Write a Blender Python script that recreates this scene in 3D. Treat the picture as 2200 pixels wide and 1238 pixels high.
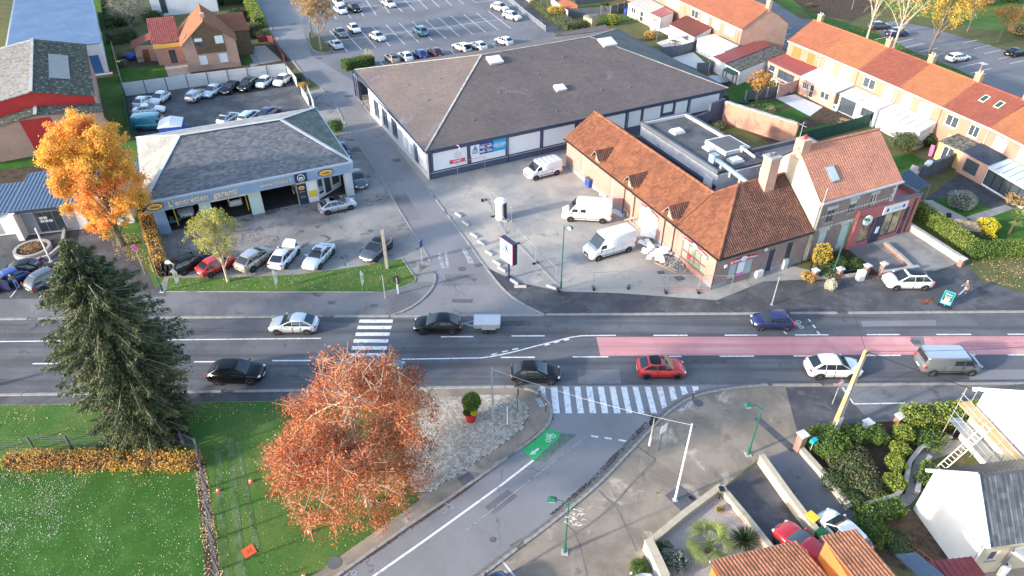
import bpy,bmesh,math,random
from mathutils import Vector,Matrix
from mathutils.geometry import tessellate_polygon
for o in list(bpy.data.objects): bpy.data.objects.remove(o)
SC = bpy.context.scene; COL = SC.collection
rad = math.radians
# ------------------------------------------------------------ camera (drone, 39 m up, looking down 36 deg)
FPX,TH,CH = 1467.0,rad(36.3),39.4
cd = bpy.data.cameras.new('camera'); cam = bpy.data.objects.new('camera',cd); COL.objects.link(cam)
cd.sensor_width = 36; cd.lens = 36*FPX/2200; cd.clip_start = 0.5; cd.clip_end = 4000
cam.location = (0,0,CH); cam.rotation_euler = (math.pi/2-TH,0,0); SC.camera = cam
# ------------------------------------------------------------ sky and low sun from the left
SUN_EL,SUN_DIR = rad(16),rad(25)           # light travels towards +x, +y
w = bpy.data.worlds.new('World'); SC.world = w; w.use_nodes = True
nt = w.node_tree; bg = nt.nodes['Background']
sky = nt.nodes.new('ShaderNodeTexSky'); sky.sky_type = 'NISHITA'; sky.sun_disc = False
sky.sun_elevation = SUN_EL; sky.air_density = 1.0; sky.dust_density = 1.5; sky.ozone_density = 1.5
sx,sy = -math.cos(SUN_DIR),-math.sin(SUN_DIR)
sky.sun_rotation = math.atan2(sx,sy)
nt.links.new(sky.outputs[0],bg.inputs[0]); bg.inputs[1].default_value = 0.15
sl = bpy.data.lights.new('sun','SUN'); sl.energy = 2.1; sl.angle = rad(2.5); sl.color = (1.0,0.90,0.79)
so = bpy.data.objects.new('sun',sl); COL.objects.link(so)
dv = Vector((math.cos(SUN_DIR)*math.cos(SUN_EL),math.sin(SUN_DIR)*math.cos(SUN_EL),-math.sin(SUN_EL)))
so.rotation_euler = dv.to_track_quat('-Z','Y').to_euler(); so.location = (-60,-30,60)
SC.view_settings.view_transform = 'Standard'; SC.view_settings.look = 'None'
SC.view_settings.exposure = 1.88; SC.view_settings.gamma = 1.0
SC.render.engine = 'CYCLES'; SC.cycles.max_bounces = 5; SC.cycles.transparent_max_bounces = 6
# ------------------------------------------------------------ helpers
_s,_c = math.sin(TH),math.cos(TH)
def G(px,py,z=0.0):
    """ray through a photo pixel, met with the level z"""
    u = (px-1100)/FPX; v = (py-619)/FPX
    d = (u,_c-v*_s,-_s-v*_c); t = (z-CH)/d[2]
    return Vector((d[0]*t,d[1]*t,z))
def ang(a,b): return math.atan2(b[1]-a[1],b[0]-a[0])
def tag(o,label=None,cat=None,group=None,kind=None):
    if label: o['label'] = label
    if cat: o['category'] = cat
    if group: o['group'] = group
    if kind: o['kind'] = kind
    return o
def T(name,label,cat,loc=(0,0,0),rz=0,group=None):
    o = bpy.data.objects.new(name,None); COL.objects.link(o); o.empty_display_size = .2
    o.location = loc; o.rotation_euler = (0,0,rz)
    return tag(o,label,cat,group)
def link(name,data,parent=None,loc=None,rz=0,scale=None):
    o = bpy.data.objects.new(name,data); COL.objects.link(o); o.parent = parent
    if loc is not None: o.location = loc
    if rz: o.rotation_euler = (0,0,rz)
    if scale is not None: o.scale = scale
    return o
class MB:
    def __init__(s): s.v = []; s.f = []; s.r = []; s.rn = None
    def face(s,pts,r=0.5):
        n = len(s.v); s.v += [tuple(p) for p in pts]; s.f.append(tuple(range(n,n+len(pts)))); s.r.append(r)
    def add(s,vs,fs,r=0.5):
        n = len(s.v); s.v += [tuple(p) for p in vs]
        for f in fs: s.f.append(tuple(n+i for i in f)); s.r.append(r)
    def box(s,x0,x1,y0,y1,z0,z1,r=0.5):
        s.add([(x0,y0,z0),(x1,y0,z0),(x1,y1,z0),(x0,y1,z0),(x0,y0,z1),(x1,y0,z1),(x1,y1,z1),(x0,y1,z1)],
              [(3,2,1,0),(4,5,6,7),(0,1,5,4),(1,2,6,5),(2,3,7,6),(3,0,4,7)],r)
        return s
    def cbox(s,c,sz,rz=0,r=0.5):
        ca,sa = math.cos(rz),math.sin(rz); P = []
        for dz in (-.5,.5):
            for dx,dy in ((-.5,-.5),(.5,-.5),(.5,.5),(-.5,.5)):
                x,y = dx*sz[0],dy*sz[1]
                P.append((c[0]+x*ca-y*sa,c[1]+x*sa+y*ca,c[2]+dz*sz[2]))
        s.add(P,[(3,2,1,0),(4,5,6,7),(0,1,5,4),(1,2,6,5),(2,3,7,6),(3,0,4,7)],r)
        return s
    def prism(s,poly,z0,z1,r=0.5,bottom=False):
        if sum(poly[i-1][0]*poly[i][1]-poly[i][0]*poly[i-1][1] for i in range(len(poly))) < 0: poly = poly[::-1]
        n = len(poly)
        s.face([(p[0],p[1],z1) for p in poly],r)
        if bottom: s.face([(p[0],p[1],z0) for p in poly][::-1],r)
        for i in range(n):
            a,b = poly[i],poly[(i+1) % n]
            s.face([(a[0],a[1],z0),(b[0],b[1],z0),(b[0],b[1],z1),(a[0],a[1],z1)],r)
        return s
    def bar(s,a,b,w=.05,h=None,r=0.5):
        a,b = Vector(a),Vector(b); d = (b-a)
        if d.length < 1e-6: return s
        d.normalize(); h = h or w
        up = Vector((0,0,1)) if abs(d.z) < .95 else Vector((1,0,0))
        sd = d.cross(up).normalized(); up = sd.cross(d).normalized()
        P = []
        for p in (a,b):
            for i,j in ((-1,-1),(1,-1),(1,1),(-1,1)): P.append(p+sd*(i*w/2)+up*(j*h/2))
        s.add(P,[(0,1,2,3),(7,6,5,4),(0,4,5,1),(1,5,6,2),(2,6,7,3),(3,7,4,0)],r)
        return s
    def tube(s,pts,rs,n=6,cap=True,r=0.5):
        pts = [Vector(p) for p in pts]
        if not hasattr(rs,'__len__'): rs = [rs]*len(pts)
        base = len(s.v); prev = None
        for i,p in enumerate(pts):
            d = (pts[min(i+1,len(pts)-1)]-pts[max(i-1,0)]).normalized()
            if prev is None:
                up = Vector((0,0,1)) if abs(d.z) < .9 else Vector((1,0,0)); sd = d.cross(up).normalized()
            else: sd = (prev-d*prev.dot(d)).normalized()
            prev = sd; u2 = d.cross(sd)
            for k in range(n):
                a = 2*math.pi*k/n; s.v.append(tuple(p+sd*(math.cos(a)*rs[i])+u2*(math.sin(a)*rs[i])))
        for i in range(len(pts)-1):
            for k in range(n):
                a = base+i*n+k; b = base+i*n+(k+1) % n; s.f.append((a,b,b+n,a+n)); s.r.append(r)
        if cap:
            s.f.append(tuple(base+k for k in range(n))[::-1]); s.r.append(r)
            e = base+(len(pts)-1)*n; s.f.append(tuple(e+k for k in range(n))); s.r.append(r)
        return s
    def lathe(s,prof,n=16,c=(0,0,0),axis='z',r=0.5):
        base = len(s.v)
        for (rr,z) in prof:
            for k in range(n):
                a = 2*math.pi*k/n; x,y = rr*math.cos(a),rr*math.sin(a)
                p = (x,y,z) if axis == 'z' else ((x,z,y) if axis == 'y' else (z,x,y))
                s.v.append((p[0]+c[0],p[1]+c[1],p[2]+c[2]))
        for i in range(len(prof)-1):
            for k in range(n):
                a = base+i*n+k; b = base+i*n+(k+1) % n; f = (a,b,b+n,a+n)
                s.f.append(f if axis != 'y' else f[::-1]); s.r.append(r)
        e = base+(len(prof)-1)*n
        s.f.append(tuple(e+k for k in range(n))); s.r.append(r)
        s.f.append(tuple(base+k for k in range(n))[::-1]); s.r.append(r)
        return s
    def blob(s,c,rx,ry,rz,n=8,m=5,r=0.5,jit=0,rng=None):
        base = len(s.v)
        for i in range(m+1):
            t = math.pi*i/m
            for k in range(n):
                a = 2*math.pi*k/n; j = 1+(rng.uniform(-jit,jit) if jit else 0)
                s.v.append((c[0]+rx*math.sin(t)*math.cos(a)*j,c[1]+ry*math.sin(t)*math.sin(a)*j,c[2]-rz*math.cos(t)*j))
        for i in range(m):
            for k in range(n):
                a = base+i*n+k; b = base+i*n+(k+1) % n; s.f.append((a,b,b+n,a+n)); s.r.append(r)
        return s
    def mesh(s,name,mat=None,smooth=False,attr=False):
        me = bpy.data.meshes.new(name); me.from_pydata(s.v,[],s.f)
        if attr:
            a = me.attributes.new('rnd','FLOAT','FACE'); a.data.foreach_set('value',s.r)
        if mat is not None: me.materials.append(MAT[mat] if isinstance(mat,str) else mat)
        if smooth: me.polygons.foreach_set('use_smooth',[True]*len(me.polygons))
        me.update(); return me
    def build(s,name,mat,parent=None,smooth=False,attr=False,kind=None,loc=None,rz=0):
        o = link(name,s.mesh(name,mat,smooth,attr),parent,loc,rz)
        if kind: o['kind'] = kind
        return o
def box_o(name,mat,parent,*b):
    m = MB(); m.box(*b); return m.build(name,mat,parent)
def solid(pts,h,name,mat,parent=None):
    """quad slab: thickness h below pts"""
    m = MB(); top = [Vector(p) for p in pts]; bot = [p-Vector((0,0,h)) for p in top]; n = len(top)
    m.face(top); m.face(bot[::-1])
    for i in range(n): m.face([bot[i],bot[(i+1) % n],top[(i+1) % n],top[i]])
    return m.build(name,mat,parent)
def sheet(name,pxs,z,mat,kind='structure',label=None,world=False):
    """flat ground sheet from photo pixels"""
    pts = pxs if world else [G(x,y,z) for x,y in pxs]
    pts = [Vector((p[0],p[1],z)) for p in pts]
    m = MB()
    for t in tessellate_polygon([pts]):
        a,b,c = (pts[i] for i in t)
        if (b-a).cross(c-a).z < 0: b,c = c,b
        m.face([a,b,c])
    o = m.build(name,mat); tag(o,label,None,None,kind); return o
def raised(name,pxs,h,mat,kind='structure',label=None):
    m = MB(); pts = [G(x,y,h) for x,y in pxs]
    if sum(pts[i-1][0]*pts[i][1]-pts[i][0]*pts[i-1][1] for i in range(len(pts))) < 0: pts = pts[::-1]
    for t in tessellate_polygon([pts]):
        a,b,c = (pts[i] for i in t)
        if (b-a).cross(c-a).z < 0: b,c = c,b
        m.face([a,b,c])
    for i in range(len(pts)):
        a,b = pts[i],pts[(i+1) % len(pts)]
        m.face([(a.x,a.y,0),(b.x,b.y,0),b,a])
    o = m.build(name,mat); tag(o,label,None,None,kind); return o
# ---- vertical wall helper in a building's own axes: (u along, z up, d inwards)
class Wall:
    def __init__(s,P0,P1,z0=0.0):
        s.p = Vector((P0[0],P0[1],0)); d = Vector((P1[0]-P0[0],P1[1]-P0[1],0)); s.L = d.length
        s.e = d.normalized(); s.n = Vector((-s.e.y,s.e.x,0)); s.a = math.atan2(s.e.y,s.e.x)
    def pt(s,u,z,d=0.0): return s.p+s.e*u+s.n*d+Vector((0,0,z))
    def quad(s,m,u0,u1,z0,z1,d=0.0,r=.5): m.face([s.pt(u0,z0,d),s.pt(u1,z0,d),s.pt(u1,z1,d),s.pt(u0,z1,d)],r)
    def slab(s,m,u0,u1,z0,z1,d0,d1,r=.5):
        A = [s.pt(u0,z0,d0),s.pt(u1,z0,d0),s.pt(u1,z0,d1),s.pt(u0,z0,d1),s.pt(u0,z1,d0),s.pt(u1,z1,d0),s.pt(u1,z1,d1),s.pt(u0,z1,d1)]
        m.add(A,[(3,2,1,0),(4,5,6,7),(0,1,5,4),(1,2,6,5),(2,3,7,6),(3,0,4,7)],r)
    def face(s,m,z0,z1,ops=(),dep=.14,u0=0,u1=None):
        """wall face with real openings and reveals"""
        u1 = s.L if u1 is None else u1
        us = sorted(set([u0,u1]+[x for o in ops for x in o[:2]])); zs = sorted(set([z0,z1]+[x for o in ops for x in o[2:4]]))
        for i in range(len(us)-1):
            for j in range(len(zs)-1):
                cu,cz = (us[i]+us[i+1])/2,(zs[j]+zs[j+1])/2
                if any(o[0] < cu < o[1] and o[2] < cz < o[3] for o in ops): continue
                s.quad(m,us[i],us[i+1],zs[j],zs[j+1])
        for o in ops:
            a,b,c,d = o[:4]
            m.face([s.pt(a,c,0),s.pt(a,d,0),s.pt(a,d,dep),s.pt(a,c,dep)])
            m.face([s.pt(b,d,0),s.pt(b,c,0),s.pt(b,c,dep),s.pt(b,d,dep)])
            m.face([s.pt(a,d,0),s.pt(b,d,0),s.pt(b,d,dep),s.pt(a,d,dep)])
            m.face([s.pt(b,c,0),s.pt(a,c,0),s.pt(a,c,dep),s.pt(b,c,dep)])
def window(par,W,u0,u1,z0,z1,d=.10,frame='white',glass='glass',nx=2,nz=1,sill='stone',bar=.07,name='window'):
    m = MB()
    W.slab(m,u0,u0+bar,z0,z1,d-.05,d+.03); W.slab(m,u1-bar,u1,z0,z1,d-.05,d+.03)
    W.slab(m,u0+bar,u1-bar,z0,z0+bar,d-.048,d+.03); W.slab(m,u0+bar,u1-bar,z1-bar,z1,d-.048,d+.03)
    for i in range(1,nx):
        u = u0+(u1-u0)*i/nx; W.slab(m,u-bar/2,u+bar/2,z0+bar,z1-bar,d-.045,d+.03)
    for i in range(1,nz):
        z = z0+(z1-z0)*i/nz; W.slab(m,u0+bar,u1-bar,z-bar/2,z+bar/2,d-.042,d+.03)
    o = m.build(name,frame,par)
    for i in range(nx):
        g = MB(); a = u0+(u1-u0)*i/nx; b = u0+(u1-u0)*(i+1)/nx
        W.slab(g,a+bar*.6,b-bar*.6,z0+bar,z1-bar,d,d+.02); g.build('pane',glass,o)
    if sill:
        k = MB(); W.slab(k,u0-.08,u1+.08,z0-.08,z0-.005,-.07,d); k.build('sill',sill,o)
    return o
def shutter(par,W,u0,u1,z0,z1,mat='white',d=.0,name='roller_shutter',sill='stone'):
    m = MB(); n = max(3,int((z1-z0)/.16))
    for i in range(n):
        a = z0+(z1-z0)*i/n; b = z0+(z1-z0)*(i+1)/n
        W.slab(m,u0,u1,a+.008,b-.004,d+.015,d+.06)
    W.slab(m,u0+.01,u1-.01,z0,z1,d+.03,d+.055)
    o = m.build(name,mat,par)
    if sill:
        k = MB(); W.slab(k,u0-.08,u1+.08,z0-.09,z0-.01,-.08,d+.05); k.build('sill',sill,o)
    return o
def text(par,s,size,M4,mat,ext=.012,name='lettering',bold=0.0,align='CENTER',sx=1.0):
    cu = bpy.data.curves.new('t','FONT'); cu.body = s; cu.size = size; cu.extrude = ext; cu.offset = bold
    cu.align_x = align; cu.align_y = 'CENTER'; cu.resolution_u = 2
    ob = bpy.data.objects.new('t',cu); COL.objects.link(ob)
    bpy.context.view_layer.update()
    me = bpy.data.meshes.new_from_object(ob.evaluated_get(bpy.context.evaluated_depsgraph_get()))
    bpy.data.objects.remove(ob); me.name = name
    me.transform(M4 @ Matrix.Diagonal((sx,1,1,1))); me.materials.clear(); me.materials.append(MAT[mat])
    return link(name,me,par)
def wall_m(W,u,z,d=-.03,tilt=0):
    """text frame lying on a wall, reading left to right from outside"""
    p = W.pt(u,z,d)
    return Matrix.Translation(p) @ Matrix.Rotation(W.a,4,'Z') @ Matrix.Rotation(math.pi/2,4,'X') @ Matrix.Rotation(tilt,4,'Z')
def tiles(par,A,B,C,D,tw,th,mat,name='roof_tiles',amp=.035,lap=.035,prof='wave',seed=1,kind='stuff'):
    """courses of lapped tiles on the roof plane A-B (eave) to D-C (ridge); hips allowed"""
    A,B,C,D = (Vector(p) for p in (A,B,C,D)); rng = random.Random(seed)
    e = (B-A).normalized(); mid = (D-A)-e*((D-A).dot(e)); up = mid.normalized(); Hh = mid.length
    if Hh < 1e-4: return
    n = e.cross(up).normalized()
    if n.z < 0: n = -n
    xa,xb,xc,xd = 0,(B-A).dot(e),(C-A).dot(e),(D-A).dot(e)
    rows = max(1,round(Hh/th)); m = MB()
    sub = [(0,0),(.25,.7),(.5,1),(.75,.7),(1,0)] if prof == 'wave' else [(0,.3),(.93,.3),(1.0,0.0)] if prof == 'flat' else [(0,0),(.3,1),(.55,.1),(1,0)]
    for j in range(rows):
        t0,t1 = j/rows,(j+1)/rows
        l0,l1 = xa+(xd-xa)*t0,xa+(xd-xa)*t1; r0,r1 = xb+(xc-xb)*t0,xb+(xc-xb)*t1
        off = (tw/2 if (prof == 'flat' and j % 2) else 0)
        k0 = math.floor((min(l0,l1)-off)/tw); k1 = math.ceil((max(r0,r1)-off)/tw)
        for k in range(k0,k1):
            x = k*tw+off; rv = rng.random(); pl = []
            for fx,fz in sub:
                xx = x+fx*tw
                b_ = min(max(xx,l0),r0); t_ = min(max(xx,l1),r1)
                pl.append((b_,t_,fz*amp))
            if pl[-1][0]-pl[0][0] < 1e-3 and pl[-1][1]-pl[0][1] < 1e-3: continue
            base = len(m.v)
            for b_,t_,z in pl:
                m.v.append(tuple(A+e*b_+up*(Hh*t0)+n*(z+lap))); m.v.append(tuple(A+e*t_+up*(Hh*t1)+n*z)); m.v.append(tuple(A+e*b_+up*(Hh*t0)+n*(z-.01)))
            for q in range(len(pl)-1):
                i = base+q*3
                m.f.append((i,i+3,i+4,i+1)); m.r.append(rv)
                m.f.append((i+2,i+5,i+3,i)); m.r.append(rv*.9)
    return m.build(name,mat,par,attr=True,kind=kind)
def ridge_caps(par,A,B,mat,w=.28,name='ridge_tiles',step=.4,h=.1):
    A,B = Vector(A),Vector(B); L = (B-A).length; n = max(1,int(L/step)); m = MB(); d = (B-A)/n
    for i in range(n):
        a = A+d*i; b = a+d*1.04; up = Vector((0,0,.012*(i % 2)))
        m.tube([a+up,b+up],w/2,8,r=random.Random(i).random())
    return m.build(name,mat,par,attr=True,kind='stuff')
# ------------------------------------------------------------ materials
MAT = {}
def nn(t,kind,**kw):
    n = t.nodes.new(kind)
    for k,v in kw.items(): setattr(n,k,v)
    return n
def mixc(t,fac,a,b,mode='MIX'):
    n = nn(t,'ShaderNodeMix',data_type='RGBA',blend_type=mode); n.clamp_factor = True
    if isinstance(fac,(int,float)): n.inputs[0].default_value = fac
    else: t.links.new(fac,n.inputs[0])
    for i,x in ((6,a),(7,b)):
        if isinstance(x,tuple): n.inputs[i].default_value = (*x[:3],1)
        else: t.links.new(x,n.inputs[i])
    return n.outputs[2]
def ramp(t,src,lo,hi):
    n = nn(t,'ShaderNodeMapRange'); n.inputs[1].default_value = lo; n.inputs[2].default_value = hi
    t.links.new(src,n.inputs[0]); return n.outputs[0]
def noise(t,vec,scale,detail=4,rough=.6,dist=0):
    n = nn(t,'ShaderNodeTexNoise'); n.inputs['Scale'].default_value = scale; n.inputs['Detail'].default_value = detail
    n.inputs['Roughness'].default_value = rough; n.inputs['Distortion'].default_value = dist; t.links.new(vec,n.inputs['Vector']); return n.outputs[0]
def M(name,col,rough=.8,var=.25,scale=1.5,col2=None,lo=.45,hi=.62,fine=.12,fscale=30,bump=0,bscale=60,metal=0,spec=.4,
      rnd=0,rcol=None,cracks=0,layers=(),streak=None,brick=None,coat=0,trans=0,wave=None,emit=None,sub=0):
    m = bpy.data.materials.new(name); m.use_nodes = True; t = m.node_tree; p = t.nodes['Principled BSDF']
    tc = nn(t,'ShaderNodeTexCoord'); vec = tc.outputs['Object']
    c = nn(t,'ShaderNodeRGB'); c.outputs[0].default_value = (*col,1); cur = c.outputs[0]; hgt = None
    if brick:
        bw,bh,mort,c2 = brick
        sp = nn(t,'ShaderNodeSeparateXYZ'); t.links.new(vec,sp.inputs[0])
        ad = nn(t,'ShaderNodeMath',operation='ADD'); t.links.new(sp.outputs[0],ad.inputs[0]); t.links.new(sp.outputs[1],ad.inputs[1])
        cb = nn(t,'ShaderNodeCombineXYZ'); t.links.new(ad.outputs[0],cb.inputs[0]); t.links.new(sp.outputs[2],cb.inputs[1])
        bt = nn(t,'ShaderNodeTexBrick'); t.links.new(cb.outputs[0],bt.inputs['Vector']); bt.inputs['Scale'].default_value = 1
        bt.inputs['Brick Width'].default_value = bw; bt.inputs['Row Height'].default_value = bh; bt.inputs['Mortar Size'].default_value = .012
        bt.inputs['Color1'].default_value = (*col,1); bt.inputs['Color2'].default_value = (*c2,1); bt.inputs['Mortar'].default_value = (*mort,1)
        bt.inputs['Bias'].default_value = 0; cur = bt.outputs[0]; hgt = bt.outputs[1]
    if col2 is not None: cur = mixc(t,ramp(t,noise(t,vec,scale,5,.62,.3),lo,hi),cur,tuple(col2))
    elif var:
        cur = mixc(t,ramp(t,noise(t,vec,scale,5,.6),.35,.65),cur,tuple(x*(1-var) for x in col)) if not brick else \
              mixc(t,.999,cur,mixc(t,ramp(t,noise(t,vec,scale,4,.6),.35,.65),(1,1,1),(1-var,)*3),'MULTIPLY')
    for (lc,sc,a,b,amt) in layers:
        f = ramp(t,noise(t,vec,sc,6,.65,.6),a,b)
        mu = nn(t,'ShaderNodeMath',operation='MULTIPLY'); t.links.new(f,mu.inputs[0]); mu.inputs[1].default_value = amt
        cur = mixc(t,mu.outputs[0],cur,tuple(lc))
    if streak:
        mp = nn(t,'ShaderNodeMapping'); mp.inputs['Scale'].default_value = (.025,.62,1); t.links.new(vec,mp.inputs['Vector'])
        f = ramp(t,noise(t,mp.outputs[0],1.6,4,.55),.46,.62); mu = nn(t,'ShaderNodeMath',operation='MULTIPLY'); t.links.new(f,mu.inputs[0]); mu.inputs[1].default_value = .75
        cur = mixc(t,mu.outputs[0],cur,tuple(streak))
    if cracks:
        v = nn(t,'ShaderNodeTexVoronoi',feature='DISTANCE_TO_EDGE'); v.inputs['Scale'].default_value = cracks
        dn = nn(t,'ShaderNodeTexNoise'); dn.inputs['Scale'].default_value = 1.3; dn.inputs['Detail'].default_value = 5; t.links.new(vec,dn.inputs['Vector'])
        av = nn(t,'ShaderNodeVectorMath',operation='ADD'); t.links.new(vec,av.inputs[0])
        sv = nn(t,'ShaderNodeVectorMath',operation='SCALE'); t.links.new(dn.outputs[1],sv.inputs[0]); sv.inputs[3].default_value = 1.6
        t.links.new(sv.outputs[0],av.inputs[1]); t.links.new(av.outputs[0],v.inputs['Vector'])
        k = ramp(t,v.outputs[0],.006,.001); gate = ramp(t,noise(t,vec,.25,2),.53,.6)
        mu = nn(t,'ShaderNodeMath',operation='MULTIPLY'); t.links.new(k,mu.inputs[0]); t.links.new(gate,mu.inputs[1])
        cur = mixc(t,mu.outputs[0],cur,tuple(x*.5 for x in col))
    if fine:
        cur = mixc(t,.999,cur,mixc(t,ramp(t,noise(t,vec,fscale,3,.7),.3,.7),(1+fine,)*3,(1-fine,)*3),'MULTIPLY')
    if rnd:
        at = nn(t,'ShaderNodeAttribute',attribute_name='rnd')
        if rcol: cur = mixc(t,ramp(t,at.outputs['Fac'],1-rnd,1),cur,tuple(rcol))
        else: cur = mixc(t,.999,cur,mixc(t,at.outputs['Fac'],(1+rnd,)*3,(1-rnd,)*3),'MULTIPLY')
    t.links.new(cur,p.inputs['Base Color'])
    p.inputs['Roughness'].default_value = rough; p.inputs['Metallic'].default_value = metal
    p.inputs['Specular IOR Level'].default_value = spec
    if coat: p.inputs['Coat Weight'].default_value = coat; p.inputs['Coat Roughness'].default_value = .06
    if trans: p.inputs['Transmission Weight'].default_value = trans
    if emit: p.inputs['Emission Color'].default_value = (*emit[0],1); p.inputs['Emission Strength'].default_value = emit[1]
    if bump or hgt is not None:
        b = nn(t,'ShaderNodeBump'); b.inputs['Strength'].default_value = bump or .4; b.inputs['Distance'].default_value = .02
        if hgt is not None:
            iv = nn(t,'ShaderNodeMath',operation='SUBTRACT'); iv.inputs[0].default_value = 1; t.links.new(hgt,iv.inputs[1]); t.links.new(iv.outputs[0],b.inputs['Height'])
        else: t.links.new(noise(t,vec,bscale,4,.7),b.inputs['Height'])
        t.links.new(b.outputs[0],p.inputs['Normal'])
    MAT[name] = m; return m
DK = (.035,.036,.04)
M('asphalt_main',(.134,.137,.148),.85,col2=(.100,.102,.113),scale=.22,lo=.42,hi=.6,fine=.16,fscale=22,bump=.25,bscale=90,cracks=.11,
  streak=(.067,.067,.073),layers=[((.068,.068,.077),.9,.60,.70,.55),((.206,.206,.214),2.2,.63,.72,.4)])
M('asphalt_side',(.224,.222,.231),.85,col2=(.188,.185,.191),scale=.12,fine=.14,fscale=22,bump=.25,bscale=90,cracks=.09,
  layers=[((.131,.127,.132),.7,.62,.7,.5)])
M('asphalt_lot',(.179,.179,.186),.88,col2=(.122,.123,.132),scale=.16,lo=.45,hi=.6,fine=.16,bump=.25,bscale=80,cracks=.13,
  layers=[((.072,.068,.068),.55,.60,.68,.75),((.286,.272,.257),.9,.62,.7,.4)])
M('asphalt_forecourt',(.193,.185,.177),.85,col2=(.289,.279,.264),scale=.2,lo=.4,hi=.62,fine=.16,bump=.25,bscale=80,cracks=.15,
  layers=[((.062,.057,.054),.5,.57,.63,.8),((.135,.104,.078),1.6,.6,.68,.5)])
M('asphalt_dark',(.065,.065,.072),.8,col2=(.111,.112,.117),scale=.3,lo=.45,hi=.62,fine=.18,bump=.25,bscale=80,cracks=.14,
  layers=[((.156,.156,.163),.8,.58,.66,.5),((.033,.034,.036),.5,.6,.66,.6)])
M('asphalt_carpark',(.171,.171,.186),.85,col2=(.131,.131,.146),scale=.1,fine=.1,bump=.2,bscale=80,cracks=.07,
  layers=[((.087,.087,.099),.3,.62,.68,.5),((.218,.212,.204),.5,.58,.68,.5)])
M('yard_concrete',(.411,.372,.320),.88,col2=(.270,.262,.257),scale=.14,lo=.42,hi=.6,fine=.1,bump=.2,bscale=60,cracks=.10,
  layers=[((.518,.454,.367),.25,.55,.68,.6),((.129,.121,.117),.5,.63,.70,.7),((.216,.222,.230),.8,.6,.67,.5)])
M('pavement_concrete',(.295,.243,.187),.88,col2=(.199,.167,.132),scale=.35,lo=.4,hi=.6,fine=.12,bump=.2,bscale=60,cracks=.12,
  layers=[((.501,.417,.328),.42,.58,.66,.75),((.103,.090,.073),.6,.60,.68,.6),((.133,.109,.065),1.3,.62,.7,.4)])
M('path_concrete',(.27,.26,.245),.9,col2=(.20,.195,.185),scale=.6,fine=.1,bump=.15,bscale=50)
M('sett_base',(.11,.10,.09),.95,col2=(.07,.075,.05),scale=.8)
M('sett',(.47,.415,.345),.9,col2=(.36,.32,.265),scale=.25,lo=.42,hi=.6,fine=.12,rnd=.28)
M('kerb',(.32,.31,.295),.9,col2=(.20,.195,.19),scale=.9,fine=.15,fscale=14,bump=.2,bscale=40)
M('gutter',(.19,.17,.155),.92,col2=(.11,.10,.09),scale=1.1,fine=.15,fscale=14,bump=.2,bscale=40)
M('paint',(.72,.73,.74),.7,col2=(.42,.42,.43),scale=2.6,lo=.50,hi=.68,fine=.12,fscale=18)
M('paint_worn',(.42,.42,.43),.8,col2=(.15,.15,.16),scale=5,lo=.48,hi=.58,fine=.1)
M('paint_red',(.586,.264,.264),.85,col2=(.671,.352,.338),scale=.18,fine=.08,fscale=25,streak=(.415,.200,.206),cracks=.25,layers=[((.439,.208,.214),.5,.58,.7,.5)])
M('paint_green',(.035,.42,.12),.8,col2=(.06,.30,.12),scale=3,lo=.5,hi=.62,layers=[((.11,.13,.13),5,.60,.66,.8)])
M('paint_green_worn',(.12,.21,.14),.8,col2=(.11,.118,.12),scale=5,lo=.46,hi=.56)
M('grass',(.058,.138,.028),.95,col2=(.099,.161,.037),scale=.35,lo=.4,hi=.62,fine=.35,fscale=9,bump=.6,bscale=25,spec=.15,
  layers=[((.134,.179,.068),.16,.55,.68,.45),((.040,.095,.022),1.8,.55,.65,.5)])
M('grass_lush',(.038,.108,.017),.95,col2=(.056,.140,.026),scale=.6,fine=.3,fscale=10,bump=.6,bscale=25,spec=.15,layers=[((.085,.112,.038),.4,.6,.7,.4)])
M('grass_dry',(.10,.115,.045),.95,col2=(.15,.13,.06),scale=.5,fine=.3,fscale=9,bump=.6,bscale=25,spec=.1,layers=[((.13,.10,.055),1.2,.52,.64,.6)])
M('grass_tracks',(.115,.175,.075),.95,col2=(.06,.12,.03),scale=.9,lo=.45,hi=.6,fine=.3,fscale=9,bump=.5,bscale=25,spec=.1)
M('soil',(.10,.072,.05),.97,col2=(.055,.042,.032),scale=1.5,fine=.35,fscale=12,bump=.8,bscale=20,spec=.1)
M('mulch',(.055,.040,.03),.97,col2=(.09,.06,.04),scale=2.5,fine=.4,fscale=16,bump=.9,bscale=25,spec=.1)
M('gravel',(.22,.22,.225),.95,col2=(.12,.12,.125),scale=9,lo=.4,hi=.6,fine=.4,fscale=22,bump=.9,bscale=22,spec=.2)
M('gravel_pink',(.46,.40,.37),.95,col2=(.30,.255,.24),scale=10,lo=.45,hi=.65,fine=.25,fscale=22,bump=.9,bscale=22,spec=.2)
M('paver_grey',(.13,.135,.155),.85,col2=(.075,.078,.095),scale=1.2,lo=.45,hi=.6,fine=.2,brick=(.4,.2,(.05,.05,.055),(.10,.105,.125)))
M('paving_white',(.60,.60,.60),.85,var=.12,fine=.05)
M('paving_tan',(.38,.33,.28),.9,var=.2,fine=.1)
M('brick_pink',(.46,.215,.165),.9,var=.12,scale=.5,fine=.06,brick=(.24,.075,(.48,.34,.29),(.40,.17,.135)))
M('brick_red',(.36,.15,.11),.9,var=.2,scale=.6,fine=.1,brick=(.24,.075,(.42,.32,.27),(.25,.10,.08)))
M('brick_grey',(.30,.185,.155),.9,var=.2,scale=.6,fine=.1,brick=(.24,.075,(.40,.36,.34),(.20,.115,.105)))
M('brick_orange',(.387,.217,.147),.9,var=.08,scale=.5,fine=.05,brick=(.24,.075,(.402,.263,.194),(.356,.194,.128)))
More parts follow.
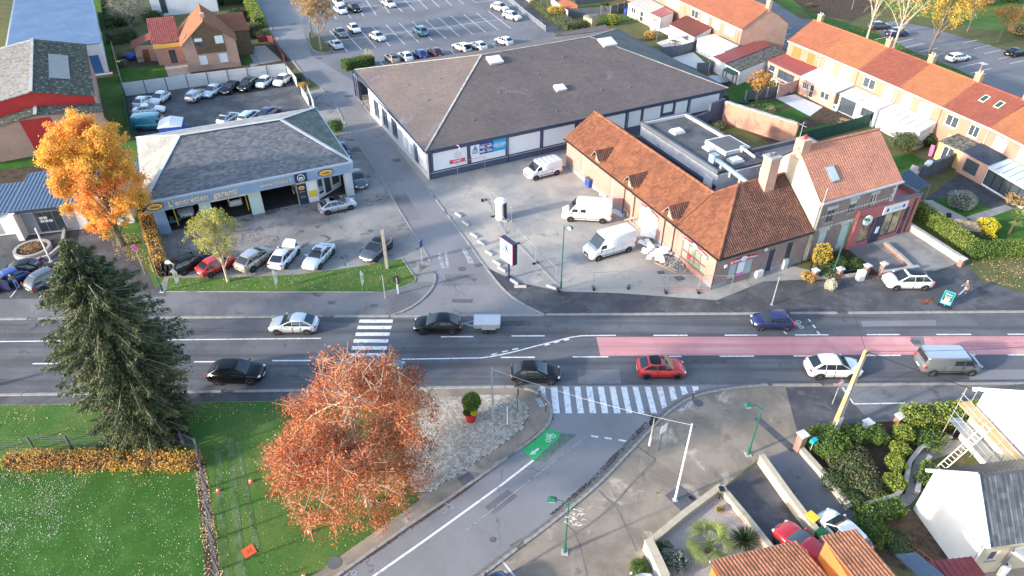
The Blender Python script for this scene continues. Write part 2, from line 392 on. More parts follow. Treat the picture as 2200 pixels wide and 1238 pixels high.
M('brick_salmon',(.540,.292,.216),.9,var=.15,scale=.5,fine=.08,brick=(.24,.075,(.594,.432,.346),(.454,.216,.162)))
M('brick_old',(.46,.20,.13),.95,col2=(.30,.16,.13),scale=.4,lo=.5,hi=.62,fine=.2,brick=(.24,.08,(.44,.33,.25),(.50,.24,.15)),layers=[((.16,.15,.13),.7,.6,.68,.6)])
M('plinth',(.30,.315,.335),.85,var=.2,fine=.06)
M('render_cream',(.527,.451,.348),.9,var=.08,scale=.4,fine=.03)
M('render_white',(.76,.76,.75),.85,var=.12,scale=.5,fine=.03,layers=[((.58,.57,.54),1.4,.60,.72,.5)])
M('render_grime',(.720,.720,.732),.85,col2=(.480,.492,.528),scale=.5,lo=.48,hi=.65,fine=.06,layers=[((.336,.336,.336),2.5,.62,.68,.6)])
M('render_orange',(.52,.165,.05),.85,var=.1,fine=.03)
M('render_pinkred',(.46,.155,.145),.75,var=.08,fine=.03)
M('render_ochre',(.60,.42,.19),.85,var=.12,fine=.03)
M('navy',(.085,.10,.155),.6,var=.15,fine=.05)
M('navy_brick',(.085,.10,.155),.6,var=.12,brick=(.4,.2,(.07,.085,.135),(.09,.108,.165)))
M('panel_white',(.80,.80,.81),.45,var=.04,scale=.6,fine=.015)
M('white',(.80,.80,.80),.5,var=.05,fine=.02)
M('white_metal',(.72,.73,.74),.35,var=.05,fine=.02,spec=.5)
M('offwhite',(.62,.61,.58),.7,var=.12,fine=.04)
M('blue_cladding',(.297,.413,.558),.45,var=.1,scale=.6,fine=.03)
M('pale_green',(.50,.60,.56),.6,var=.08,fine=.03)
M('grey_trim',(.50,.53,.57),.5,var=.12,fine=.04)
M('stone',(.42,.41,.39),.85,var=.2,fine=.1)
M('concrete',(.42,.405,.38),.9,col2=(.30,.29,.275),scale=.9,fine=.1)
M('concrete_panel',(.60,.595,.58),.9,var=.12,scale=.7,fine=.05)
M('concrete_dark',(.12,.125,.135),.9,var=.2,fine=.08)
M('coping',(.50,.43,.32),.9,var=.2,fine=.08)
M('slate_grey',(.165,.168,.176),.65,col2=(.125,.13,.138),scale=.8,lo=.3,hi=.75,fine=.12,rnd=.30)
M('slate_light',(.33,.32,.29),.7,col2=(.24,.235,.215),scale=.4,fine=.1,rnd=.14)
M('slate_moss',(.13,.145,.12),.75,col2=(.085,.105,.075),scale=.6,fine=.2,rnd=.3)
M('shingle_brown',(.144,.115,.106),.8,col2=(.120,.099,.095),scale=.18,fine=.06,rnd=.10,layers=[((.193,.183,.198),.35,.62,.7,.65),((.086,.076,.073),1.2,.58,.66,.5)])
M('shingle_grey',(.13,.13,.125),.85,col2=(.10,.10,.095),scale=.3,fine=.12,rnd=.15)
M('slate_black',(.055,.057,.062),.32,var=.15,fine=.1,rnd=.22,spec=.6)
M('pantile',(.236,.095,.049),.75,col2=(.183,.068,.038),scale=.5,fine=.14,fscale=8,rnd=.22,layers=[((.131,.055,.033),.8,.58,.68,.5)])
M('pantile_dark',(.143,.065,.046),.75,col2=(.098,.046,.035),scale=.5,fine=.14,fscale=8,rnd=.25)
M('tile_salmon',(.447,.202,.133),.75,col2=(.396,.172,.112),scale=.6,fine=.07,rnd=.10,layers=[((.310,.138,.103),.4,.58,.68,.6)])
M('tile_orange',(.273,.110,.051),.75,col2=(.242,.096,.047),scale=.4,fine=.06,rnd=.08)
M('tile_coral',(.263,.096,.052),.75,col2=(.233,.082,.047),scale=.4,fine=.06,rnd=.08)
M('tile_red',(.195,.060,.041),.75,col2=(.166,.054,.038),scale=.4,fine=.06,rnd=.10)
M('tile_maroon',(.30,.085,.07),.6,var=.2,fine=.08,rnd=.18)
M('tile_bottom',(.353,.148,.076),.75,col2=(.283,.114,.060),scale=.7,fine=.12,fscale=9,rnd=.22,layers=[((.138,.076,.053),1.1,.6,.7,.4)])
M('sheet_red',(.510,.038,.038),.45,var=.12,fine=.03)
M('sheet_brick',(.36,.10,.09),.5,var=.15,fine=.04)
M('sheet_blue',(.144,.238,.374),.75,col2=(.180,.274,.403),scale=.25,fine=.05)
M('sheet_bluegrey',(.15,.205,.28),.45,var=.12,fine=.04)
M('sheet_navy',(.055,.085,.135),.4,var=.12,fine=.04)
M('sheet_white',(.72,.73,.73),.5,var=.06,fine=.02)
M('sheet_beige',(.55,.51,.45),.6,var=.1,fine=.03)
M('sheet_maroon',(.24,.055,.06),.5,var=.15,fine=.08)
M('fibre_moss',(.205,.20,.18),.95,col2=(.065,.072,.05),scale=2.4,lo=.44,hi=.56,fine=.35,fscale=14,bump=.7,bscale=12,layers=[((.50,.48,.43),4.5,.60,.68,.8)])
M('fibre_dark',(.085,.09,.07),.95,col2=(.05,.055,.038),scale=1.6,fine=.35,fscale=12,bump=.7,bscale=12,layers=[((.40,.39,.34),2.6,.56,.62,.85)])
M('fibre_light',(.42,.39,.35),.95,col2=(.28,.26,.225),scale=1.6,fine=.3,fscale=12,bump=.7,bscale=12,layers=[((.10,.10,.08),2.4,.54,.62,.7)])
M('rooflight_old',(.27,.27,.26),.6,var=.2,fine=.1)
M('felt',(.105,.105,.11),.8,col2=(.06,.062,.068),scale=.35,lo=.42,hi=.58,fine=.08,layers=[((.15,.15,.15),.8,.6,.7,.4)])
M('felt_blue',(.125,.14,.165),.75,col2=(.095,.105,.125),scale=.3,fine=.06)
M('timber',(.30,.20,.11),.8,col2=(.20,.13,.075),scale=2,fine=.15)
M('timber_pale',(.52,.40,.24),.8,var=.2,fine=.1)
M('timber_grey',(.30,.28,.25),.9,var=.3,fine=.15)
M('timber_rust',(.40,.13,.06),.7,var=.2,fine=.08)
M('timber_clad',(.165,.105,.06),.85,col2=(.115,.075,.045),scale=2,fine=.15)
M('door_brown',(.25,.085,.04),.6,var=.1)
M('door_blue',(.05,.17,.42),.5,var=.08)
M('dark_void',(.012,.012,.013),.9,var=0,fine=0)
M('garage_floor',(.05,.05,.052),.6,var=.3,fine=.1)
M('glass',(.055,.07,.085),.06,var=0,fine=0,spec=.8)
M('glass_car',(.018,.023,.03),.04,var=0,fine=0,spec=.9)
M('glass_pale',(.45,.52,.52),.12,var=.1,scale=.8,fine=0,spec=.7)
M('glass_warm',(.42,.33,.19),.1,col2=(.16,.12,.08),scale=1.3,fine=.1,spec=.7)
M('glass_green',(.34,.40,.30),.1,var=.25,scale=1.2,fine=0,spec=.7)
M('polycarb',(.62,.65,.66),.3,var=.06,fine=.02)
M('curtain',(.66,.66,.64),.7,var=.1,fine=.03)
M('metal_grey',(.36,.38,.40),.4,var=.1,fine=.04,metal=.6)
M('galv',(.50,.52,.54),.45,var=.15,fine=.05,metal=.5)
M('zinc_duct',(.36,.47,.54),.4,var=.12,fine=.04,metal=.4)
M('black',(.018,.018,.02),.5,var=.1,fine=0)
M('rubber',(.02,.02,.021),.85,var=.1,fine=.05)
M('black_plastic',(.03,.03,.033),.5,var=.1,fine=0)
M('lamp_green',(.02,.12,.08),.4,var=.1,fine=0)
M('fence_green',(.012,.075,.055),.6,var=.15,fine=.05)
M('fence_grey',(.13,.145,.175),.7,var=.15,fine=.05)
M('red_paint',(.55,.03,.04),.45,var=.1,fine=0)
M('sign_red',(.52,.02,.045),.45,var=.05,fine=0)
M('sign_crimson',(.72,.075,.11),.5,var=.05,fine=0)
M('sign_blue',(.02,.06,.30),.45,var=.05,fine=0)
M('sign_cyan',(.01,.38,.70),.45,var=.05,fine=0)
M('sign_navy',(.03,.045,.09),.45,var=.05,fine=0)
M('sign_sky',(.10,.36,.66),.45,var=.05,fine=0)
M('sign_teal',(.02,.36,.46),.45,var=.05,fine=0)
M('sign_dkteal',(.015,.10,.095),.5,var=.05,fine=0)
M('amber',(.85,.50,.10),.5,var=.05,fine=0)
M('amber_pale',(.90,.66,.42),.5,var=.05,fine=0)
M('yellow',(.75,.55,.04),.5,var=.05,fine=0)
M('orange_plastic',(.75,.12,.03),.55,var=.1,fine=0)
M('blue_plastic',(.025,.08,.42),.45,var=.1,fine=0)
M('green_plastic',(.02,.14,.05),.45,var=.1,fine=0)
M('pink_plastic',(.68,.18,.38),.5,var=.05,fine=0)
M('terracotta_red',(.42,.022,.018),.45,var=.1,fine=.03)
M('ochre_metal',(.46,.33,.14),.6,col2=(.40,.37,.31),scale=.8,fine=.08)
M('tape_red',(.65,.06,.06),.6,var=.3,scale=6)
M('bark_pale',(.52,.44,.33),.9,var=.25,scale=3,fine=.2,fscale=20)
M('bark',(.20,.155,.115),.95,var=.3,scale=3,fine=.25,fscale=20)
M('bark_dark',(.09,.07,.05),.95,var=.3,scale=3,fine=.25,fscale=20)
M('bark_grey',(.33,.31,.28),.95,var=.3,scale=3,fine=.25,fscale=20)
def leaf(name,cols,rough=.7,sc=.35,tr=.25):
    """leaf material: per-leaf random colour from a ramp, big soft colour drifts, some light through"""
    m = bpy.data.materials.new(name); m.use_nodes = True; t = m.node_tree; p = t.nodes['Principled BSDF']
    at = nn(t,'ShaderNodeAttribute',attribute_name='rnd'); tc = nn(t,'ShaderNodeTexCoord')
    nz = ramp(t,noise(t,tc.outputs['Object'],sc,3,.5),.35,.65)
    mx = nn(t,'ShaderNodeMath',operation='MULTIPLY_ADD'); t.links.new(at.outputs['Fac'],mx.inputs[0]); mx.inputs[1].default_value = .5
    m2 = nn(t,'ShaderNodeMath',operation='MULTIPLY'); t.links.new(nz,m2.inputs[0]); m2.inputs[1].default_value = .5; t.links.new(m2.outputs[0],mx.inputs[2])
    r = nn(t,'ShaderNodeValToRGB'); e = r.color_ramp.elements
    while len(e) < len(cols): e.new(.5)
    for i,c in enumerate(cols): e[i].position = i/(len(cols)-1); e[i].color = (*c,1)
    t.links.new(mx.outputs[0],r.inputs[0]); t.links.new(r.outputs[0],p.inputs['Base Color'])
    p.inputs['Roughness'].default_value = rough; p.inputs['Specular IOR Level'].default_value = .25
    if tr:
        tb = nn(t,'ShaderNodeBsdfTranslucent'); t.links.new(r.outputs[0],tb.inputs[0])
        ms = nn(t,'ShaderNodeMixShader'); ms.inputs[0].default_value = tr; out = t.nodes['Material Output']
        t.links.new(p.outputs[0],ms.inputs[1]); t.links.new(tb.outputs[0],ms.inputs[2]); t.links.new(ms.outputs[0],out.inputs[0])
    MAT[name] = m; return m
leaf('leaf_copper',[(.20,.04,.03),(.36,.095,.04),(.50,.17,.07),(.58,.25,.12),(.30,.07,.045)])
leaf('leaf_maple',[(.84,.22,.13),(.88,.36,.13),(.86,.50,.10),(.76,.56,.10),(.88,.28,.15)],sc=.2,tr=.4)
leaf('leaf_spruce',[(.028,.045,.022),(.055,.078,.034),(.10,.12,.052),(.20,.195,.08)],tr=.1,sc=.5)  # ramp from dark inner needles to olive tips coloured as if sunlit
leaf('leaf_ygreen',[(.22,.26,.05),(.34,.36,.07),(.46,.42,.09),(.16,.22,.05)])
leaf('leaf_yellow',[(.60,.38,.05),(.66,.46,.08),(.50,.36,.07),(.58,.28,.04)])
leaf('leaf_tan',[(.42,.27,.13),(.50,.34,.17),(.36,.24,.13),(.50,.30,.11)])
leaf('leaf_orange',[(.58,.24,.05),(.52,.30,.09),(.44,.20,.06),(.55,.38,.10)])
leaf('leaf_hedge',[(.05,.10,.018),(.085,.15,.028),(.13,.20,.04),(.18,.25,.045)],tr=.15)
leaf('leaf_hedge_lime',[(.13,.18,.03),(.20,.26,.04),(.27,.31,.06),(.10,.16,.03)],tr=.15)
leaf('leaf_dark',[(.025,.045,.015),(.04,.07,.022),(.06,.09,.03),(.09,.12,.05)],tr=.1)
leaf('leaf_olive',[(.07,.085,.04),(.11,.12,.055),(.15,.15,.08),(.20,.19,.11)],tr=.15)
leaf('leaf_gold',[(.52,.42,.02),(.62,.52,.03),(.68,.58,.06),(.40,.36,.03)])
leaf('leaf_grey',[(.20,.23,.20),(.28,.30,.26),(.36,.37,.33),(.15,.18,.15)])
leaf('leaf_ochre',[(.74,.46,.07),(.66,.36,.07),(.58,.40,.14),(.46,.18,.07),(.72,.54,.09)],sc=.6)
leaf('litter',[(.50,.36,.12),(.40,.24,.10),(.60,.50,.28),(.30,.15,.07),(.62,.58,.45)],tr=0,sc=.8)
leaf('litter_pale',[(.50,.50,.38),(.42,.38,.22),(.58,.58,.50),(.35,.30,.16)],tr=0,sc=.8)
leaf('litter_brown',[(.22,.085,.05),(.30,.13,.07),(.16,.06,.04),(.36,.20,.11)],tr=0,sc=.8)
leaf('litter_dark',[(.07,.055,.045),(.10,.075,.06),(.05,.042,.038),(.13,.09,.06)],tr=0,sc=.8)
leaf('palm',[(.10,.15,.04),(.16,.21,.06),(.24,.27,.10),(.32,.32,.12)],tr=.15)
# ------------------------------------------------------------ ground, roads, pavements
g0 = MB(); g0.face([(-900,-400,0),(900,-400,0),(900,1500,0),(-900,1500,0)]); tag(g0.build('ground','grass_dry'),kind='structure')
main_poly = [(-420,693),(0,686),(838,679),(1170,676),(1650,673),(2200,669),(2600,666),(2600,821),(2200,824),(1650,828),(1500,831),(905,834),(550,841),(0,849),(-420,858)]
sheet('main_road',main_poly,.006,'asphalt_main')
sheet('side_road',[(1120,829),(1160,843),(1183,866),(1187,893),(1176,918),(1145,945),(1095,980),(1000,1048),(900,1115),(800,1185),(700,1255),(560,1360),(950,1360),(1000,1262),(1100,1187),(1200,1112),(1290,1037),(1360,962),(1405,915),(1440,880),(1490,850),(1560,835),(1650,826)],.008,'asphalt_side')
STW = [(838,683),(900,652),(928,622),(937,600),(925,562),(905,527),(868,468),(820,388),(770,310),(740,262),(715,215),(690,190),(640,150),(600,100),(560,30),(535,-40)]
STE = [(660,-40),(650,60),(668,118),(720,150),(760,175),(765,205),(800,250),(870,340),(930,420),(990,500),(1040,570),(1080,622),(1118,652),(1170,680)]
sheet('street',STW+STE,.010,'asphalt_side')
# lots
sheet('garage_forecourt',[(330,625),(352,596),(345,505),(310,300),(650,200),(690,190),(715,215),(740,262),(770,310),(820,388),(868,468),(905,527),(925,562),(937,600),(928,622),(900,652),(838,683),(400,640)],.002,'asphalt_forecourt')
sheet('car_lot',[(262,200),(400,188),(620,165),(655,205),(668,240),(600,300),(290,310)],.005,'asphalt_dark')
sheet('car_park',[(600,-60),(645,60),(660,112),(700,150),(780,215),(1000,180),(1300,120),(1195,75),(1100,0),(1060,-60)],.005,'asphalt_carpark')
sheet('store_yard',[(765,205),(800,250),(870,340),(930,420),(990,500),(1040,570),(1080,622),(1118,652),(1170,680),(1900,676),(1760,585),(1650,560),(1400,420),(1250,300),(900,300)],.004,'yard_concrete')
sheet('store_walkway',[(766,206),(790,195),(850,255),(925,385),(885,375),(800,255)],.009,'paving_tan')
sheet('pavement_yard',[(1040,572),(1110,606),(1205,626),(1330,630),(1540,645),(1560,676),(1170,679),(1118,651),(1080,621)],.007,'asphalt_dark')
sheet('pavement_east',[(1540,645),(1560,676),(2600,666),(2600,655),(2200,630),(2110,604),(2072,560),(1990,540),(1900,560),(1740,600),(1640,605)],.007,'asphalt_dark')
sheet('library_yard',[(-300,700),(-300,480),(0,470),(140,455),(250,520),(345,610),(360,640),(360,684)],.004,'asphalt_dark')
sheet('pavement_west',[(-420,690),(-420,650),(358,637),(358,628),(836,628),(898,606),(934,606),(926,622),(898,650),(836,678),(0,685)],.012,'asphalt_lot')
sheet('grass_verge',[(357,625),(362,598),(560,594),(640,590),(780,571),(862,556),(896,603),(836,626)],.014,'grass')
sheet('grass_strip',[(185,-60),(225,-60),(255,150),(290,300),(345,520),(352,600),(335,620),(300,540),(240,500),(285,430),(270,330),(215,200)],.006,'grass')
sheet('grass_hall',[(-100,390),(-100,340),(100,335),(230,300),(290,310),(300,400),(100,350)],.003,'grass_lush')
sheet('path_hall',[(-100,420),(-100,382),(100,352),(130,360),(130,380)],.0055,'soil')
sheet('lawn_house',[(256,148),(352,139),(360,163),(262,178)],.006,'grass_lush')
sheet('terrace_house',[(352,139),(370,128),(400,125),(410,160),(362,165)],.008,'paving_tan')
sheet('yard_house',[(250,115),(300,100),(420,110),(520,90),(620,100),(640,140),(620,160),(262,182)],.003,'soil')
sheet('path_front',[(510,95),(530,95),(575,130),(540,145)],.007,'path_concrete')
sheet('lawn_front',[(515,110),(530,108),(545,135),(525,140)],.010,'grass_lush')
sheet('court_red',[(545,100),(570,98),(605,130),(560,138)],.009,'paving_tan')
# south-west green and pavement
sheet('pavement_south',[(-420,862),(0,850),(550,842),(905,835),(1120,831),(1160,843),(1183,866),(1187,893),(1176,918),(1145,945),(1095,980),(1000,1048),(900,1115),(800,1185),(700,1255),(560,1360),(430,1400),(640,1260),(900,1075),(905,862),(600,862),(0,871),(-420,890)],.010,'pavement_concrete')
sheet('pavement_dark',[(-420,862),(0,850),(620,841),(620,861),(0,870),(-420,886)],.014,'asphalt_dark')
sheet('village_green',[(-420,888),(0,869),(620,860),(850,862),(905,900),(902,1078),(640,1262),(430,1400),(-420,1500)],.005,'grass')
sheet('playing_field',[(-420,1000),(0,1005),(432,1005),(470,1300),(470,1500),(-420,1600)],.009,'grass_lush')
for k,(a,b,c,d) in enumerate([((462,960),(474,960),(492,1238),(470,1238)),((488,935),(500,935),(528,1238),(505,1238)),((505,940),(512,940),(560,1180),(545,1190))]):
    sheet('mown_track',[a,b,c,d],.0105+.0015*k,'grass_tracks')
sheet('bare_soil',[(215,950),(320,930),(405,925),(420,950),(330,968),(230,965)],.008,'mulch')
sheet('fence_soil',[(420,985),(440,985),(482,1300),(448,1300)],.0125,'mulch')
# south-east apron
sheet('apron_east',[(1650,828),(1560,837),(1490,851),(1440,881),(1405,917),(1360,964),(1290,1039),(1200,1114),(1100,1189),(1000,1264),(950,1360),(1250,1360),(1365,1225),(1400,1165),(1545,1055),(1625,990),(1705,965),(1790,925),(1900,905),(2130,880),(2600,850),(2600,822),(2200,825)],.010,'pavement_concrete')
sheet('asphalt_patch',[(1687,832),(1800,831),(1870,905),(1790,925),(1712,925)],.013,'asphalt_dark')
sheet('asphalt_bay',[(1800,831),(2200,826),(2600,823),(2600,850),(2130,882),(1870,905)],.0125,'asphalt_lot')
sheet('asphalt_strip',[(1618,900),(1632,896),(1715,965),(1700,972)],.016,'asphalt_dark')
sheet('driveway_a',[(1625,992),(1705,963),(1860,1130),(1820,1200),(1760,1170)],.015,'asphalt_lot')
sheet('driveway_b',[(1545,1058),(1628,995),(1760,1190),(1660,1190)],.0155,'asphalt_dark')
sheet('gravel_garden',[(1402,1165),(1545,1062),(1660,1190),(1640,1250),(1400,1290)],.014,'gravel_pink')
sheet('front_garden',[(1712,960),(1740,915),(1930,905),(2130,880),(2140,900),(2060,940),(1985,960),(1955,1000),(1945,1060),(1850,1095)],.0185,'mulch')
sheet('garden_path',[(2060,945),(2010,950),(1970,980),(1950,1030),(1935,1062),(1855,1088),(1820,1095),(1850,1120),(1955,1085),(1985,1050),(2000,990),(2080,960)],.017,'path_concrete')
sheet('back_garden',[(1850,1120),(1955,1085),(2050,1200),(1960,1230),(1860,1200)],.016,'soil')
sheet('yard_white_house',[(2060,1200),(2110,1195),(2300,1170),(2300,1400),(2000,1400)],.012,'paving_tan')
# east side plots
sheet('gravel_forecourt',[(1822,535),(1866,515),(1960,582),(1940,590),(1890,590)],.011,'gravel')
sheet('planting_bed',[(1738,590),(1745,555),(1820,535),(1890,590),(1760,602)],.010,'mulch')
sheet('clinic_drive',[(1866,515),(1945,480),(2070,562),(2010,582),(1960,584)],.0125,'path_concrete')
sheet('verge_east',[(2072,560),(2200,545),(2600,520),(2600,655),(2200,628),(2112,603)],.008,'grass_dry')
sheet('pebble_bank',[(2080,530),(2130,518),(2400,518),(2400,545),(2090,545)],.012,'gravel_pink')
sheet('patio',[(1985,430),(2060,375),(2130,395),(2200,425),(2300,470),(2140,458),(2070,470),(2030,450)],.010,'paver_grey')
sheet('garden_lawn',[(2005,432),(2065,412),(2135,452),(2080,470)],.013,'grass_lush')
sheet('garden_lawn',[(2090,482),(2160,452),(2300,470),(2300,525),(2130,520),(2105,505)],.013,'grass_lush')
sheet('garden_walk',[(2075,466),(2160,440),(2180,448),(2095,478)],.014,'path_concrete')
sheet('garden_gravel',[(1975,430),(2003,430),(2080,470),(2060,480),(1990,445)],.012,'gravel_pink')
sheet('garden_lawn',[(1915,335),(1960,330),(1995,350),(1935,372),(1920,365)],.010,'grass_lush')
sheet('garden_lawn',[(1560,192),(1610,175),(1625,215),(1590,225),(1565,210)],.010,'grass_lush')
sheet('garden_lawn',[(1605,215),(1660,215),(1692,225),(1655,242),(1610,240)],.010,'grass_lush')
sheet('garden_lawn',[(1658,242),(1705,232),(1740,250),(1700,265),(1670,262)],.0115,'grass_lush')
sheet('garden_lawn',[(1700,285),(1780,265),(1800,275),(1720,300)],.010,'grass_lush')
sheet('white_terrace',[(1665,210),(1707,203),(1768,230),(1740,250)],.014,'paving_white')
sheet('garden_soil',[(1560,190),(1700,200),(1860,260),(1700,330),(1600,280)],.003,'soil')
sheet('garden_terrace',[(1442,125),(1490,112),(1520,140),(1500,150)],.012,'paving_white')
sheet('garden_lawn',[(1440,122),(1470,128),(1512,145),(1490,150),(1445,130)],.009,'grass_lush')
sheet('garden_lawn',[(1240,15),(1310,5),(1315,12),(1240,25)],.009,'grass_lush')
sheet('garden_lawn',[(1290,40),(1350,35),(1360,45),(1290,52)],.009,'grass_lush')
sheet('garden_terrace',[(1410,92),(1440,82),(1475,95),(1430,105)],.011,'paving_white')
# east car park and street behind the terrace
sheet('east_road',[(1500,-60),(1560,-60),(1720,40),(1757,45),(1700,90),(1650,130),(1690,50)],.004,'asphalt_carpark')
sheet('east_road',[(1640,0),(1730,55),(1690,110),(1640,70)],.006,'asphalt_carpark')
sheet('east_car_park',[(1860,55),(1920,45),(2000,60),(2200,120),(2400,170),(2400,260),(2200,220),(2060,150),(1960,110)],.006,'asphalt_carpark')
sheet('east_verge',[(1720,20),(1850,60),(2060,150),(2200,225),(2200,250),(1900,120),(1750,45)],.0045,'grass_lush')
sheet('east_park',[(1600,-60),(2400,-60),(2400,110),(2100,60),(1900,20),(1700,30)],.002,'grass')
sheet('footpath',[(1790,-60),(1830,-60),(1900,15),(1830,45),(1740,30),(1690,-10)],.003,'soil')
# ---- kerbs: every stone an object of its own
ks = MB(); ks.box(-.5,.5,-.5,.5,0,1); KST = ks.mesh('kerb_stone','kerb'); ks2 = MB(); ks2.box(-.5,.5,-.5,.5,0,1); GST = ks2.mesh('gutter_stone','gutter')
def resample(pts,step):
    out = []; i = 0; acc = 0.0
    L = sum((pts[k+1]-pts[k]).length for k in range(len(pts)-1)); n = max(1,round(L/step)); st = L/n
    d = 0
    for q in range(n+1):
        tgt = q*st; s = 0
        for k in range(len(pts)-1):
            l = (pts[k+1]-pts[k]).length
            if s+l >= tgt-1e-6 or k == len(pts)-2:
                out.append(pts[k].lerp(pts[k+1],min(1,max(0,(tgt-s)/l)))); break
            s += l
    return out
def smooth_px(px,it=1):
    for _ in range(it):
        q = [px[0]]
        for a,b in zip(px,px[1:]):
            q += [(a[0]*.75+b[0]*.25,a[1]*.75+b[1]*.25),(a[0]*.25+b[0]*.75,a[1]*.25+b[1]*.75)]
        px = q+[px[-1]]
    return px
def kerb(name,px,step=1.0,w=.2,h=.10,mesh=None,part='kerb_stone',off=0.0,skip=0.03,seed=0,smooth=1):
    rng = random.Random(seed); pts = resample([G(x,y) for x,y in smooth_px(px,smooth)],step)
    m = MB()
    for a,b in zip(pts,pts[1:]):
        d = (b-a).normalized(); n = Vector((-d.y,d.x,0)); a2,b2 = a+n*off,b+n*off
        m.prism([(a2+n*w*.42).to_2d(),(b2+n*w*.42).to_2d(),(b2-n*w*.42).to_2d(),(a2-n*w*.42).to_2d()],0.003,h*.55)
    o = m.build(name,'gutter'); tag(o,kind='structure')
    for a,b in zip(pts,pts[1:]):
        if rng.random() < skip: continue
        d = (b-a).normalized(); n = Vector((-d.y,d.x,0)); c = (a+b)/2+n*(off+rng.uniform(-.008,.008))
        link(part,mesh or KST,o,(c.x,c.y,.004),ang(a,b)+rng.uniform(-.006,.006),((b-a).length-.025,w,h+rng.uniform(-.012,.008)))
    return o
UL = [(-60,687),(400,683),(836,680)]; UR = [(1172,677),(1650,674.5),(2260,670)]
kerb('kerb_road_northwest',UL,1.0,.26,seed=1); kerb('kerb_road_northeast',UR,1.0,.26,seed=2)
kerb('kerb_road_junction',[(838,680),(1170,677)],1.0,.24,.05,seed=3)
kerb('kerb_road_southwest',[(-60,850.5),(300,845),(550,841.5),(905,834.5),(1085,832)],1.0,.24,seed=4)
kerb('kerb_road_southeast',[(1660,828.5),(2200,824.5),(2260,824)],1.0,.22,seed=5)
kerb('kerb_street_west',[(838,681),(872,668),(900,651),(927,624),(936,603),(932,584)],.5,.2,seed=6)
kerb('kerb_street_west_upper',STW[4:12],1.0,.16,.05,seed=7)
kerb('kerb_street_east',[(765,205),(800,250),(870,340),(930,420),(990,500),(1040,570),(1080,622),(1118,652),(1168,676)],1.0,.2,.06,seed=8)
SWK = [(1085,831),(1120,833),(1160,844),(1182,866),(1187,893),(1176,918),(1145,945),(1095,980),(1000,1048),(900,1115),(800,1185),(690,1262)]
kerb('kerb_side_road_west',SWK,.8,.2,.1,seed=9)
SEK = [(1000,1264),(1100,1188),(1200,1113),(1290,1038),(1360,963),(1405,916),(1440,881),(1490,851),(1560,836),(1650,828)]
kerb('kerb_side_road_east',SEK,.6,.2,.1,seed=10); kerb('gutter_side_road_east',SEK,.6,.2,.045,GST,'gutter_stone',off=.24,seed=11)
kerb('edging_apron',[(1000,1290),(1160,1195),(1250,1140),(1315,1090),(1370,1025),(1408,990)],.5,.16,.02,GST,'gutter_stone',seed=12)
kerb('edging_apron_cross',[(1285,1055),(1322,1088)],.5,.14,.02,GST,'gutter_stone',seed=13)
kerb('edging_apron_cross',[(1370,960),(1408,988)],.5,.14,.02,GST,'gutter_stone',seed=14)
kerb('edging_apron_cross',[(1325,1090),(1368,1185)],.5,.10,.02,GST,'gutter_stone',seed=15)
kerb('edging_apron_cross',[(1218,1128),(1240,1150),(1262,1238)],.5,.10,.02,GST,'gutter_stone',seed=16)
kerb('kerb_verge',[(357,627),(600,628),(836,628),(898,605),(863,555)],1.0,.10,.06,seed=17,smooth=0)
kerb('kerb_car_park_island',[(662,72),(668,105),(682,114),(705,116),(712,110)],.6,.16,.12,seed=18)
kerb('kerb_house_road',[(552,10),(575,50),(600,85)],1.0,.16,.08,seed=19)
kerb('kerb_house_bend',[(615,110),(640,145),(662,172),(666,182),(650,195)],.8,.16,.08,seed=20)
sheet('island_grass',[(662,72),(668,104),(682,113),(705,115),(712,109),(690,80),(668,68)],.016,'grass_dry')
# ---- clay setts of the corner square
sp = [G(x,y) for x,y in [(870,855),(1100,849),(1122,862),(1136,880),(1134,900),(1118,925),(1060,968),(980,1022),(925,1058),(890,1060),(868,1000)]]
def inside(p,poly):
    r = False
    for i in range(len(poly)):
        a,b = poly[i-1],poly[i]
        if (a[1] > p[1]) != (b[1] > p[1]) and p[0] < (b[0]-a[0])*(p[1]-a[1])/(b[1]-a[1])+a[0]: r = not r
    return r
sheet('paved_square',[(p.x,p.y) for p in sp],.013,'sett_base',world=True)
m = MB(); rng = random.Random(5); x0,x1 = min(p.x for p in sp),max(p.x for p in sp); y0,y1 = min(p.y for p in sp),max(p.y for p in sp)
j = 0; y = y0
while y < y1:
    x = x0+(.107 if j % 2 else 0)
    while x < x1:
        if inside((x,y),sp):
            m.cbox((x+rng.uniform(-.01,.01),y,.02),(.19,.17,.035+rng.uniform(-.008,.008)),rng.uniform(-.05,.05),rng.random())
        x += .215
    y += .195; j += 1
tag(m.build('clay_setts','sett',attr=True),kind='stuff')
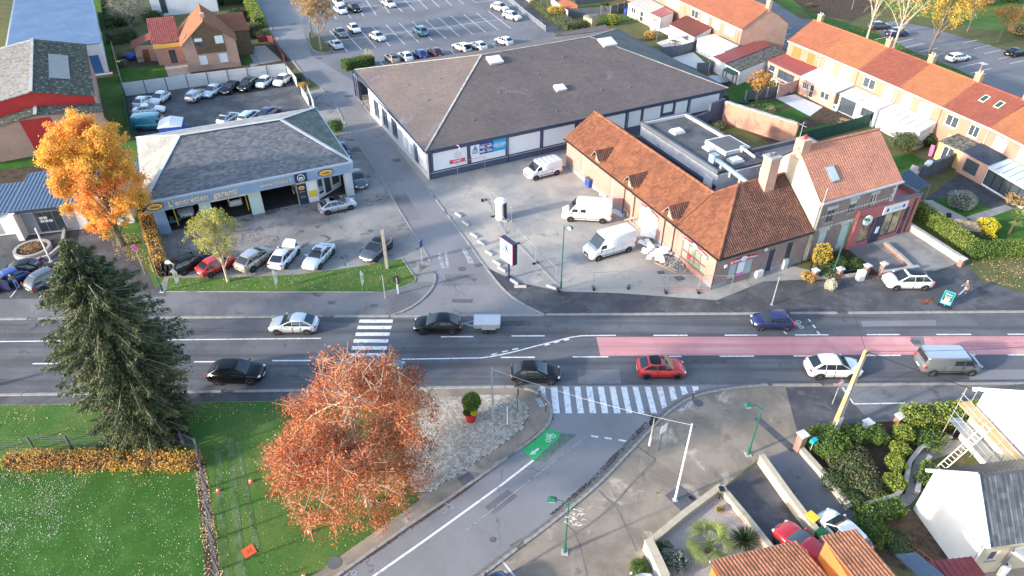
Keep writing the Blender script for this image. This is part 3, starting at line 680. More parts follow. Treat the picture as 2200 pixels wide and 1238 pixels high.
# ---- road markings
def quad_px(m,pts,z): m.face([G(x,y,z) for x,y in pts])
def mark(par,pts,z=.016,mat='paint',name='marking'):
    m = MB(); w = [G(x,y,z) for x,y in pts]
    if sum(w[i-1][0]*w[i][1]-w[i][0]*w[i-1][1] for i in range(len(w))) < 0: w = w[::-1]
    m.face(w); return m.build(name,mat,par)
def mline(par,px,w=.12,z=.016,mat='paint',name='line'):
    P = [G(x,y,z) for x,y in px]; m = MB()
    for i in range(len(P)-1):
        d = (P[i+1]-P[i]).normalized(); n = Vector((-d.y,d.x,0))*w/2; a,b = P[i],P[i+1]
        m.face([a-n,b-n,b+n,a+n])
    return m.build(name,mat,par)
LM = bpy.data.objects.new('lane_markings',None); COL.objects.link(LM); tag(LM,kind='structure')
for a,b,y in [(947,1017,723.6),(1099,1170,722),(1404,1477,720.8),(1557,1627,720.4),(1708,1780,719.8),(1862,1933,719.2),(2012,2087,718.8),(2165,2240,718.4),
                (-90,-5,783),(70,151,781.5),(417,500,777.5),(585,668,775),(1076,1149,768),(1231,1307,767),(1392,1464,766.2),(1546,1620,765.6),(1705,1776,765),(1860,1935,763.8),(2065,2096,763),(2165,2240,762.6)]:
    mline(LM,[(a,y),(b,y-.3)],.15,name='dash')
for a,b,y in [(1056,1068,761.5),(1079,1091,755.5),(1101,1113,750.5),(1170,1181,741),(1191,1202,735.5),(1212,1223,730.5)]: mline(LM,[(a,y+.8),(b,y-1.8)],.16,name='dash')
mline(LM,[(-150,736),(0,734),(400,730),(690,727)],.13)
mline(LM,[(863,772),(960,770.5),(1035,769),(1062,765),(1100,757),(1150,744),(1190,734),(1225,725),(1250,721.5),(1323,720.5)],.13)
for a,b in [((1736,686),(1742,691)),((1746,698),(1752,705)),((1755,712),(1761,718)),((1684,712),(1690,718))]: mline(LM,[a,b],.14,name='dash')
sheet('red_lane',[(1281,724),(1600,723.5),(2260,722.5),(2260,761.5),(1800,763),(1290,764.5)],.0125,'paint_red')
sheet('patched_asphalt',[(1955,724),(1984,723.5),(1988,745),(1965,744)],.0165,'asphalt_side')
for pp,mt in [([(150,690),(330,688),(332,700),(150,702)],'asphalt_lot'),([(560,790),(640,789),(645,812),(562,813)],'asphalt_dark'),([(1060,690),(1140,689),(1142,700),(1062,701)],'asphalt_dark'),([(1240,795),(1330,794),(1335,824),(1243,825)],'asphalt_lot'),([(1480,772),(1560,771),(1563,782),(1482,783)],'asphalt_dark'),([(1850,690),(2010,688),(2012,700),(1852,702)],'asphalt_side'),([(2080,795),(2200,794),(2204,815),(2083,816)],'asphalt_side'),([(1040,1090),(1090,1052),(1112,1066),(1062,1106)],'asphalt_lot'),([(840,420),(872,415),(905,470),(870,476)],'asphalt_lot'),([(955,590),(1040,588),(1055,612),(960,615)],'asphalt_lot')]: sheet('road_patch',pp,.0112,mt)
ZN = bpy.data.objects.new('zebra_crossing_north',None); COL.objects.link(ZN); tag(ZN,kind='structure')
za,zb = G(772,690).x,G(844,690).x
for y in (690.5,704,718.5,733,748,763,779,796):
    Y = G(800,y).y; m = MB(); m.face([(za,Y-.23,.017),(zb,Y-.23,.017),(zb,Y+.23,.017),(za,Y+.23,.017)]); m.build('bar','paint',ZN)
ZS = bpy.data.objects.new('zebra_crossing_south',None); COL.objects.link(ZS); tag(ZS,kind='structure')
tops = [(1183,1197),(1209,1222),(1234,1246.5),(1259,1272),(1284,1297),(1309,1322),(1334,1346),(1359,1371),(1385,1397)]
for a,b in tops:
    k = (888+457)/(831+457); mark(ZS,[(a,831),(b,831),(1100+(b-1100)*k+1.5,888),(1100+(a-1100)*k+1.5,888)],.017,name='bar')
for p in ([(1159,831),(1171,831),(1173,852),(1165,846)],[(1410,831),(1423,831),(1433,873),(1423,878)],[(1436,831),(1448,831),(1455,857),(1443,862)],[(1461,830.5),(1473,830.5),(1478,845),(1466,849)],[(1486,830),(1500,830),(1501,837),(1490,841)]):
    mark(ZS,p,.017,name='bar')
mark(ZS,[(1454,883),(1484,862),(1492,866),(1468,887)],.019,'paint_worn','tactile_slab')
mark(ZS,[(1150,856),(1160,854),(1171,874),(1160,876)],.019,'paint_worn','tactile_slab')
SM = bpy.data.objects.new('side_road_markings',None); COL.objects.link(SM); tag(SM,kind='structure')
mline(SM,[(1147,988),(1080,1040),(985,1109),(900,1170),(800,1240),(720,1298)],.16)
for a,b in [((1270,936.5),(1285,939)),((1299,940.5),(1314,943)),((1328,945),(1345,948))]: mline(SM,[a,b],.16,name='dash')
mark(SM,[(1121,967),(1177,920.5),(1205,928),(1197,943),(1147,990)],.018,'paint_green','cycle_box')
mark(SM,[(1147,990),(1200,942),(1205,930),(1240,934),(1206,960),(1170,993)],.0175,'paint_green_worn','worn_green_paint')
mark(SM,[(1138,977),(1144,967.5),(1146,970),(1156,962),(1159,964.5),(1149,972.5),(1152,975)],.021,'paint','arrow')
def bike_mark(cx,cy,rz,s=1.0,z=.0215,mat='paint'):
    m = MB(); c = G(cx,cy,z)
    def rp(x,y): return (c.x+s*(x*math.cos(rz)-y*math.sin(rz)),c.y+s*(x*math.sin(rz)+y*math.cos(rz)),z)
    for wx in (-.45,.45):
        for k in range(12):
            a,b = 2*math.pi*k/12,2*math.pi*(k+1)/12
            m.face([rp(wx+.24*math.cos(a),.24*math.sin(a)),rp(wx+.33*math.cos(a),.33*math.sin(a)),rp(wx+.33*math.cos(b),.33*math.sin(b)),rp(wx+.24*math.cos(b),.24*math.sin(b))])
    for (ax,ay),(bx,by) in [((-.45,0),(-.15,.45)),((-.15,.45),(.3,.45)),((.3,.45),(0,0)),((0,0),(-.2,.55)),((.45,0),(.25,.7)),((.25,.7),(.05,.7)),((0,0),(-.45,0))]:
        d = Vector((bx-ax,by-ay)).normalized(); n = Vector((-d.y,d.x))*.05
        m.face([rp(ax-n.x,ay-n.y),rp(bx-n.x,by-n.y),rp(bx+n.x,by+n.y),rp(ax+n.x,ay+n.y)])
    return m.build('cycle_symbol',mat,SM)
bike_mark(1183,941,rad(50),.62); bike_mark(962,1092,rad(40),.6,mat='paint_worn'); bike_mark(1718,697,rad(90),.75); bike_mark(752,1236,rad(40),.6,mat='paint_worn')
mline(SM,[(1262,937),(1208,978),(1100,1062),(1000,1140)],.05,.0155,'paint_worn','seam')
mline(LM,[(957,540),(962,575)],.3,mat='paint_worn',name='worn_arrow'); mark(LM,[(991,534),(999,533),(1019,566),(1007,567)],.016,'paint_worn','worn_arrow'); mline(LM,[(942,543),(953,577)],.35,mat='paint_worn',name='worn_arrow')
BM = bpy.data.objects.new('bay_markings',None); COL.objects.link(BM); tag(BM,kind='structure')
mline(BM,[(1810,832),(1834,868),(1945,866)],.12,.018); mline(BM,[(1816,851),(1826,850)],.12,.018)
mline(BM,[(1075,1200),(1105,1238),(1135,1275)],.12,.018); mline(BM,[(1098,1240),(1110,1250)],.1,.018)
mline(BM,[(22,640),(52,600)],.1,.018); mline(BM,[(85,640),(105,610)],.1,.018)
CP = bpy.data.objects.new('car_park_lines',None); COL.objects.link(CP); tag(CP,kind='structure')
def zz(x,y): return (550+x/3.87,y/3.87)
for l in [((900,-20),(1000,125)),((1010,-20),(1110,110)),((1120,0),(1218,100)),((1235,0),(1320,88)),((1350,0),(1425,75)),((1460,0),(1525,60)),((1575,0),(1628,48)),((1685,0),(1725,35)),
          ((613,255),(760,430)),((700,225),(880,418)),((860,240),(998,400)),((965,220),(1115,385)),((1080,205),(1237,370)),((1190,192),(1352,352)),((1300,180),(1467,337)),((1410,168),(1580,322)),((1520,150),(1692,303)),((1622,135),(1802,285)),((1727,120),(1910,270)),((1832,108),(2018,253)),((1930,92),(2118,237)),
          ((570,352),(2060,160)),((830,66),(1400,-2)),((1030,510),(1060,545)),((1620,418),(1655,455)),((1965,365),(2000,398)),((900,525),(2060,352)),((640,120),(670,160)),((760,110),(790,150)),((870,100),(897,137)),((1790,0),(1830,22)),((1830,22),(2050,-8)),((1980,5),(2130,95))]:
    mline(CP,[zz(*l[0]),zz(*l[1])],.13,.014)
for l in [((1560,-5),(1700,62)),((1672,78),(1698,72)),((1665,90),(1690,84)),((1660,100),(1690,95)),((1880,85),(1915,78)),((1925,92),(1962,83)),((1945,102),(1985,93)),((1975,112),(2015,103)),((2000,122),(2030,114)),((2062,145),(2100,136)),((2085,158),(2130,147)),((2115,115),(2150,108)),((2145,127),(2185,118)),((2170,137),(2200,130)),((2070,92),(2100,86)),((2092,105),(2128,97))]:
    mline(CP,[l[0],l[1]],.13,.014)
# covers, drains
def cover(name,px,w,h,rz=0,mat='concrete_dark',z=.02,ribs=True):
    c = G(*px); m = MB(); m.cbox((0,0,z),(w,h,.02))
    if ribs:
        for k in range(4): m.cbox((0,-h*.35+k*h*.23,z+.012),(w*.85,.02,.008))
    o = m.build(name,mat,loc=(c.x,c.y,0),rz=rz); tag(o,kind='structure'); return o
for px,w,h,r in [((993,647),1.9,.55,0),((1173,668),.7,.5,0),((852,345),1.0,.9,.3),((685,125),1.0,.7,.2),((750,207),1.2,.8,.2),((630,52),1.0,.5,.2),((1002,1030),1.0,.9,.6),((803,657),.7,.5,0),((712,651),.7,.5,0),((1462,1070),1.5,1.5,.6),((1487,1070),.4,.4,.6),((1063,942),.7,.6,.6),((1113,1172),.9,.6,.6),((1967,735),.8,.5,0),((1028,570),.8,.5,.5),((1722,845),.5,.45,0),((1420,586),.7,.5,.1)]:
    cover('access_cover',px,w,h,r)
for px,r in [((1178,697),.45),((66,702),.45),((992,578),.4),((718,1210),.45),((1500,866),.4),((1058,1160),.2)]:
    m = MB(); m.lathe([(r,0),(r,.02),(r*.9,.024),(r*.85,.02)],18); c = G(*px); tag(m.build('manhole_cover','concrete_dark',loc=(c.x,c.y,.008)),kind='structure')
# ------------------------------------------------------------ vehicles
PAINT = {}
def paint(name,col,metal=.25,rough=.28):
    dk = sum(col) < .1; M('car_'+name,col,rough,var=0,fine=0,metal=metal,coat=.35 if dk else 1.0,spec=.22 if dk else .5); PAINT[name] = MAT['car_'+name]
for n_,c_,me_ in [('white',(.78,.79,.80),0),('silver',(.50,.53,.56),.5),('pale',(.58,.63,.66),.35),('black',(.007,.0075,.009),0),('navy',(.018,.028,.12),.3),('blue',(.02,.06,.30),.3),('skyblue',(.12,.26,.36),.4),
                    ('red',(.52,.018,.022),.1),('grey',(.10,.115,.13),.4),('midgrey',(.19,.205,.22),.4),('maroon',(.07,.012,.02),.2),('teal',(.025,.20,.28),.2),('beige',(.40,.36,.31),.3),('vanwhite',(.74,.75,.75),0),('cream',(.72,.71,.66),0)]: paint(n_,c_,me_)
M('car_light',(.72,.76,.80),.1,var=0,fine=0,spec=.9); M('car_tail',(.42,.012,.015),.2,var=0,fine=0,spec=.7); M('alloy',(.52,.53,.55),.3,var=0,fine=0,metal=.7); M('alloy_dark',(.06,.06,.065),.35,var=0,fine=0,metal=.4)
M('plate',(.74,.74,.70),.5,var=0,fine=0)
SPEC = { # L W H hoodLen hoodZ noseZ belt  xr(rear glass base) rr rf(roof ends) wheelbase wr  sides
 'hatch': dict(L=4.05,W=1.74,H=1.47,hood=0.98,hz=.98,nz=.72,bz=.93,xr=.10,rr=0.95,rf=2.0,wb=2.52,wr=.31,sides=[.36,.62]),
 'hatch3': dict(L=4.0,W=1.74,H=1.47,hood=0.98,hz=.98,nz=.72,bz=.95,xr=.10,rr=0.92,rf=2.05,wb=2.51,wr=.32,sides=[.48]),
 'compact': dict(L=4.3,W=1.80,H=1.47,hood=1.06,hz=.96,nz=.70,bz=.93,xr=.12,rr=1.1,rf=2.15,wb=2.64,wr=.32,sides=[.35,.62]),
 'sedan': dict(L=4.55,W=1.78,H=1.42,hood=1.25,hz=.95,nz=.68,bz=.93,xr=.72,rr=1.35,rf=2.25,wb=2.72,wr=.32,sides=[.34,.62],deck=.96),
 'estate': dict(L=4.6,W=1.79,H=1.46,hood=1.20,hz=.95,nz=.70,bz=.93,xr=.10,rr=0.5,rf=2.15,wb=2.70,wr=.32,sides=[.26,.48,.70]),
 'mpv': dict(L=4.4,W=1.84,H=1.66,hood=0.86,hz=1.08,nz=.78,bz=1.0,xr=.10,rr=0.9,rf=1.85,wb=2.74,wr=.34,sides=[.28,.55]),
 'suv': dict(L=4.45,W=1.85,H=1.64,hood=1.04,hz=1.06,nz=.86,bz=1.04,xr=.10,rr=0.98,rf=2.05,wb=2.67,wr=.36,sides=[.30,.58]),
 'mini': dict(L=3.65,W=1.64,H=1.49,hood=0.78,hz=.98,nz=.74,bz=.92,xr=.08,rr=0.7,rf=1.62,wb=2.35,wr=.29,sides=[.36,.64]),
 'minibus': dict(L=4.96,W=1.93,H=1.92,hood=.72,hz=1.22,nz=.92,bz=1.10,xr=.05,rr=.16,rf=1.42,wb=3.2,wr=.34,sides=[],panes=[(.56,.74),(.77,.95)],top=.90),
 'panelvan': dict(L=4.9,W=1.92,H=1.96,hood=.80,hz=1.20,nz=.95,bz=1.10,xr=.05,rr=.12,rf=1.55,wb=3.0,wr=.34,sides=[],panes=[(.76,.95)],top=.90),
 'sprinter': dict(L=5.6,W=1.95,H=2.42,hood=.78,hz=1.25,nz=.95,bz=1.15,xr=.04,rr=.10,rf=1.65,wb=3.55,wr=.35,sides=[],panes=[(.62,.74),(.81,.95)],top=.92),
 'master': dict(L=5.55,W=2.05,H=2.50,hood=.82,hz=1.28,nz=1.0,bz=1.18,xr=.04,rr=.10,rf=1.75,wb=3.68,wr=.35,sides=[],panes=[(.80,.95)],top=.92),
 'oldvan': dict(L=4.9,W=1.95,H=2.15,hood=.70,hz=1.2,nz=.92,bz=1.1,xr=.04,rr=.10,rf=1.30,wb=3.0,wr=.33,sides=[],panes=[(.80,.95)],top=.92),
}
CARMESH = {}
def car_meshes(kind):
    if kind in CARMESH: return CARMESH[kind]
    S = SPEC[kind]; L,W,H = S['L'],S['W'],S['H']; X0,X1 = -L/2,L/2; hw = W/2
    out = []
    xf = X1-S['hood']; xr = X0+S['xr']; bz = S['bz']; van = 'panes' in S
    deck = S.get('deck',bz+.02)
    # lower hull stations: x, halfwidth, ztop, zbottom
    st = [(X0,.70*hw,bz-.30,.42),(X0+.05,.86*hw,bz-.10,.30),(X0+.22,.955*hw,deck-.02 if not van else bz,.24),(X0+.7,hw,deck if S['xr'] > .5 else bz,.20),(X0+1.3,hw,bz,.19),(0,hw,bz,.19),(xf-.25,hw,bz+.01,.19),
          (xf,hw,(bz+S['hz'])/2+.02,.19),(xf+S['hood']*.35,.985*hw,S['hz']-.03,.20),(xf+S['hood']*.68,.945*hw,S['nz']+.10,.21),(X1-.14,.87*hw,S['nz'],.24),(X1-.03,.74*hw,S['nz']-.12,.30),(X1,.58*hw,S['nz']-.24,.38)]
    if S['xr'] > .5: st[2] = (X0+.22,.955*hw,deck,.24)
    m = MB(); rings = []
    for x,w_,zt,zb in st:
        h = zt-zb
        half = [(0,zb),(w_*.80,zb),(w_*.965,zb+h*.18),(w_,zb+h*.5),(w_*.985,zb+h*.74),(w_*.93,zb+h*.93),(w_*.80,zt),(w_*.4,zt+.018),(0,zt+.025)]
        ring = [(x,y,z) for y,z in half]+[(x,-y,z) for y,z in half[-2:0:-1]]
        rings.append(ring)
    nr = len(rings[0]); base = 0
    for r in rings: m.v += r
    for i in range(len(rings)-1):
        for k in range(nr): a = i*nr+k; b = i*nr+(k+1) % nr; m.f.append((a,a+nr,b+nr,b)); m.r.append(.5)
    m.f.append(tuple(range(nr))); m.r.append(.5); m.f.append(tuple((len(rings)-1)*nr+k for k in range(nr))[::-1]); m.r.append(.5)
    out.append(('body',m.mesh('body',None,True),'P'))
    # cabin
    wb_ = .925*hw if not van else .97*hw; wt = S.get('top',.70)*hw; zb_ = bz-.03; zt_ = H-.06; rr = X0+S['rr']; rf = X1-S['rf']
    def edge(t):
        bu = math.sin(math.pi*min(1,t*.9))*(.055 if not van else .03)
        return lerp(xf+.02,rf+.03,t)+bu,lerp(xr,rr-.02,t)-bu*.9,lerp(wb_,wt+.02,t**1.25),lerp(zb_,zt_-.02,t)
    def lerp(a,b,t): return a+(b-a)*t
    def ring(x0,x1,w_,z,ch):
        k = .94 if not van else 1.0
        return [(x0+ch,-w_*k,z),((x0+x1)/2,-w_,z),(x1-ch,-w_*.985,z),(x1,-w_+ch*1.4,z),(x1,w_-ch*1.4,z),(x1-ch,w_*.985,z),((x0+x1)/2,w_,z),(x0+ch,w_*k,z),(x0,w_*k-ch,z),(x0,-w_*k+ch,z)]
    m = MB(); lv = []
    for t in (0,.3,.6,.85,1.0):
        a_,c_,w_,z_ = edge(t); lv.append(ring(c_,a_,w_,z_,.10+.04*t))
    lv.append(ring(rr+.06,rf-.07,wt*.92,H-.015,.15))
    for r in lv: m.v += r
    for i in range(len(lv)-1):
        for k in range(10): a = i*10+k; b = i*10+(k+1) % 10; m.f.append((a,b,b+10,a+10)); m.r.append(.5)
    out.append(('cabin',m.mesh('cabin',None,True),'P'))
    m = MB(); m.v += ring(rr+.03,rf-.04,wt*.95,H-.022,.15)+ring(rr+.28,rf-.28,wt*.62,H+.012,.18)
    for k in range(10): m.f.append((k,(k+1) % 10,10+(k+1) % 10,10+k)); m.r.append(.5)
    m.f.append(tuple(range(10,20))); m.r.append(.5)
    out.append(('roof',m.mesh('roof',None,True),'R'))
    def strip(rows,off):
        """pane as a strip of rows (left point, right point)"""
        m = MB(); q = []
        for i,(p,r_) in enumerate(rows):
            p,r_ = Vector(p),Vector(r_); j = min(i+1,len(rows)-1); k = max(i-1,0)
            up = (Vector(rows[j][0])-Vector(rows[k][0])); nrm = (r_-p).cross(up).normalized(); q.append((p+nrm*off,r_+nrm*off,p-nrm*.03,r_-nrm*.03))
        for i in range(len(q)-1):
            m.face([q[i][0],q[i][1],q[i+1][1],q[i+1][0]]); m.face([q[i][2],q[i][0],q[i+1][0],q[i+1][2]]); m.face([q[i][1],q[i][3],q[i+1][3],q[i+1][1]])
        m.face([q[0][2],q[0][3],q[0][1],q[0][0]]); m.face([q[-1][0],q[-1][1],q[-1][3],q[-1][2]])
        return m
    ts = [.12,.35,.6,.80,.94]
    out.append(('windscreen',strip([((edge(t)[0],-edge(t)[2]*.86,edge(t)[3]),(edge(t)[0],edge(t)[2]*.86,edge(t)[3])) for t in ts],.014).mesh('windscreen','glass_car',True),None))
    if not van or kind == 'minibus':
        ts = [.22 if not van else .35,.5,.75,.93]
        out.append(('rear_window',strip([((edge(t)[1],edge(t)[2]*.80,edge(t)[3]),(edge(t)[1],-edge(t)[2]*.80,edge(t)[3])) for t in ts],.014).mesh('rear_window','glass_car',True),None))
    ts = [.13,.4,.68,.92] if not van else ([.12,.30,.46] if H > 2.1 else [.12,.4,.70])
    a0,c0 = edge(ts[0])[:2]; a1,c1 = edge(ts[-1])[:2]
    if van: rel = [(c0+(a0-c0)*p,c0+(a0-c0)*q) for p,q in S['panes']]
    else:
        cuts = [0]+S['sides']+[1]; xa,xb = c0+.20,a0-.10; rel = [(lerp(xa,xb,cuts[i])+(.025 if i else 0),lerp(xa,xb,cuts[i+1])-(.025 if i < len(cuts)-2 else 0)) for i in range(len(cuts)-1)]
    for (p,q) in rel:
        for s_ in (-1,1):
            rows = []
            for t in ts:
                e_ = edge(t); lo,hi = e_[1]+.18,e_[0]-.10; p1 = min(max(p,lo),hi); q1 = max(min(q,hi),p1+.02)
                def wy(x):
                    f = (x-e_[1])/(e_[0]-e_[1]); return e_[2]*(lerp(.94 if not van else 1,1,f*2) if f < .5 else lerp(1,.985,f*2-1))
                A,B = (p1,s_*wy(p1),e_[3]),(q1,s_*wy(q1),e_[3]); rows.append((A,B) if s_ < 0 else (B,A))
            out.append(('side_window',strip(rows,.014).mesh('side_window','glass_car',True),None))
    # lights, grille, plates, mirrors
    for s_ in (-1,1):
        m = MB(); m.blob((X1-.20,s_*hw*.70,S['nz']-.07),.20,.17,.09,8,4); out.append(('headlight',m.mesh('headlight','car_light',True),None))
        m = MB()
        if van or kind in ('mpv','mini','estate'): m.blob((X0+.10,s_*hw*.90,bz-.12),.09,.10,.24,8,4)
        else: m.blob((X0+.10,s_*hw*.76,bz-.13),.11,.22,.085,8,4)
        out.append(('tail_light',m.mesh('tail_light','car_tail',True),None))
        m = MB(); m.blob((xf-.30,s_*(hw+.09),bz+.06),.09,.11,.075,8,4); out.append(('wing_mirror',m.mesh('wing_mirror',None,True),'P' if not van else 'K'))
    m = MB(); m.box(X1-.10,X1+.012,-.42,.42,.38,S['nz']-.22); out.append(('grille',m.mesh('grille','black_plastic'),None))
    m = MB(); m.box(X1,X1+.022,-.26,.26,.42,.53); out.append(('number_plate',m.mesh('number_plate','plate'),None))
    m = MB(); m.box(X0-.012,X0+.05,-.26,.26,.52,.63); out.append(('number_plate',m.mesh('number_plate','plate'),None))
    for s_ in (-1,1):
        m = MB(); m.box(-S['wb']/2+.4,S['wb']/2-.4,s_*(hw*.965)-.02,s_*(hw*.965)+.02,.17,.27); out.append(('sill_trim',m.mesh('sill_trim','black_plastic'),None))
        for xx in (-1,1):
            m = MB(); m.lathe([(S['wr']+.06,hw-.25),(S['wr']+.06,hw+.004)] if s_ > 0 else [(S['wr']+.06,-hw-.004),(S['wr']+.06,-hw+.25)],16,(xx*S['wb']/2,0,S['wr']+.01),'y'); out.append(('wheel_arch',m.mesh('wheel_arch','black_plastic'),None))
    m = MB(); xs = [a for p in rel for a in p]+([-.35*L/2,.1] if van else [])
    for x in xs:
        for s_ in (-1,1): m.box(x-.008,x+.008,s_*hw*.99-.012,s_*hw*.99+.012,.30,bz-.06)
    m.box(X1-S['hood']+.02,X1-S['hood']+.035,-hw*.8,hw*.8,S['hz']-.05,S['hz']+.012)
    for s_ in (-1,1): m.box(X0+.45,X1-.5,s_*hw*1.0-.008,s_*hw*1.0+.008,.52,.58 if van else .545)
    out.append(('seams',m.mesh('seams','black_plastic'),'S'))
    CARMESH[kind] = out; return out
WHEEL = {}
def wheel_mesh(wr,dark):
    k = (round(wr,2),dark)
    if k in WHEEL: return WHEEL[k]
    m = MB(); m.lathe([(wr*.62,-.09),(wr*.9,-.10),(wr,-.07),(wr,.07),(wr*.9,.10),(wr*.62,.09)],18,axis='y'); t = m.mesh('tyre','rubber',True)
    m = MB(); m.lathe([(wr*.63,-.085),(wr*.63,.085)],16,axis='y')
    for s_ in (-1,1):
        for q in range(5):
            a = 2*math.pi*q/5; m.bar((.03*math.cos(a),s_*.092,.03*math.sin(a)),(wr*.6*math.cos(a),s_*.092,wr*.6*math.sin(a)),.06,.02)
    r_ = m.mesh('rim','alloy_dark' if dark else 'alloy'); WHEEL[k] = (t,r_); return WHEEL[k]
CARS = []
def car(kind,px,head,label,colour='white',cat='car',name='parked_car',group=None,roof=None,dark=False,z=0.0,at=None,extra=None,skip=()):
    """px: photo pixel under the middle of the car; head: heading in degrees"""
    c = at if at is not None else G(px[0],px[1]); S = SPEC[kind]
    t = T(name,label,cat,(c[0],c[1],z),rad(head),group); P = PAINT[colour]
    for nm,me,ms in car_meshes(kind):
        if nm in skip: continue
        o = link(nm,me,t)
        if ms == 'S': o['kind'] = 'stuff'
        elif ms:
            if not me.materials: me.materials.append(None)
            o.material_slots[0].link = 'OBJECT'
            o.material_slots[0].material = {'P': P,'R': PAINT[roof] if roof else P,'K': MAT['black_plastic']}[ms]
    ty,ri = wheel_mesh(S['wr'],dark)
    for x in (-1,1):
        for y in (-1,1):
            w_ = link('wheel',ty,t,(x*S['wb']/2,y*(S['W']/2-.085),S['wr'])); link('rim',ri,w_)
    CARS.append(t)
    if extra: extra(t,S)
    return t
def roof_rack(t,S):
    m = MB(); H = S['H']
    for y in (-.62,.62): m.bar((-1.9,y,H+.16),(1.0,y,H+.16),.05)
    for x in (-1.8,-1.1,-.4,.3,.9): m.bar((x,-.7,H+.13),(x,.7,H+.13),.05); m.bar((x,-.62,H-.03),(x,-.62,H+.16),.04); m.bar((x,.62,H-.03),(x,.62,H+.16),.04)
    for y in (-.25,.1): m.bar((-2.0,y,H+.22),(1.1,y,H+.22),.06)
    m.build('roof_rack','white_metal',t)
def bonnet_up(t,S):
    x = S['L']/2-S['hood']-.02; m = MB(); rows = []
    for k in range(6):
        f = k/5; w_ = .70-.16*f*f; xx = x+.80*f; z = S['hz']+.03+.50*f+.10*math.sin(f*3.14); rows.append([(xx-.05*abs(y)**2,y*w_,z) for y in (-1,-.6,0,.6,1)])
    for a,b in zip(rows,rows[1:]):
        for i in range(4): m.face([a[i],a[i+1],b[i+1],b[i]])
    m.build('bonnet',PAINT['white'],t,True)
    m = MB(); m.box(x+.02,S['L']/2-.25,-.6,.6,S['hz']-.3,S['hz']+.0); m.build('engine_bay','black',t)
def sunroof(t,S):
    m = MB(); H = S['H']; m.box(-.75,.35,-.46,.46,H-.03,H+.012); m.build('glass_roof','glass_car',t)
def small_sunroof(t,S):
    m = MB(); H = S['H']; m.box(-.25,.30,-.36,.36,H-.03,H+.014); m.build('sunroof','glass_car',t)
def open_boot(t,S):
    m = MB(); x = -S['L']/2+S['rr']; H = S['H']; m.cbox((x-.42,0,H+.05),(.85,1.15,.05)); m.build('tailgate','car_white',t)
    m = MB(); m.box(-S['L']/2-.02,-S['L']/2+.1,-.5,.5,.7,1.25); m.build('boot_opening','dark_void',t)
def open_door(t,S):
    m = MB(); m.bar((.75,S['W']/2,.62),(.15,S['W']/2+.75,.62),.06,.75); m.build('open_door',PAINT['navy'],t)
    m = MB(); m.bar((.72,S['W']/2,1.2),(.2,S['W']/2+.7,1.2),.03,.4); m.build('door_window','glass_car',t)
def roof_rails(t,S):
    m = MB()
    for y in (-.6,.6): m.bar((-1.3,y,S['H']+.03),(.5,y,S['H']+.03),.05)
    m.build('roof_rail','alloy',t)
E26 = 26.5; N26 = 116.5
tr = 'cars driving on the main road'
car('compact',(634,707),180,'silver hatchback on the road left of the striped crossing, heading left','pale',name='car',group=tr)
car('compact',(942,707),180,'black hatchback towing a small grey trailer','black',name='car',group=tr)
car('mini',(1656,700),180,'dark blue compact hatchback in the far lane beside the red strip','navy',name='car',group=tr)
car('suv',(512,812),0,'black crossover near the dark conifer, heading right','black',name='car',group=tr)
car('hatch',(1150,812),0,'black five-door hatchback beside the wide striped crossing','black',name='car',group=tr)
car('hatch3',(1418,801),0,'bright red three-door hatchback with a black roof','red',name='car',roof='black',dark=True,group=tr)
car('suv',(1785,801),0,'white crossover passing behind the ochre concrete pole','white',name='car',group=tr)
car('minibus',(2030,792),0,'grey van with windows in the near lane by the red strip','midgrey','van','van',roof='silver')
car('suv',(812,806),0,'dark car half hidden behind the copper-leaved tree','grey',name='car',group=tr)
car('hatch',(192,712),180,'white car glimpsed through the dark conifer','white',name='car',group=tr)
car('mpv',(1945,614),180,'white people carrier with black roof parked before the red-walled shop','white',roof='black')
# yard vans
wv = 'white vans parked in the yard'
car('panelvan',(1166,376),180+E26+2,'white van with a ladder rack on its roof','vanwhite','van','van',wv,extra=roof_rack)
car('sprinter',(1260,470),172+2,'white high-roof van with a small blue side window','cream','van','van',wv)
car('master',(1307,542),180+E26,'white high-roof van nearest the pile of white boards','vanwhite','van','van',wv)
# garage forecourt
gf = 'cars parked on the garage forecourt'
car('compact',(726,450),26,'silver hatchback with a dark glass roof outside the garage office','silver',group=gf,extra=sunroof)
car('compact',(810,545),N26+180-50,'dark hatchback with black roof parked beside the wooden post','grey',group=gf,roof='black')
car('sedan',(687,560),180+74,'pale blue saloon with a small sunroof facing the verge','pale',group=gf,extra=small_sunroof)
car('compact',(613,560),78,'white hatchback with its bonnet raised','white',group=gf,extra=bonnet_up)
car('suv',(552,566),62,'beige silver crossover beside the small yellow-green tree','beige',group=gf,roof='silver')
car('hatch',(470,578),50,'red hatchback seen through the small yellow-green tree','red',group=gf)
car('estate',(416,572),48,'black estate car by the rack of tyres','black',group=gf)
car('compact',(736,333),180+N26-6,'dark blue car squeezed between garage wall and street','navy',group=gf)
car('sedan',(770,393),180+N26-4,'charcoal saloon parked at the corner of the garage','grey',group=gf)
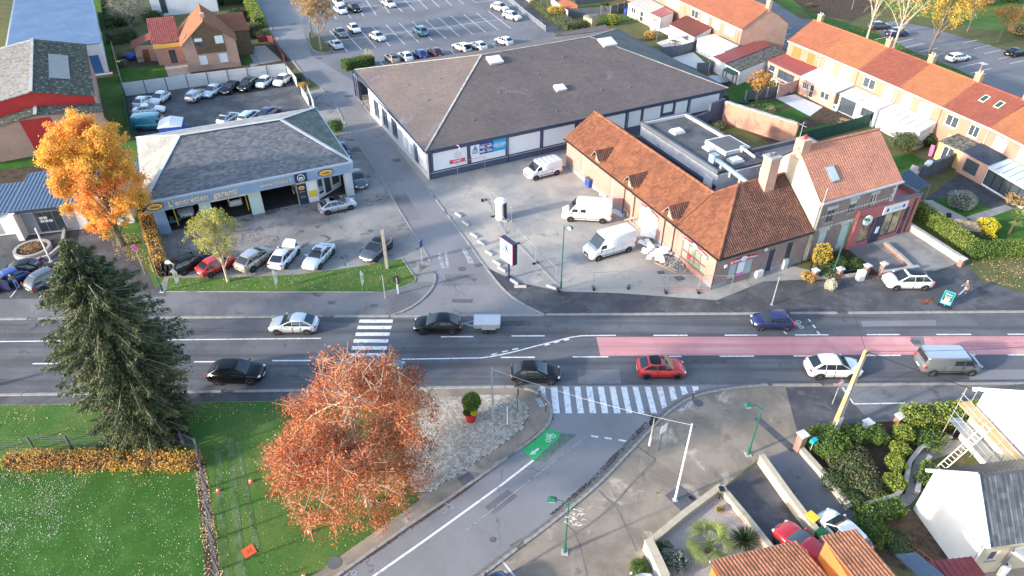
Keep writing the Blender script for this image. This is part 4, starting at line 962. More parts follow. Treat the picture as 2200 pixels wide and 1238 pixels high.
# rear lot
rl = 'cars in the walled lot behind the garage'
for px,hd,k,col,lab in [((312,226),82,'hatch','white','white car in the corner of the walled lot, leftmost of its row'),((346,219),-98,'hatch','white','white car second from the left corner of the walled lot'),((425,212),80,'estate','silver','silver estate car with dark roof along the concrete fence'),((459,203),-102,'compact','pale','pale silver hatchback along the concrete fence'),((498,196),-102,'compact','black','black car along the concrete fence, the left of two black ones'),((535,190),-102,'suv','black','black car along the concrete fence, the right of two black ones'),((569,185),-100,'mini','white','small white car next to the two black ones by the fence'),((608,180),-102,'hatch','white','small white car at the right end of the concrete fence')]:
    car(k,px,hd,lab,col,group=rl,extra=roof_rails if col == 'silver' else None)
car('sedan',(322,244),14,'white coupe parked across in front of the teal van','white',group=rl)
car('oldvan',(330,276),10,'old teal panel van beside the blue bin shelter','teal','van','van')
car('hatch',(493,262),75,'light car with black roof half hidden behind the garage ridge','pale',group=rl,roof='black')
car('estate',(538,258),78,'silver car half hidden behind the garage ridge','pale',group=rl)
car('hatch',(581,250),75,'blue car half hidden behind the garage ridge','navy',group=rl)
# north car park
cp = 'cars in the car park behind the store'
for px,hd,k,col,lab in [((728,12),-58,'hatch','white','white hatchback at the top edge of the car park beside a black car'),((732,28),-55,'compact','white','white hatchback left of the black car in the car park'),((762,24),-55,'compact','black','black car among white ones at the top of the car park'),((836,14),-55,'compact','white','white car alone near the top edge of the car park'),
                            ((733,77),-60,'sedan','midgrey','grey saloon beside the bare tan tree'),((762,68),-60,'hatch','white','white hatchback next to the grey saloon in the car park'),((722,102),122,'sedan','pale','pale silver saloon nearest the grassy tree island'),((812,86),-50,'hatch','white','white hatchback alone in the middle row of the car park'),((904,74),122,'mpv','skyblue','light blue people carrier alone among empty bays'),
                            ((843,132),120,'hatch','beige','dark-roofed beige car behind the store roof, leftmost of its row'),((872,128),120,'hatch','white','white car behind the store roof next to the blue one'),((903,123),120,'hatch','blue','bright blue car behind the store roof'),((935,119),120,'compact','maroon','dark maroon car behind the store roof'),((992,108),130,'compact','white','white car with its boot open behind the store roof'),((1028,105),125,'compact','white','white car beside the one with the open boot'),((1083,95),130,'hatch','white','white car by the dark bollard at the store roof corner'),
                            ((1074,23),-45,'suv','white','white crossover by the ramp railing, the farther of two'),((1100,42),-45,'suv','white','white crossover by the ramp railing, the nearer of two')]:
    car(k,px,hd,lab,col,group=cp,roof='black' if col == 'beige' else None,extra=open_boot if 'boot open' in lab else None)
# east car park, library yard, driveways
ep = 'cars in the small car park behind the terrace'
car('estate',(1888,62),12,'dark car under the bare trees, the farther of two','grey',group=ep)
car('mpv',(1925,78),12,'dark car under the bare trees, the nearer of two','navy',group=ep)
car('estate',(2056,131),20,'white estate car parked behind the terraced houses','white',group=ep)
car('compact',(2180,120),20,'black hatchback at the right edge of the far car park','black',group=ep)
car('hatch',(18,612),208+20,'blue hatchback with its door open, a person leaning in','blue',extra=open_door)
car('hatch',(48,590),200,'dark car behind the blue hatchback by the low stone edging','black')
car('mpv',(112,608),60,'dark car half hidden by the conifer near the round planter','grey')
car('hatch',(1722,1190),122,'red car on the driveway beside the orange roof','red')
car('mini',(1805,1158),118,'small white car with black mirrors behind the orange roof','white')
car('hatch',(1036,1292),30,'dark car at the bottom edge beside the side road','navy')
car('hatch',(1345,1290),20,'pale car roof peeking in at the bottom edge','pale')
# garage interior
car('compact',None,N26+180,'white car standing inside the left workshop bay','white',at=G(398,462,0)+Vector((-.3,.9,0)))
car('mini',None,N26,'white car inside the second workshop bay with its back outwards','white',at=G(500,448,0)+Vector((-.3,1.6,0)))
# trailer behind the black hatchback
c = G(1047,705); t = T('trailer','small grey covered trailer with twin wheels behind the black hatchback','trailer',(c.x,c.y,0),0)
m = MB(); m.box(-1.15,1.15,-.68,.68,.50,.92); m.build('box','galv',t); m = MB(); m.box(-1.19,1.19,-.72,.72,.92,1.0); m.build('cover','grey_trim',t)
m = MB(); m.bar((-1.15,.4,.52),(-2.1,0,.5),.07); m.bar((-1.15,-.4,.52),(-2.1,0,.5),.07); m.bar((-2.1,0,.5),(-2.3,0,.5),.07); m.build('drawbar','galv',t)
for x in (-.1,.42):
    for y in (-1,1):
        ty,ri = wheel_mesh(.24,False); w_ = link('wheel',ty,t,(x,y*.76,.24)); link('rim',ri,w_)
m = MB()
for y in (-.77,.77): m.box(-.42,.75,y-.11,y+.11,.50,.54)
m.build('mudguard','galv',t)
# motorcycle in front of the dark car behind the tree
def motorbike(px,rz,label,at=None,col='white'):
    c = at if at is not None else G(*px); t = T('motorcycle',label,'motorcycle',(c[0],c[1],0),rz)
    ty,ri = wheel_mesh(.31,True)
    for x in (-.68,.72):
        w_ = link('wheel',ty,t,(x,0,.31),0,(1,.55,1)); link('rim',ri,w_)
    m = MB(); m.tube([(.72,0,.31),(.5,0,.9),(.45,0,1.0)],.045,6); m.build('fork','alloy',t)
    m = MB(); m.tube([(-.2,0,.78),(.1,0,.88),(.35,0,.82)],[.14,.2,.13],8); m.build('tank','car_'+col,t,True)
    m = MB(); m.tube([(-.85,0,.86),(-.5,0,.78),(-.15,0,.76)],[.08,.13,.1],8); m.build('saddle','black',t,True)
    m = MB(); m.box(-.25,.35,-.16,.16,.28,.66); m.build('engine','metal_grey',t)
    m = MB(); m.tube([(.42,-.38,1.02),(.48,0,.98),(.42,.38,1.02)],.025,6); m.build('handlebar','black',t)
    m = MB(); m.blob((.62,0,.88),.12,.13,.14,8,5); m.build('headlight','car_light',t,True)
    m = MB(); m.tube([(-.2,.17,.35),(-.85,.2,.45)],.06,6); m.build('exhaust','alloy',t)
    for y in (-.28,.28): m = MB(); m.box(-.85,-.4,y-.1,y+.1,.5,.82); m.build('pannier','car_'+col,t)
    return t
motorbike((858,808),rad(-78),'motorcycle with pale panniers beside the copper-leaved tree')
motorbike(None,rad(210),'dark motorcycle parked just inside the left workshop bay',at=G(366,487)+Vector((.2,.5,0)),col='grey')
# ------------------------------------------------------------ car repair garage (hipped slate roof, blue fascia)
c = G(345,505); gar = T('garage','car repair workshop with grey hipped slate roof and blue ribbed fascia','garage',c,rad(26))
L_,D_ = 21.4,17.6; FW = Wall((0,0),(L_,0))
bays = [(1.15,4.55,0,3.0),(5.75,9.75,0,3.0),(11.1,15.05,0,3.0)]
m = MB(); FW.face(m,0,3.1,bays+[(17.4,20.6,0,3.05)],.35); m.build('front_wall','pale_green',gar)
m = MB()
for W in (Wall((L_,0),(L_,D_)),Wall((L_,D_),(0,D_)),Wall((0,D_),(0,0))): W.face(m,0,3.6)
m.build('wall','offwhite',gar)
m = MB(); m.box(.3,L_-.3,.35,D_-.3,0,.03); m.build('workshop_floor','garage_floor',gar)
m = MB(); m.box(.3,L_-.3,9,9.1,0,3.5); m.build('inner_wall','concrete_dark',gar)
m = MB(); m.box(15.3,15.4,.4,9,0,3.4); m.build('partition','offwhite',gar)
# corner cladding + fascia ribs
m = MB(); FW.slab(m,-.02,1.15,0,3.1,-.06,.0)
for k in range(9): FW.slab(m,.06+k*.125,.11+k*.125,0,3.1,-.09,-.06)
m.build('corner_cladding','blue_cladding',gar,kind='stuff')
m = MB(); FW.slab(m,-.45,L_+.35,3.05,4.3,-.5,-.42); m.build('fascia','blue_cladding',gar)
m = MB()
for k in range(73): FW.slab(m,-.42+k*.3,-.32+k*.3,3.05,4.15,-.54,-.5)
m.build('fascia_rib','blue_cladding',gar,kind='stuff')
m = MB(); FW.slab(m,-.5,L_+.4,4.15,4.36,-.58,-.36); m.build('gutter','grey_trim',gar)
m = MB(); FW.slab(m,-.45,L_+.35,3.0,3.05,-.5,.0); m.build('soffit','grey_trim',gar)
for nm,a,b in (('eave_board',(L_+.35,-.42),(L_+.35,D_+.4)),('eave_board',(-.45,D_+.4),(-.45,-.42)),('eave_board',(L_+.35,D_+.4),(-.45,D_+.4))):
    m = MB(); W = Wall(a,b); W.slab(m,0,W.L,3.7,4.34,-.06,.06); m.build(nm,'grey_trim',gar)
# right pillar (stone blocks)
m = MB(); m.box(20.6,21.5,-.4,.45,0,3.05); m.build('corner_pillar','grey_trim',gar)
za,zr = 4.3,7.05; EA,EB,EC,ED = (-.42,-.36,za),(L_+.32,-.36,za),(L_+.32,D_+.36,za),(-.42,D_+.36,za); R1,R2 = (4.55,9.2,zr),(15.9,8.8,zr)
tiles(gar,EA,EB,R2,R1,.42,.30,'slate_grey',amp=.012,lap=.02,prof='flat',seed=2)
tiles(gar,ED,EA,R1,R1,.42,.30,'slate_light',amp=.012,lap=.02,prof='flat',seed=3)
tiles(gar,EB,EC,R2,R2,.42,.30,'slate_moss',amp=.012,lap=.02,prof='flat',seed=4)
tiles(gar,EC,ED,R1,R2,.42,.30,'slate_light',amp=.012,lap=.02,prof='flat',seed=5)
for a,b in ((EA,R1),(EB,R2),(EC,R2),(ED,R1),(R1,R2)):
    m = MB(); a,b = Vector(a)+Vector((0,0,.06)),Vector(b)+Vector((0,0,.06)); m.bar(a,b,.38,.06); m.build('hip_flashing','grey_trim',gar)
m = MB(); m.cbox((2.6,12.4,5.75),(.5,1.4,.18),.0); m.build('roof_window','white_metal',gar)
m = MB(); m.cbox((1.7,8.6,5.3),(.35,.25,.2)); m.build('roof_vent','black',gar)
# bay doors rolled up, header, inner bits
m = MB(); FW.slab(m,5.75,9.75,2.55,3.0,.1,.2); m.build('rolled_door','white',gar)
m = MB(); FW.slab(m,6.9,8.9,2.62,2.85,.06,.1); m.build('door_notice','yellow',gar)
for u in (1.9,9.45): m = MB(); FW.slab(m,u,u+.12,0,2.9,1.2,1.35); m.build('lift_post','yellow',gar)
for k in range(16):
    r_ = random.Random(k); m = MB(); m.cbox((14.9,.9+r_.uniform(0,5),.5+r_.uniform(0,2)),(.12,.3,.3)); m.build('parts_box',('yellow','offwhite','orange_plastic')[k % 3],gar)
# sign column, white panel, diagonal shop front
m = MB(); FW.slab(m,15.1,16.15,.05,2.6,-.07,0); sb = m.build('sign_column','sign_navy',gar)
def disc(W,u,z,rx,rz_,d,n=24,th=.03):
    m = MB(); P = [W.pt(u+rx*math.cos(2*math.pi*k/n),z+rz_*math.sin(2*math.pi*k/n),d) for k in range(n)]; Q = [p+W.n*th for p in P]
    m.face(P)
    for k in range(n): m.face([Q[k],Q[(k+1) % n],P[(k+1) % n],P[k]])
    return m
disc(FW,15.62,2.15,.34,.24,-.10).build('emblem','amber',sb); text(sb,'m',.34,wall_m(FW,15.62,2.15,-.12),'sign_red',bold=.02)
text(sb,'Entretien',.16,wall_m(FW,15.62,1.65,-.08),'amber'); text(sb,'pneus',.22,wall_m(FW,15.62,1.0,-.08),'amber')
m = MB(); FW.slab(m,16.2,17.35,.1,2.75,-.03,0); wp = m.build('white_panel','white',gar)
m = MB(); FW.slab(m,16.3,17.25,.75,1.55,-.05,-.03); m.build('poster','yellow',wp)
SW = Wall((17.4,.35),(20.7,2.6)); m = MB(); SW.face(m,0,3.05,[(.15,1.05,.45,2.75),(1.2,2.35,.1,2.75),(2.5,3.9,.6,2.75)],.08); m.build('shop_front','white',gar)
for a,b,z0 in ((.15,1.05,.45),(1.2,2.35,.1),(2.5,3.9,.6)): window(gar,SW,a,b,z0,2.75,.06,'white','glass',1,1,None)
m = MB(); SW.slab(m,.22,.95,.9,1.0,.02,.05); SW.slab(m,.22,.9,1.12,1.2,.02,.05); SW.slab(m,.22,.85,1.34,1.42,.02,.05); m.build('window_lettering','white',gar,kind='stuff')
# fascia lettering
for u in (.45,18.55):
    d_ = disc(FW,u,3.68,.86,.42,-.62,th=.08); o = d_.build('oval_sign','black',gar); disc(FW,u,3.68,.78,.35,-.64).build('oval_face','amber',o); text(o,'midas',.42,wall_m(FW,u,3.68,-.66),'sign_navy',bold=.0)
text(gar,"L'entretien  garanti",.92,wall_m(FW,5.25,3.62,-.58),'amber_pale',.04,bold=.015,name='fascia_lettering')['kind'] = 'stuff'; text(gar,'www.midas.fr',.66,wall_m(FW,13.0,3.62,-.58),'amber_pale',.03,name='fascia_lettering')['kind'] = 'stuff'
m = MB(); FW.slab(m,15.0,16.4,3.1,4.2,-.60,-.55); o = m.build('square_sign','sign_navy',gar); disc(FW,15.7,3.65,.42,.42,-.63).build('ring','white',o); disc(FW,15.7,3.65,.34,.34,-.645).build('ring_centre','sign_navy',o); text(o,'m',.56,wall_m(FW,15.7,3.66,-.67),'white',bold=.03)
# ------------------------------------------------------------ discount store
c = G(923,387); sto = T('store','low discount store with vast brown hipped roof and navy walls with white panels','store',c,rad(27))
L_,D_ = 46.2,31.8; FW = Wall((0,0),(L_,0)); LW = Wall((0,D_),(0,0))
m = MB(); FW.face(m,0,4.0); m.build('front_wall','navy_brick',sto)
m = MB(); LW.face(m,0,4.0,[(10.2,12.6,.6,3.2),(14.0,16.4,.6,3.2),(18.0,20.4,.6,3.2),(26.6,28.2,.05,3.0)],.3,u0=8.0); m.build('side_wall','grey_trim',sto)
m = MB(); Wall((L_,0),(L_,D_)).face(m,0,4.0); Wall((L_,D_),(0,D_)).face(m,0,4.0,u1=L_); m.build('wall','navy',sto)
m = MB(); W = Wall((0,D_-8),(8,D_-8)); W.face(m,0,4.0); m.box(.05,8,D_-7.95,D_-.05,3.6,3.7); m.build('porch_wall','grey_trim',sto)
for a,b in ((.3,D_-.6),(.3,D_-1.6)): m = MB(); m.box(a-.2,a+.25,b-.25,b+.2,0,3.9); m.build('porch_post','navy',sto)
for u0,u1 in ((10.2,12.6),(14.0,16.4),(18.0,20.4)): window(sto,LW,u0,u1,.6,3.2,.2,'navy','glass',2,1,'stone')
m = MB(); LW.slab(m,26.6,28.2,.05,3.0,.15,.25); m.build('side_door','navy',sto)
for a,b in ((22.6,23.9),(24.4,25.7),(29.0,31.2)): m = MB(); LW.slab(m,a,b,.9,3.4,-.04,0); m.build('side_panel','panel_white',sto)
m = MB(); LW.slab(m,8.0,D_,0,.6,-.05,0); m.build('side_plinth','offwhite',sto)
pans = [(.65,5.15,1.1,3.42),(5.75,10.5,1.1,3.38),(10.85,15.55,1.1,3.42),(16.1,20.8,1.1,3.42),(21.4,23.6,1.1,3.42),(24.2,28.9,1.1,3.42),(29.3,31.5,1.2,3.42),(32.0,34.9,1.2,3.42),(35.4,37.0,2.2,3.42),(37.5,39.6,1.2,3.42),(40.0,45.4,1.2,3.4)]
for a,b,z0,z1 in pans: m = MB(); FW.slab(m,a,b,z0,z1,-.05,-.004); m.build('wall_panel','panel_white',sto)
for u in (5.45,10.67,15.85,21.1,23.9,29.1,31.75,35.15,37.25,39.8): m = MB(); FW.slab(m,u-.09,u+.09,0,3.7,-.09,-.004); m.build('wall_post','navy',sto)
for u in (.0,10.67,21.1,29.1,39.8): m = MB(); m.tube([FW.pt(u+.25,.1,-.14),FW.pt(u+.25,3.8,-.14)],.05,8); m.build('downpipe','sign_navy',sto)
m = MB(); FW.slab(m,.1,20.5,.86,.92,-.12,-.06); m.build('white_rail','grey_trim',sto)
m = MB(); m.bar(FW.pt(3.7,.06,-.2),FW.pt(7.5,.06,-.2),.06); m.bar(FW.pt(3.7,.06,-.2),FW.pt(3.7,1.6,-.2),.05); m.bar(FW.pt(7.5,.06,-.2),FW.pt(7.5,1.7,-.2),.05); m.bar(FW.pt(3.7,1.6,-.2),FW.pt(7.5,1.7,-.2),.04); m.build('hoop_barrier','galv',sto)
m = MB(); m.tube([FW.pt(3.6,4.0,-.3),FW.pt(3.75,4.2,-.9),FW.pt(3.8,3.6,-1.1)],.04,6); m.build('spotlight_arm','white_metal',sto)
# adverts
m = MB(); FW.slab(m,3.05,4.75,1.45,3.2,-.075,-.05); o = m.build('advert_board','panel_white',sto)
m = MB(); FW.slab(m,2.75,4.85,1.55,2.05,-.095,-.075); m.build('advert_band','sign_crimson',o); text(o,'OUVERT',.3,wall_m(FW,3.8,1.8,-.105),'white',bold=.008)
m = MB()
for k in range(26):
    a = 2*math.pi*k/26; rr_ = .42+.06*math.sin(5*a); b = 2*math.pi*(k+1)/26; r2 = .42+.06*math.sin(5*b)
    m.bar(FW.pt(3.9+rr_*math.cos(a),2.6+rr_*.9*math.sin(a),-.085),FW.pt(3.9+r2*math.cos(b),2.6+r2*.9*math.sin(b),-.085),.03)
for k in range(5): m.bar(FW.pt(3.6,2.4+k*.1,-.085),FW.pt(4.2,2.45+k*.1,-.085),.015)
m.build('line_drawing','metal_grey',o,kind='stuff')
m = MB(); FW.slab(m,5.62,10.55,2.0,3.62,-.10,-.05); o = m.build('store_banner','sign_blue',sto)
m = MB(); FW.slab(m,8.75,10.6,2.0,3.55,-.12,-.10); m.build('banner_end','sign_cyan',o)
m = MB(); FW.slab(m,5.62,6.85,1.98,3.42,-.125,-.10); m.build('logo_board','panel_white',o)
def aldi(W,u,z,s,d,par):
    for k,mt in ((0,'sign_sky'),(.14,'sign_blue')):
        m = MB(); P = [(-.42+k,-.18),(-.06+k,.55),(.04+k,.55),(.10+k*.3,.42),(-.22+k,-.18)] if k == 0 else [(-.16,-.18),(.10,.42),(.16,.30),(.04,0),(-.04,-.18)]
        m.face([W.pt(u+x*s,z+y*s,d) for x,y in P]); m.build('logo_stroke',mt,par)
    for P,mt in (([(.10,.55),(.20,.55),(.52,-.18),(.40,-.18)],'sign_sky'),([(.02,.20),(.10,.42),(.34,-.18),(.20,-.18)],'sign_blue')):
        m = MB(); m.face([W.pt(u+x*s,z+y*s,d) for x,y in P]); m.build('logo_stroke',mt,par)
    text(par,'ALDI',.40*s,wall_m(W,u,z-.40*s,d-.0),'sign_blue',.004,bold=.012)
aldi(FW,6.22,2.78,.92,-.13,o)
text(o,'LUNDI AU SAMEDI',.20,wall_m(FW,7.78,3.22,-.115),'white'); text(o,'8H30 - 19H30',.40,wall_m(FW,7.78,2.92,-.115),'white',bold=.012,sx=.72)
text(o,'DIMANCHE',.20,wall_m(FW,7.78,2.62,-.115),'white'); text(o,'8H30 - 12H30',.40,wall_m(FW,7.78,2.32,-.115),'white',bold=.012,sx=.72)
text(o,'VOTRE MAGASIN',.19,wall_m(FW,9.67,3.08,-.135),'white'); text(o,'DISCOUNT',.42,wall_m(FW,9.67,2.78,-.135),'white',bold=.012,sx=.8); text(o,'DE PROXIMITE',.17,wall_m(FW,9.67,2.5,-.135),'white')
za,zr = 4.08,8.9; v = .35
EA,EB,EC,ED = (-v,-v,za),(L_+v,-v,za),(L_+v+2.5,D_+v,za),(-v+.9,D_+v,za); R1,R2 = (14.7,15.8,zr),(32.9,16.1,zr)
tiles(sto,EA,EB,R2,R1,.5,.32,'shingle_brown',amp=.010,lap=.014,prof='flat',seed=12)
tiles(sto,ED,EA,R1,R1,.5,.32,'shingle_brown',amp=.010,lap=.014,prof='flat',seed=13)
tiles(sto,EB,EC,R2,R2,.5,.32,'shingle_grey',amp=.010,lap=.014,prof='flat',seed=14)
tiles(sto,EC,ED,R1,R2,.5,.32,'shingle_brown',amp=.010,lap=.014,prof='flat',seed=15)
for a,b in ((EA,R1),(EB,R2),(EC,R2),(ED,R1),(R1,R2)):
    m = MB(); m.bar(Vector(a)+Vector((0,0,.05)),Vector(b)+Vector((0,0,.05)),.24,.05); m.build('hip_flashing','concrete',sto)
for a,b in ((EA,EB),(ED,EA),(EB,EC)):
    W = Wall(a,b); m = MB(); W.slab(m,0,W.L,3.72,4.07,-.05,.05); m.build('fascia','navy' if a is EA else 'grey_trim' if a is ED else 'navy',sto); m = MB(); W.slab(m,0,W.L,3.95,4.09,-.2,-.05); m.build('gutter','sign_navy',sto)
m = MB(); m.face([(-v,-v,3.73),(L_+v,-v,3.73),(L_+v,.02,3.73),(-v,.02,3.73)][::-1]); m.face([(-v,-v,3.73),(.02,-v,3.73),(.02,D_+v,3.73),(-v+.9,D_+v,3.73)][::-1]); m.build('soffit','navy',sto)
kf = (zr-za)/(15.8+v)
for (x,y),w_,h_ in (((15.9,14.0),2.0,1.6),((21.9,6.0),1.5,1.2),((36.2,14.8),0,0)):
    if not w_: x,y,w_,h_ = 34.6,13.9,2.3,1.9
    zc = za+kf*(y+v); t_ = math.atan(kf); o = MB(); o.box(-w_/2,w_/2,-h_/2,h_/2,-.1,.32); q = o.build('rooflight','grey_trim',sto,loc=(x,y,zc)); q.rotation_euler = (t_,0,0)
    o = MB(); o.add([(-w_/2-.05,-h_/2-.05,.32),(w_/2+.05,-h_/2-.05,.32),(w_/2+.05,h_/2+.05,.32),(-w_/2-.05,h_/2+.05,.32),(-w_/2+.2,-h_/2+.2,.5),(w_/2-.2,-h_/2+.2,.5),(w_/2-.2,h_/2-.2,.5),(-w_/2+.2,h_/2-.2,.5)],[(0,1,5,4),(1,2,6,5),(2,3,7,6),(3,0,4,7),(4,5,6,7)]); o.build('dome','sheet_white',q)
for x,y in ((7.5,3.2),(14.2,7.0),(20.5,9.6),(26.0,12.4),(27.5,4.2),(35.0,8.0),(19.0,1.8),(31.8,3.6)):
    zc = za+kf*(y+v); m = MB(); m.tube([(x,y,zc),(x,y,zc+.22)],.09,8); m.build('roof_vent','shingle_grey',sto)
for x,y in ((4.2,18),(4.5,11),(8,15)):
    zc = za+(zr-za)*(x+v)/(14.7+v); m = MB(); m.tube([(x,y,zc),(x,y,zc+.22)],.09,8); m.build('roof_vent','shingle_grey',sto)
# ------------------------------------------------------------ brick bakery shop, L-shaped pantile roof
c = G(1530,622); SH0 = c; SHR = rad(25); sho = T('bakery_shop','long pink brick bakery with orange pantile roof, dormers and red signs','shop',c,SHR)
WL = 29.6; FW = Wall((0,0),(11.3,0)); LW = Wall((0,WL),(0,0))
def lu(u): return WL+u       # u measured back from the street corner
lops = [(lu(-25.9),lu(-25.0),1.0,3.2),(lu(-19.2),lu(-18.3),1.0,3.2),(lu(-13.0),lu(-9.7),.05,3.0),(lu(-5.3),lu(-1.5),.7,3.0)]
m = MB(); LW.face(m,.0,3.9,lops,.16); m.build('side_wall','brick_pink',sho)
fops = [(1.6,4.6,.55,2.75),(6.45,7.2,.15,2.75),(8.7,9.6,.9,3.0)]
m = MB(); FW.face(m,.0,3.9,fops,.16); m.build('front_wall','brick_grey',sho)
m = MB(); Wall((11.3,0),(11.3,10.2)).face(m,0,3.9); Wall((11.3,10.2),(7.6,10.2)).face(m,0,3.9); Wall((7.6,10.2),(7.6,WL)).face(m,0,3.9); Wall((7.6,WL),(0,WL)).face(m,0,3.9)
m.face([(0,WL,3.9),(7.6,WL,3.9),(3.8,WL,6.5)][::-1]); m.build('wall','brick_pink',sho)
m = MB(); FW.slab(m,-.04,1.6,0,.55,-.04,0); FW.slab(m,4.6,6.4,0,.55,-.04,0); FW.slab(m,7.25,11.3,0,.55,-.04,0); m.build('front_plinth','plinth',sho,kind='stuff')
m = MB(); LW.slab(m,0,WL-13.0,0,.55,-.04,0); LW.slab(m,WL-9.7,WL-5.4,0,.55,-.04,0); LW.slab(m,WL-1.4,WL+.0,0,.55,-.04,0); m.build('side_plinth','plinth',sho,kind='stuff')
for a,b,z0,z1 in lops[:2]: window(sho,LW,a,b,z0,z1,.10,'stone','glass_green',1,2,'stone')
m = MB(); LW.slab(m,lops[2][0],lops[2][1],.05,2.55,.04,.12); m.build('roller_door','panel_white',sho)
window(sho,LW,lops[3][0],lops[3][1],.7,3.0,.10,'metal_grey','glass_green',4,1,'brick_red')
window(sho,FW,1.6,4.6,.55,2.75,.10,'metal_grey','glass_pale',3,1,'brick_red')
m = MB(); FW.slab(m,6.45,7.2,.15,2.75,.06,.14); m.build('door','sign_navy',sho)
window(sho,FW,8.7,9.6,.9,3.0,.10,'plinth','glass',1,1,'stone')
m = MB(); FW.slab(m,2.72,3.55,.62,1.05,.03,.06); o = m.build('window_poster','pink_plastic',sho)
m = MB(); FW.slab(m,2.72,3.55,1.05,2.3,.03,.06); m.build('window_poster','panel_white',sho)
m = MB(); LW.slab(m,lu(-5.2),lu(-1.6),1.55,1.66,.04,.07); m.build('window_band','sign_red',sho)
m = MB(); LW.slab(m,lu(-4.4),lu(-3.9),.95,1.5,.03,.06); m.build('window_poster','sign_crimson',sho)
def shop_sign(W,u0,u1,z0,z1):
    n = 12; m = MB(); top = []; bot = []
    for k in range(n+1):
        t = k/n; u = u0+(u1-u0)*t; b = math.sin(math.pi*t)*.22; top.append((u,z1+b)); bot.append((u,z0+b*.4))
    P = [W.pt(u,z,-.10) for u,z in bot]+[W.pt(u,z,-.10) for u,z in top[::-1]]; Q = [p+W.n*.08 for p in P]; m.face(P)
    for k in range(len(P)): m.face([Q[k],Q[(k+1) % len(P)],P[(k+1) % len(P)],P[k]])
    o = m.build('shop_sign','sign_red',sho); uc = (u0+u1)/2; zc = (z0+z1)/2+.18
    disc(W,uc,zc,.38,.30,-.13).build('sign_disc','panel_white',o); s_ = (u1-u0)
    text(o,'Artisan',s_*.125,wall_m(W,uc-s_*.30,zc-.06,-.12,.10),'white',bold=.006); text(o,'boulanger',s_*.105,wall_m(W,uc+s_*.31,zc-.05,-.12,-.10),'white',bold=.006)
shop_sign(LW,lu(-13.1),lu(-9.5),2.6,2.95); shop_sign(LW,lu(-5.4),lu(-1.4),2.65,3.0); shop_sign(FW,1.5,4.75,2.45,2.8)
for u,z in ((.9,2.3),(5.7,2.9)): m = MB(); FW.slab(m,u,u+.3,z,z+.3,-.12,0); m.build('alarm_box','panel_white',sho)
m = MB(); FW.slab(m,5.1,5.9,.05,.75,-.42,-.06); m.build('air_unit','white_metal',sho)
m = MB(); FW.slab(m,8.6,9.1,.05,1.15,-.35,-.06); m.build('meter_cabinet','offwhite',sho)
za,z1,z2 = 3.95,6.55,7.65; ov = .3
A1,B1,C1,D1 = (-ov,WL+.25,za-.2),(-ov,6.3,za-.2),(3.8,6.3,z1),(3.8,WL+.25,z1)
tiles(sho,A1,B1,C1,D1,.26,.34,'pantile',amp=.085,lap=.03,seed=21)
_t = (z1-za+.2)/(z2-za+.2); HP = (-ov+(5.5+ov)*_t,-ov+(5.1+ov)*_t,z1)
tiles(sho,(-ov,6.3,za-.2),(-ov,-ov,za-.2),HP,(HP[0],6.3,z1),.26,.34,'pantile',amp=.085,lap=.03,seed=22)
tiles(sho,(HP[0],6.3,z1),HP,(5.5,5.1,z2),(5.5,5.1,z2),.26,.34,'pantile',amp=.085,lap=.03,seed=25)
tiles(sho,(-ov,-ov,za-.2),(11.45,-ov,za-.2),(11.45,5.1,z2),(5.5,5.1,z2),.26,.34,'pantile_dark',amp=.085,lap=.03,seed=23)
tiles(sho,(7.9,6.3,za-.2),(7.9,WL+.25,za-.2),(3.8,WL+.25,z1),(3.8,6.3,z1),.26,.34,'pantile',amp=.085,lap=.03,seed=24)
m = MB(); m.face([(5.5,5.1,z2),(11.45,5.1,z2),(11.45,10.4,za),(7.6,10.4,za),(3.8,6.3,z1)]); m.build('rear_slope','slate_black',sho)
ridge_caps(sho,(3.8,WL+.25,z1+.05),(3.8,6.3,z1+.05),'pantile'); ridge_caps(sho,(3.8,6.3,z1+.05),(5.5,5.1,z2+.05),'pantile'); ridge_caps(sho,(5.5,5.1,z2+.05),(11.4,5.1,z2+.05),'pantile'); ridge_caps(sho,(-ov,-ov,za-.15),(5.5,5.1,z2+.05),'pantile')
for W,l0,l1 in ((Wall((-ov-.06,WL+.25),(-ov-.06,-ov)),0,None),(Wall((-ov,-ov-.06),(11.45,-ov-.06)),0,None)):
    m = MB(); W.slab(m,0,W.L,3.62,3.76,-.08,.06); m.build('gutter','black_plastic',sho)
m = MB(); m.face([(-ov,-ov,3.66),(11.4,-ov,3.66),(11.4,.02,3.66),(-ov,.02,3.66)][::-1]); m.face([(-ov,.02,3.66),(.02,.02,3.66),(.02,WL,3.66),(-ov,WL,3.66)][::-1]); m.build('soffit','timber_grey',sho)
for u in (-18.0+2.0,-14.0,-8.4,-6.7,-.02):
    m = MB(); p = LW.pt(lu(u),0,-.12); m.tube([(p.x,p.y,.05),(p.x,p.y,3.6)],.05,8); m.build('downpipe','black_plastic',sho)
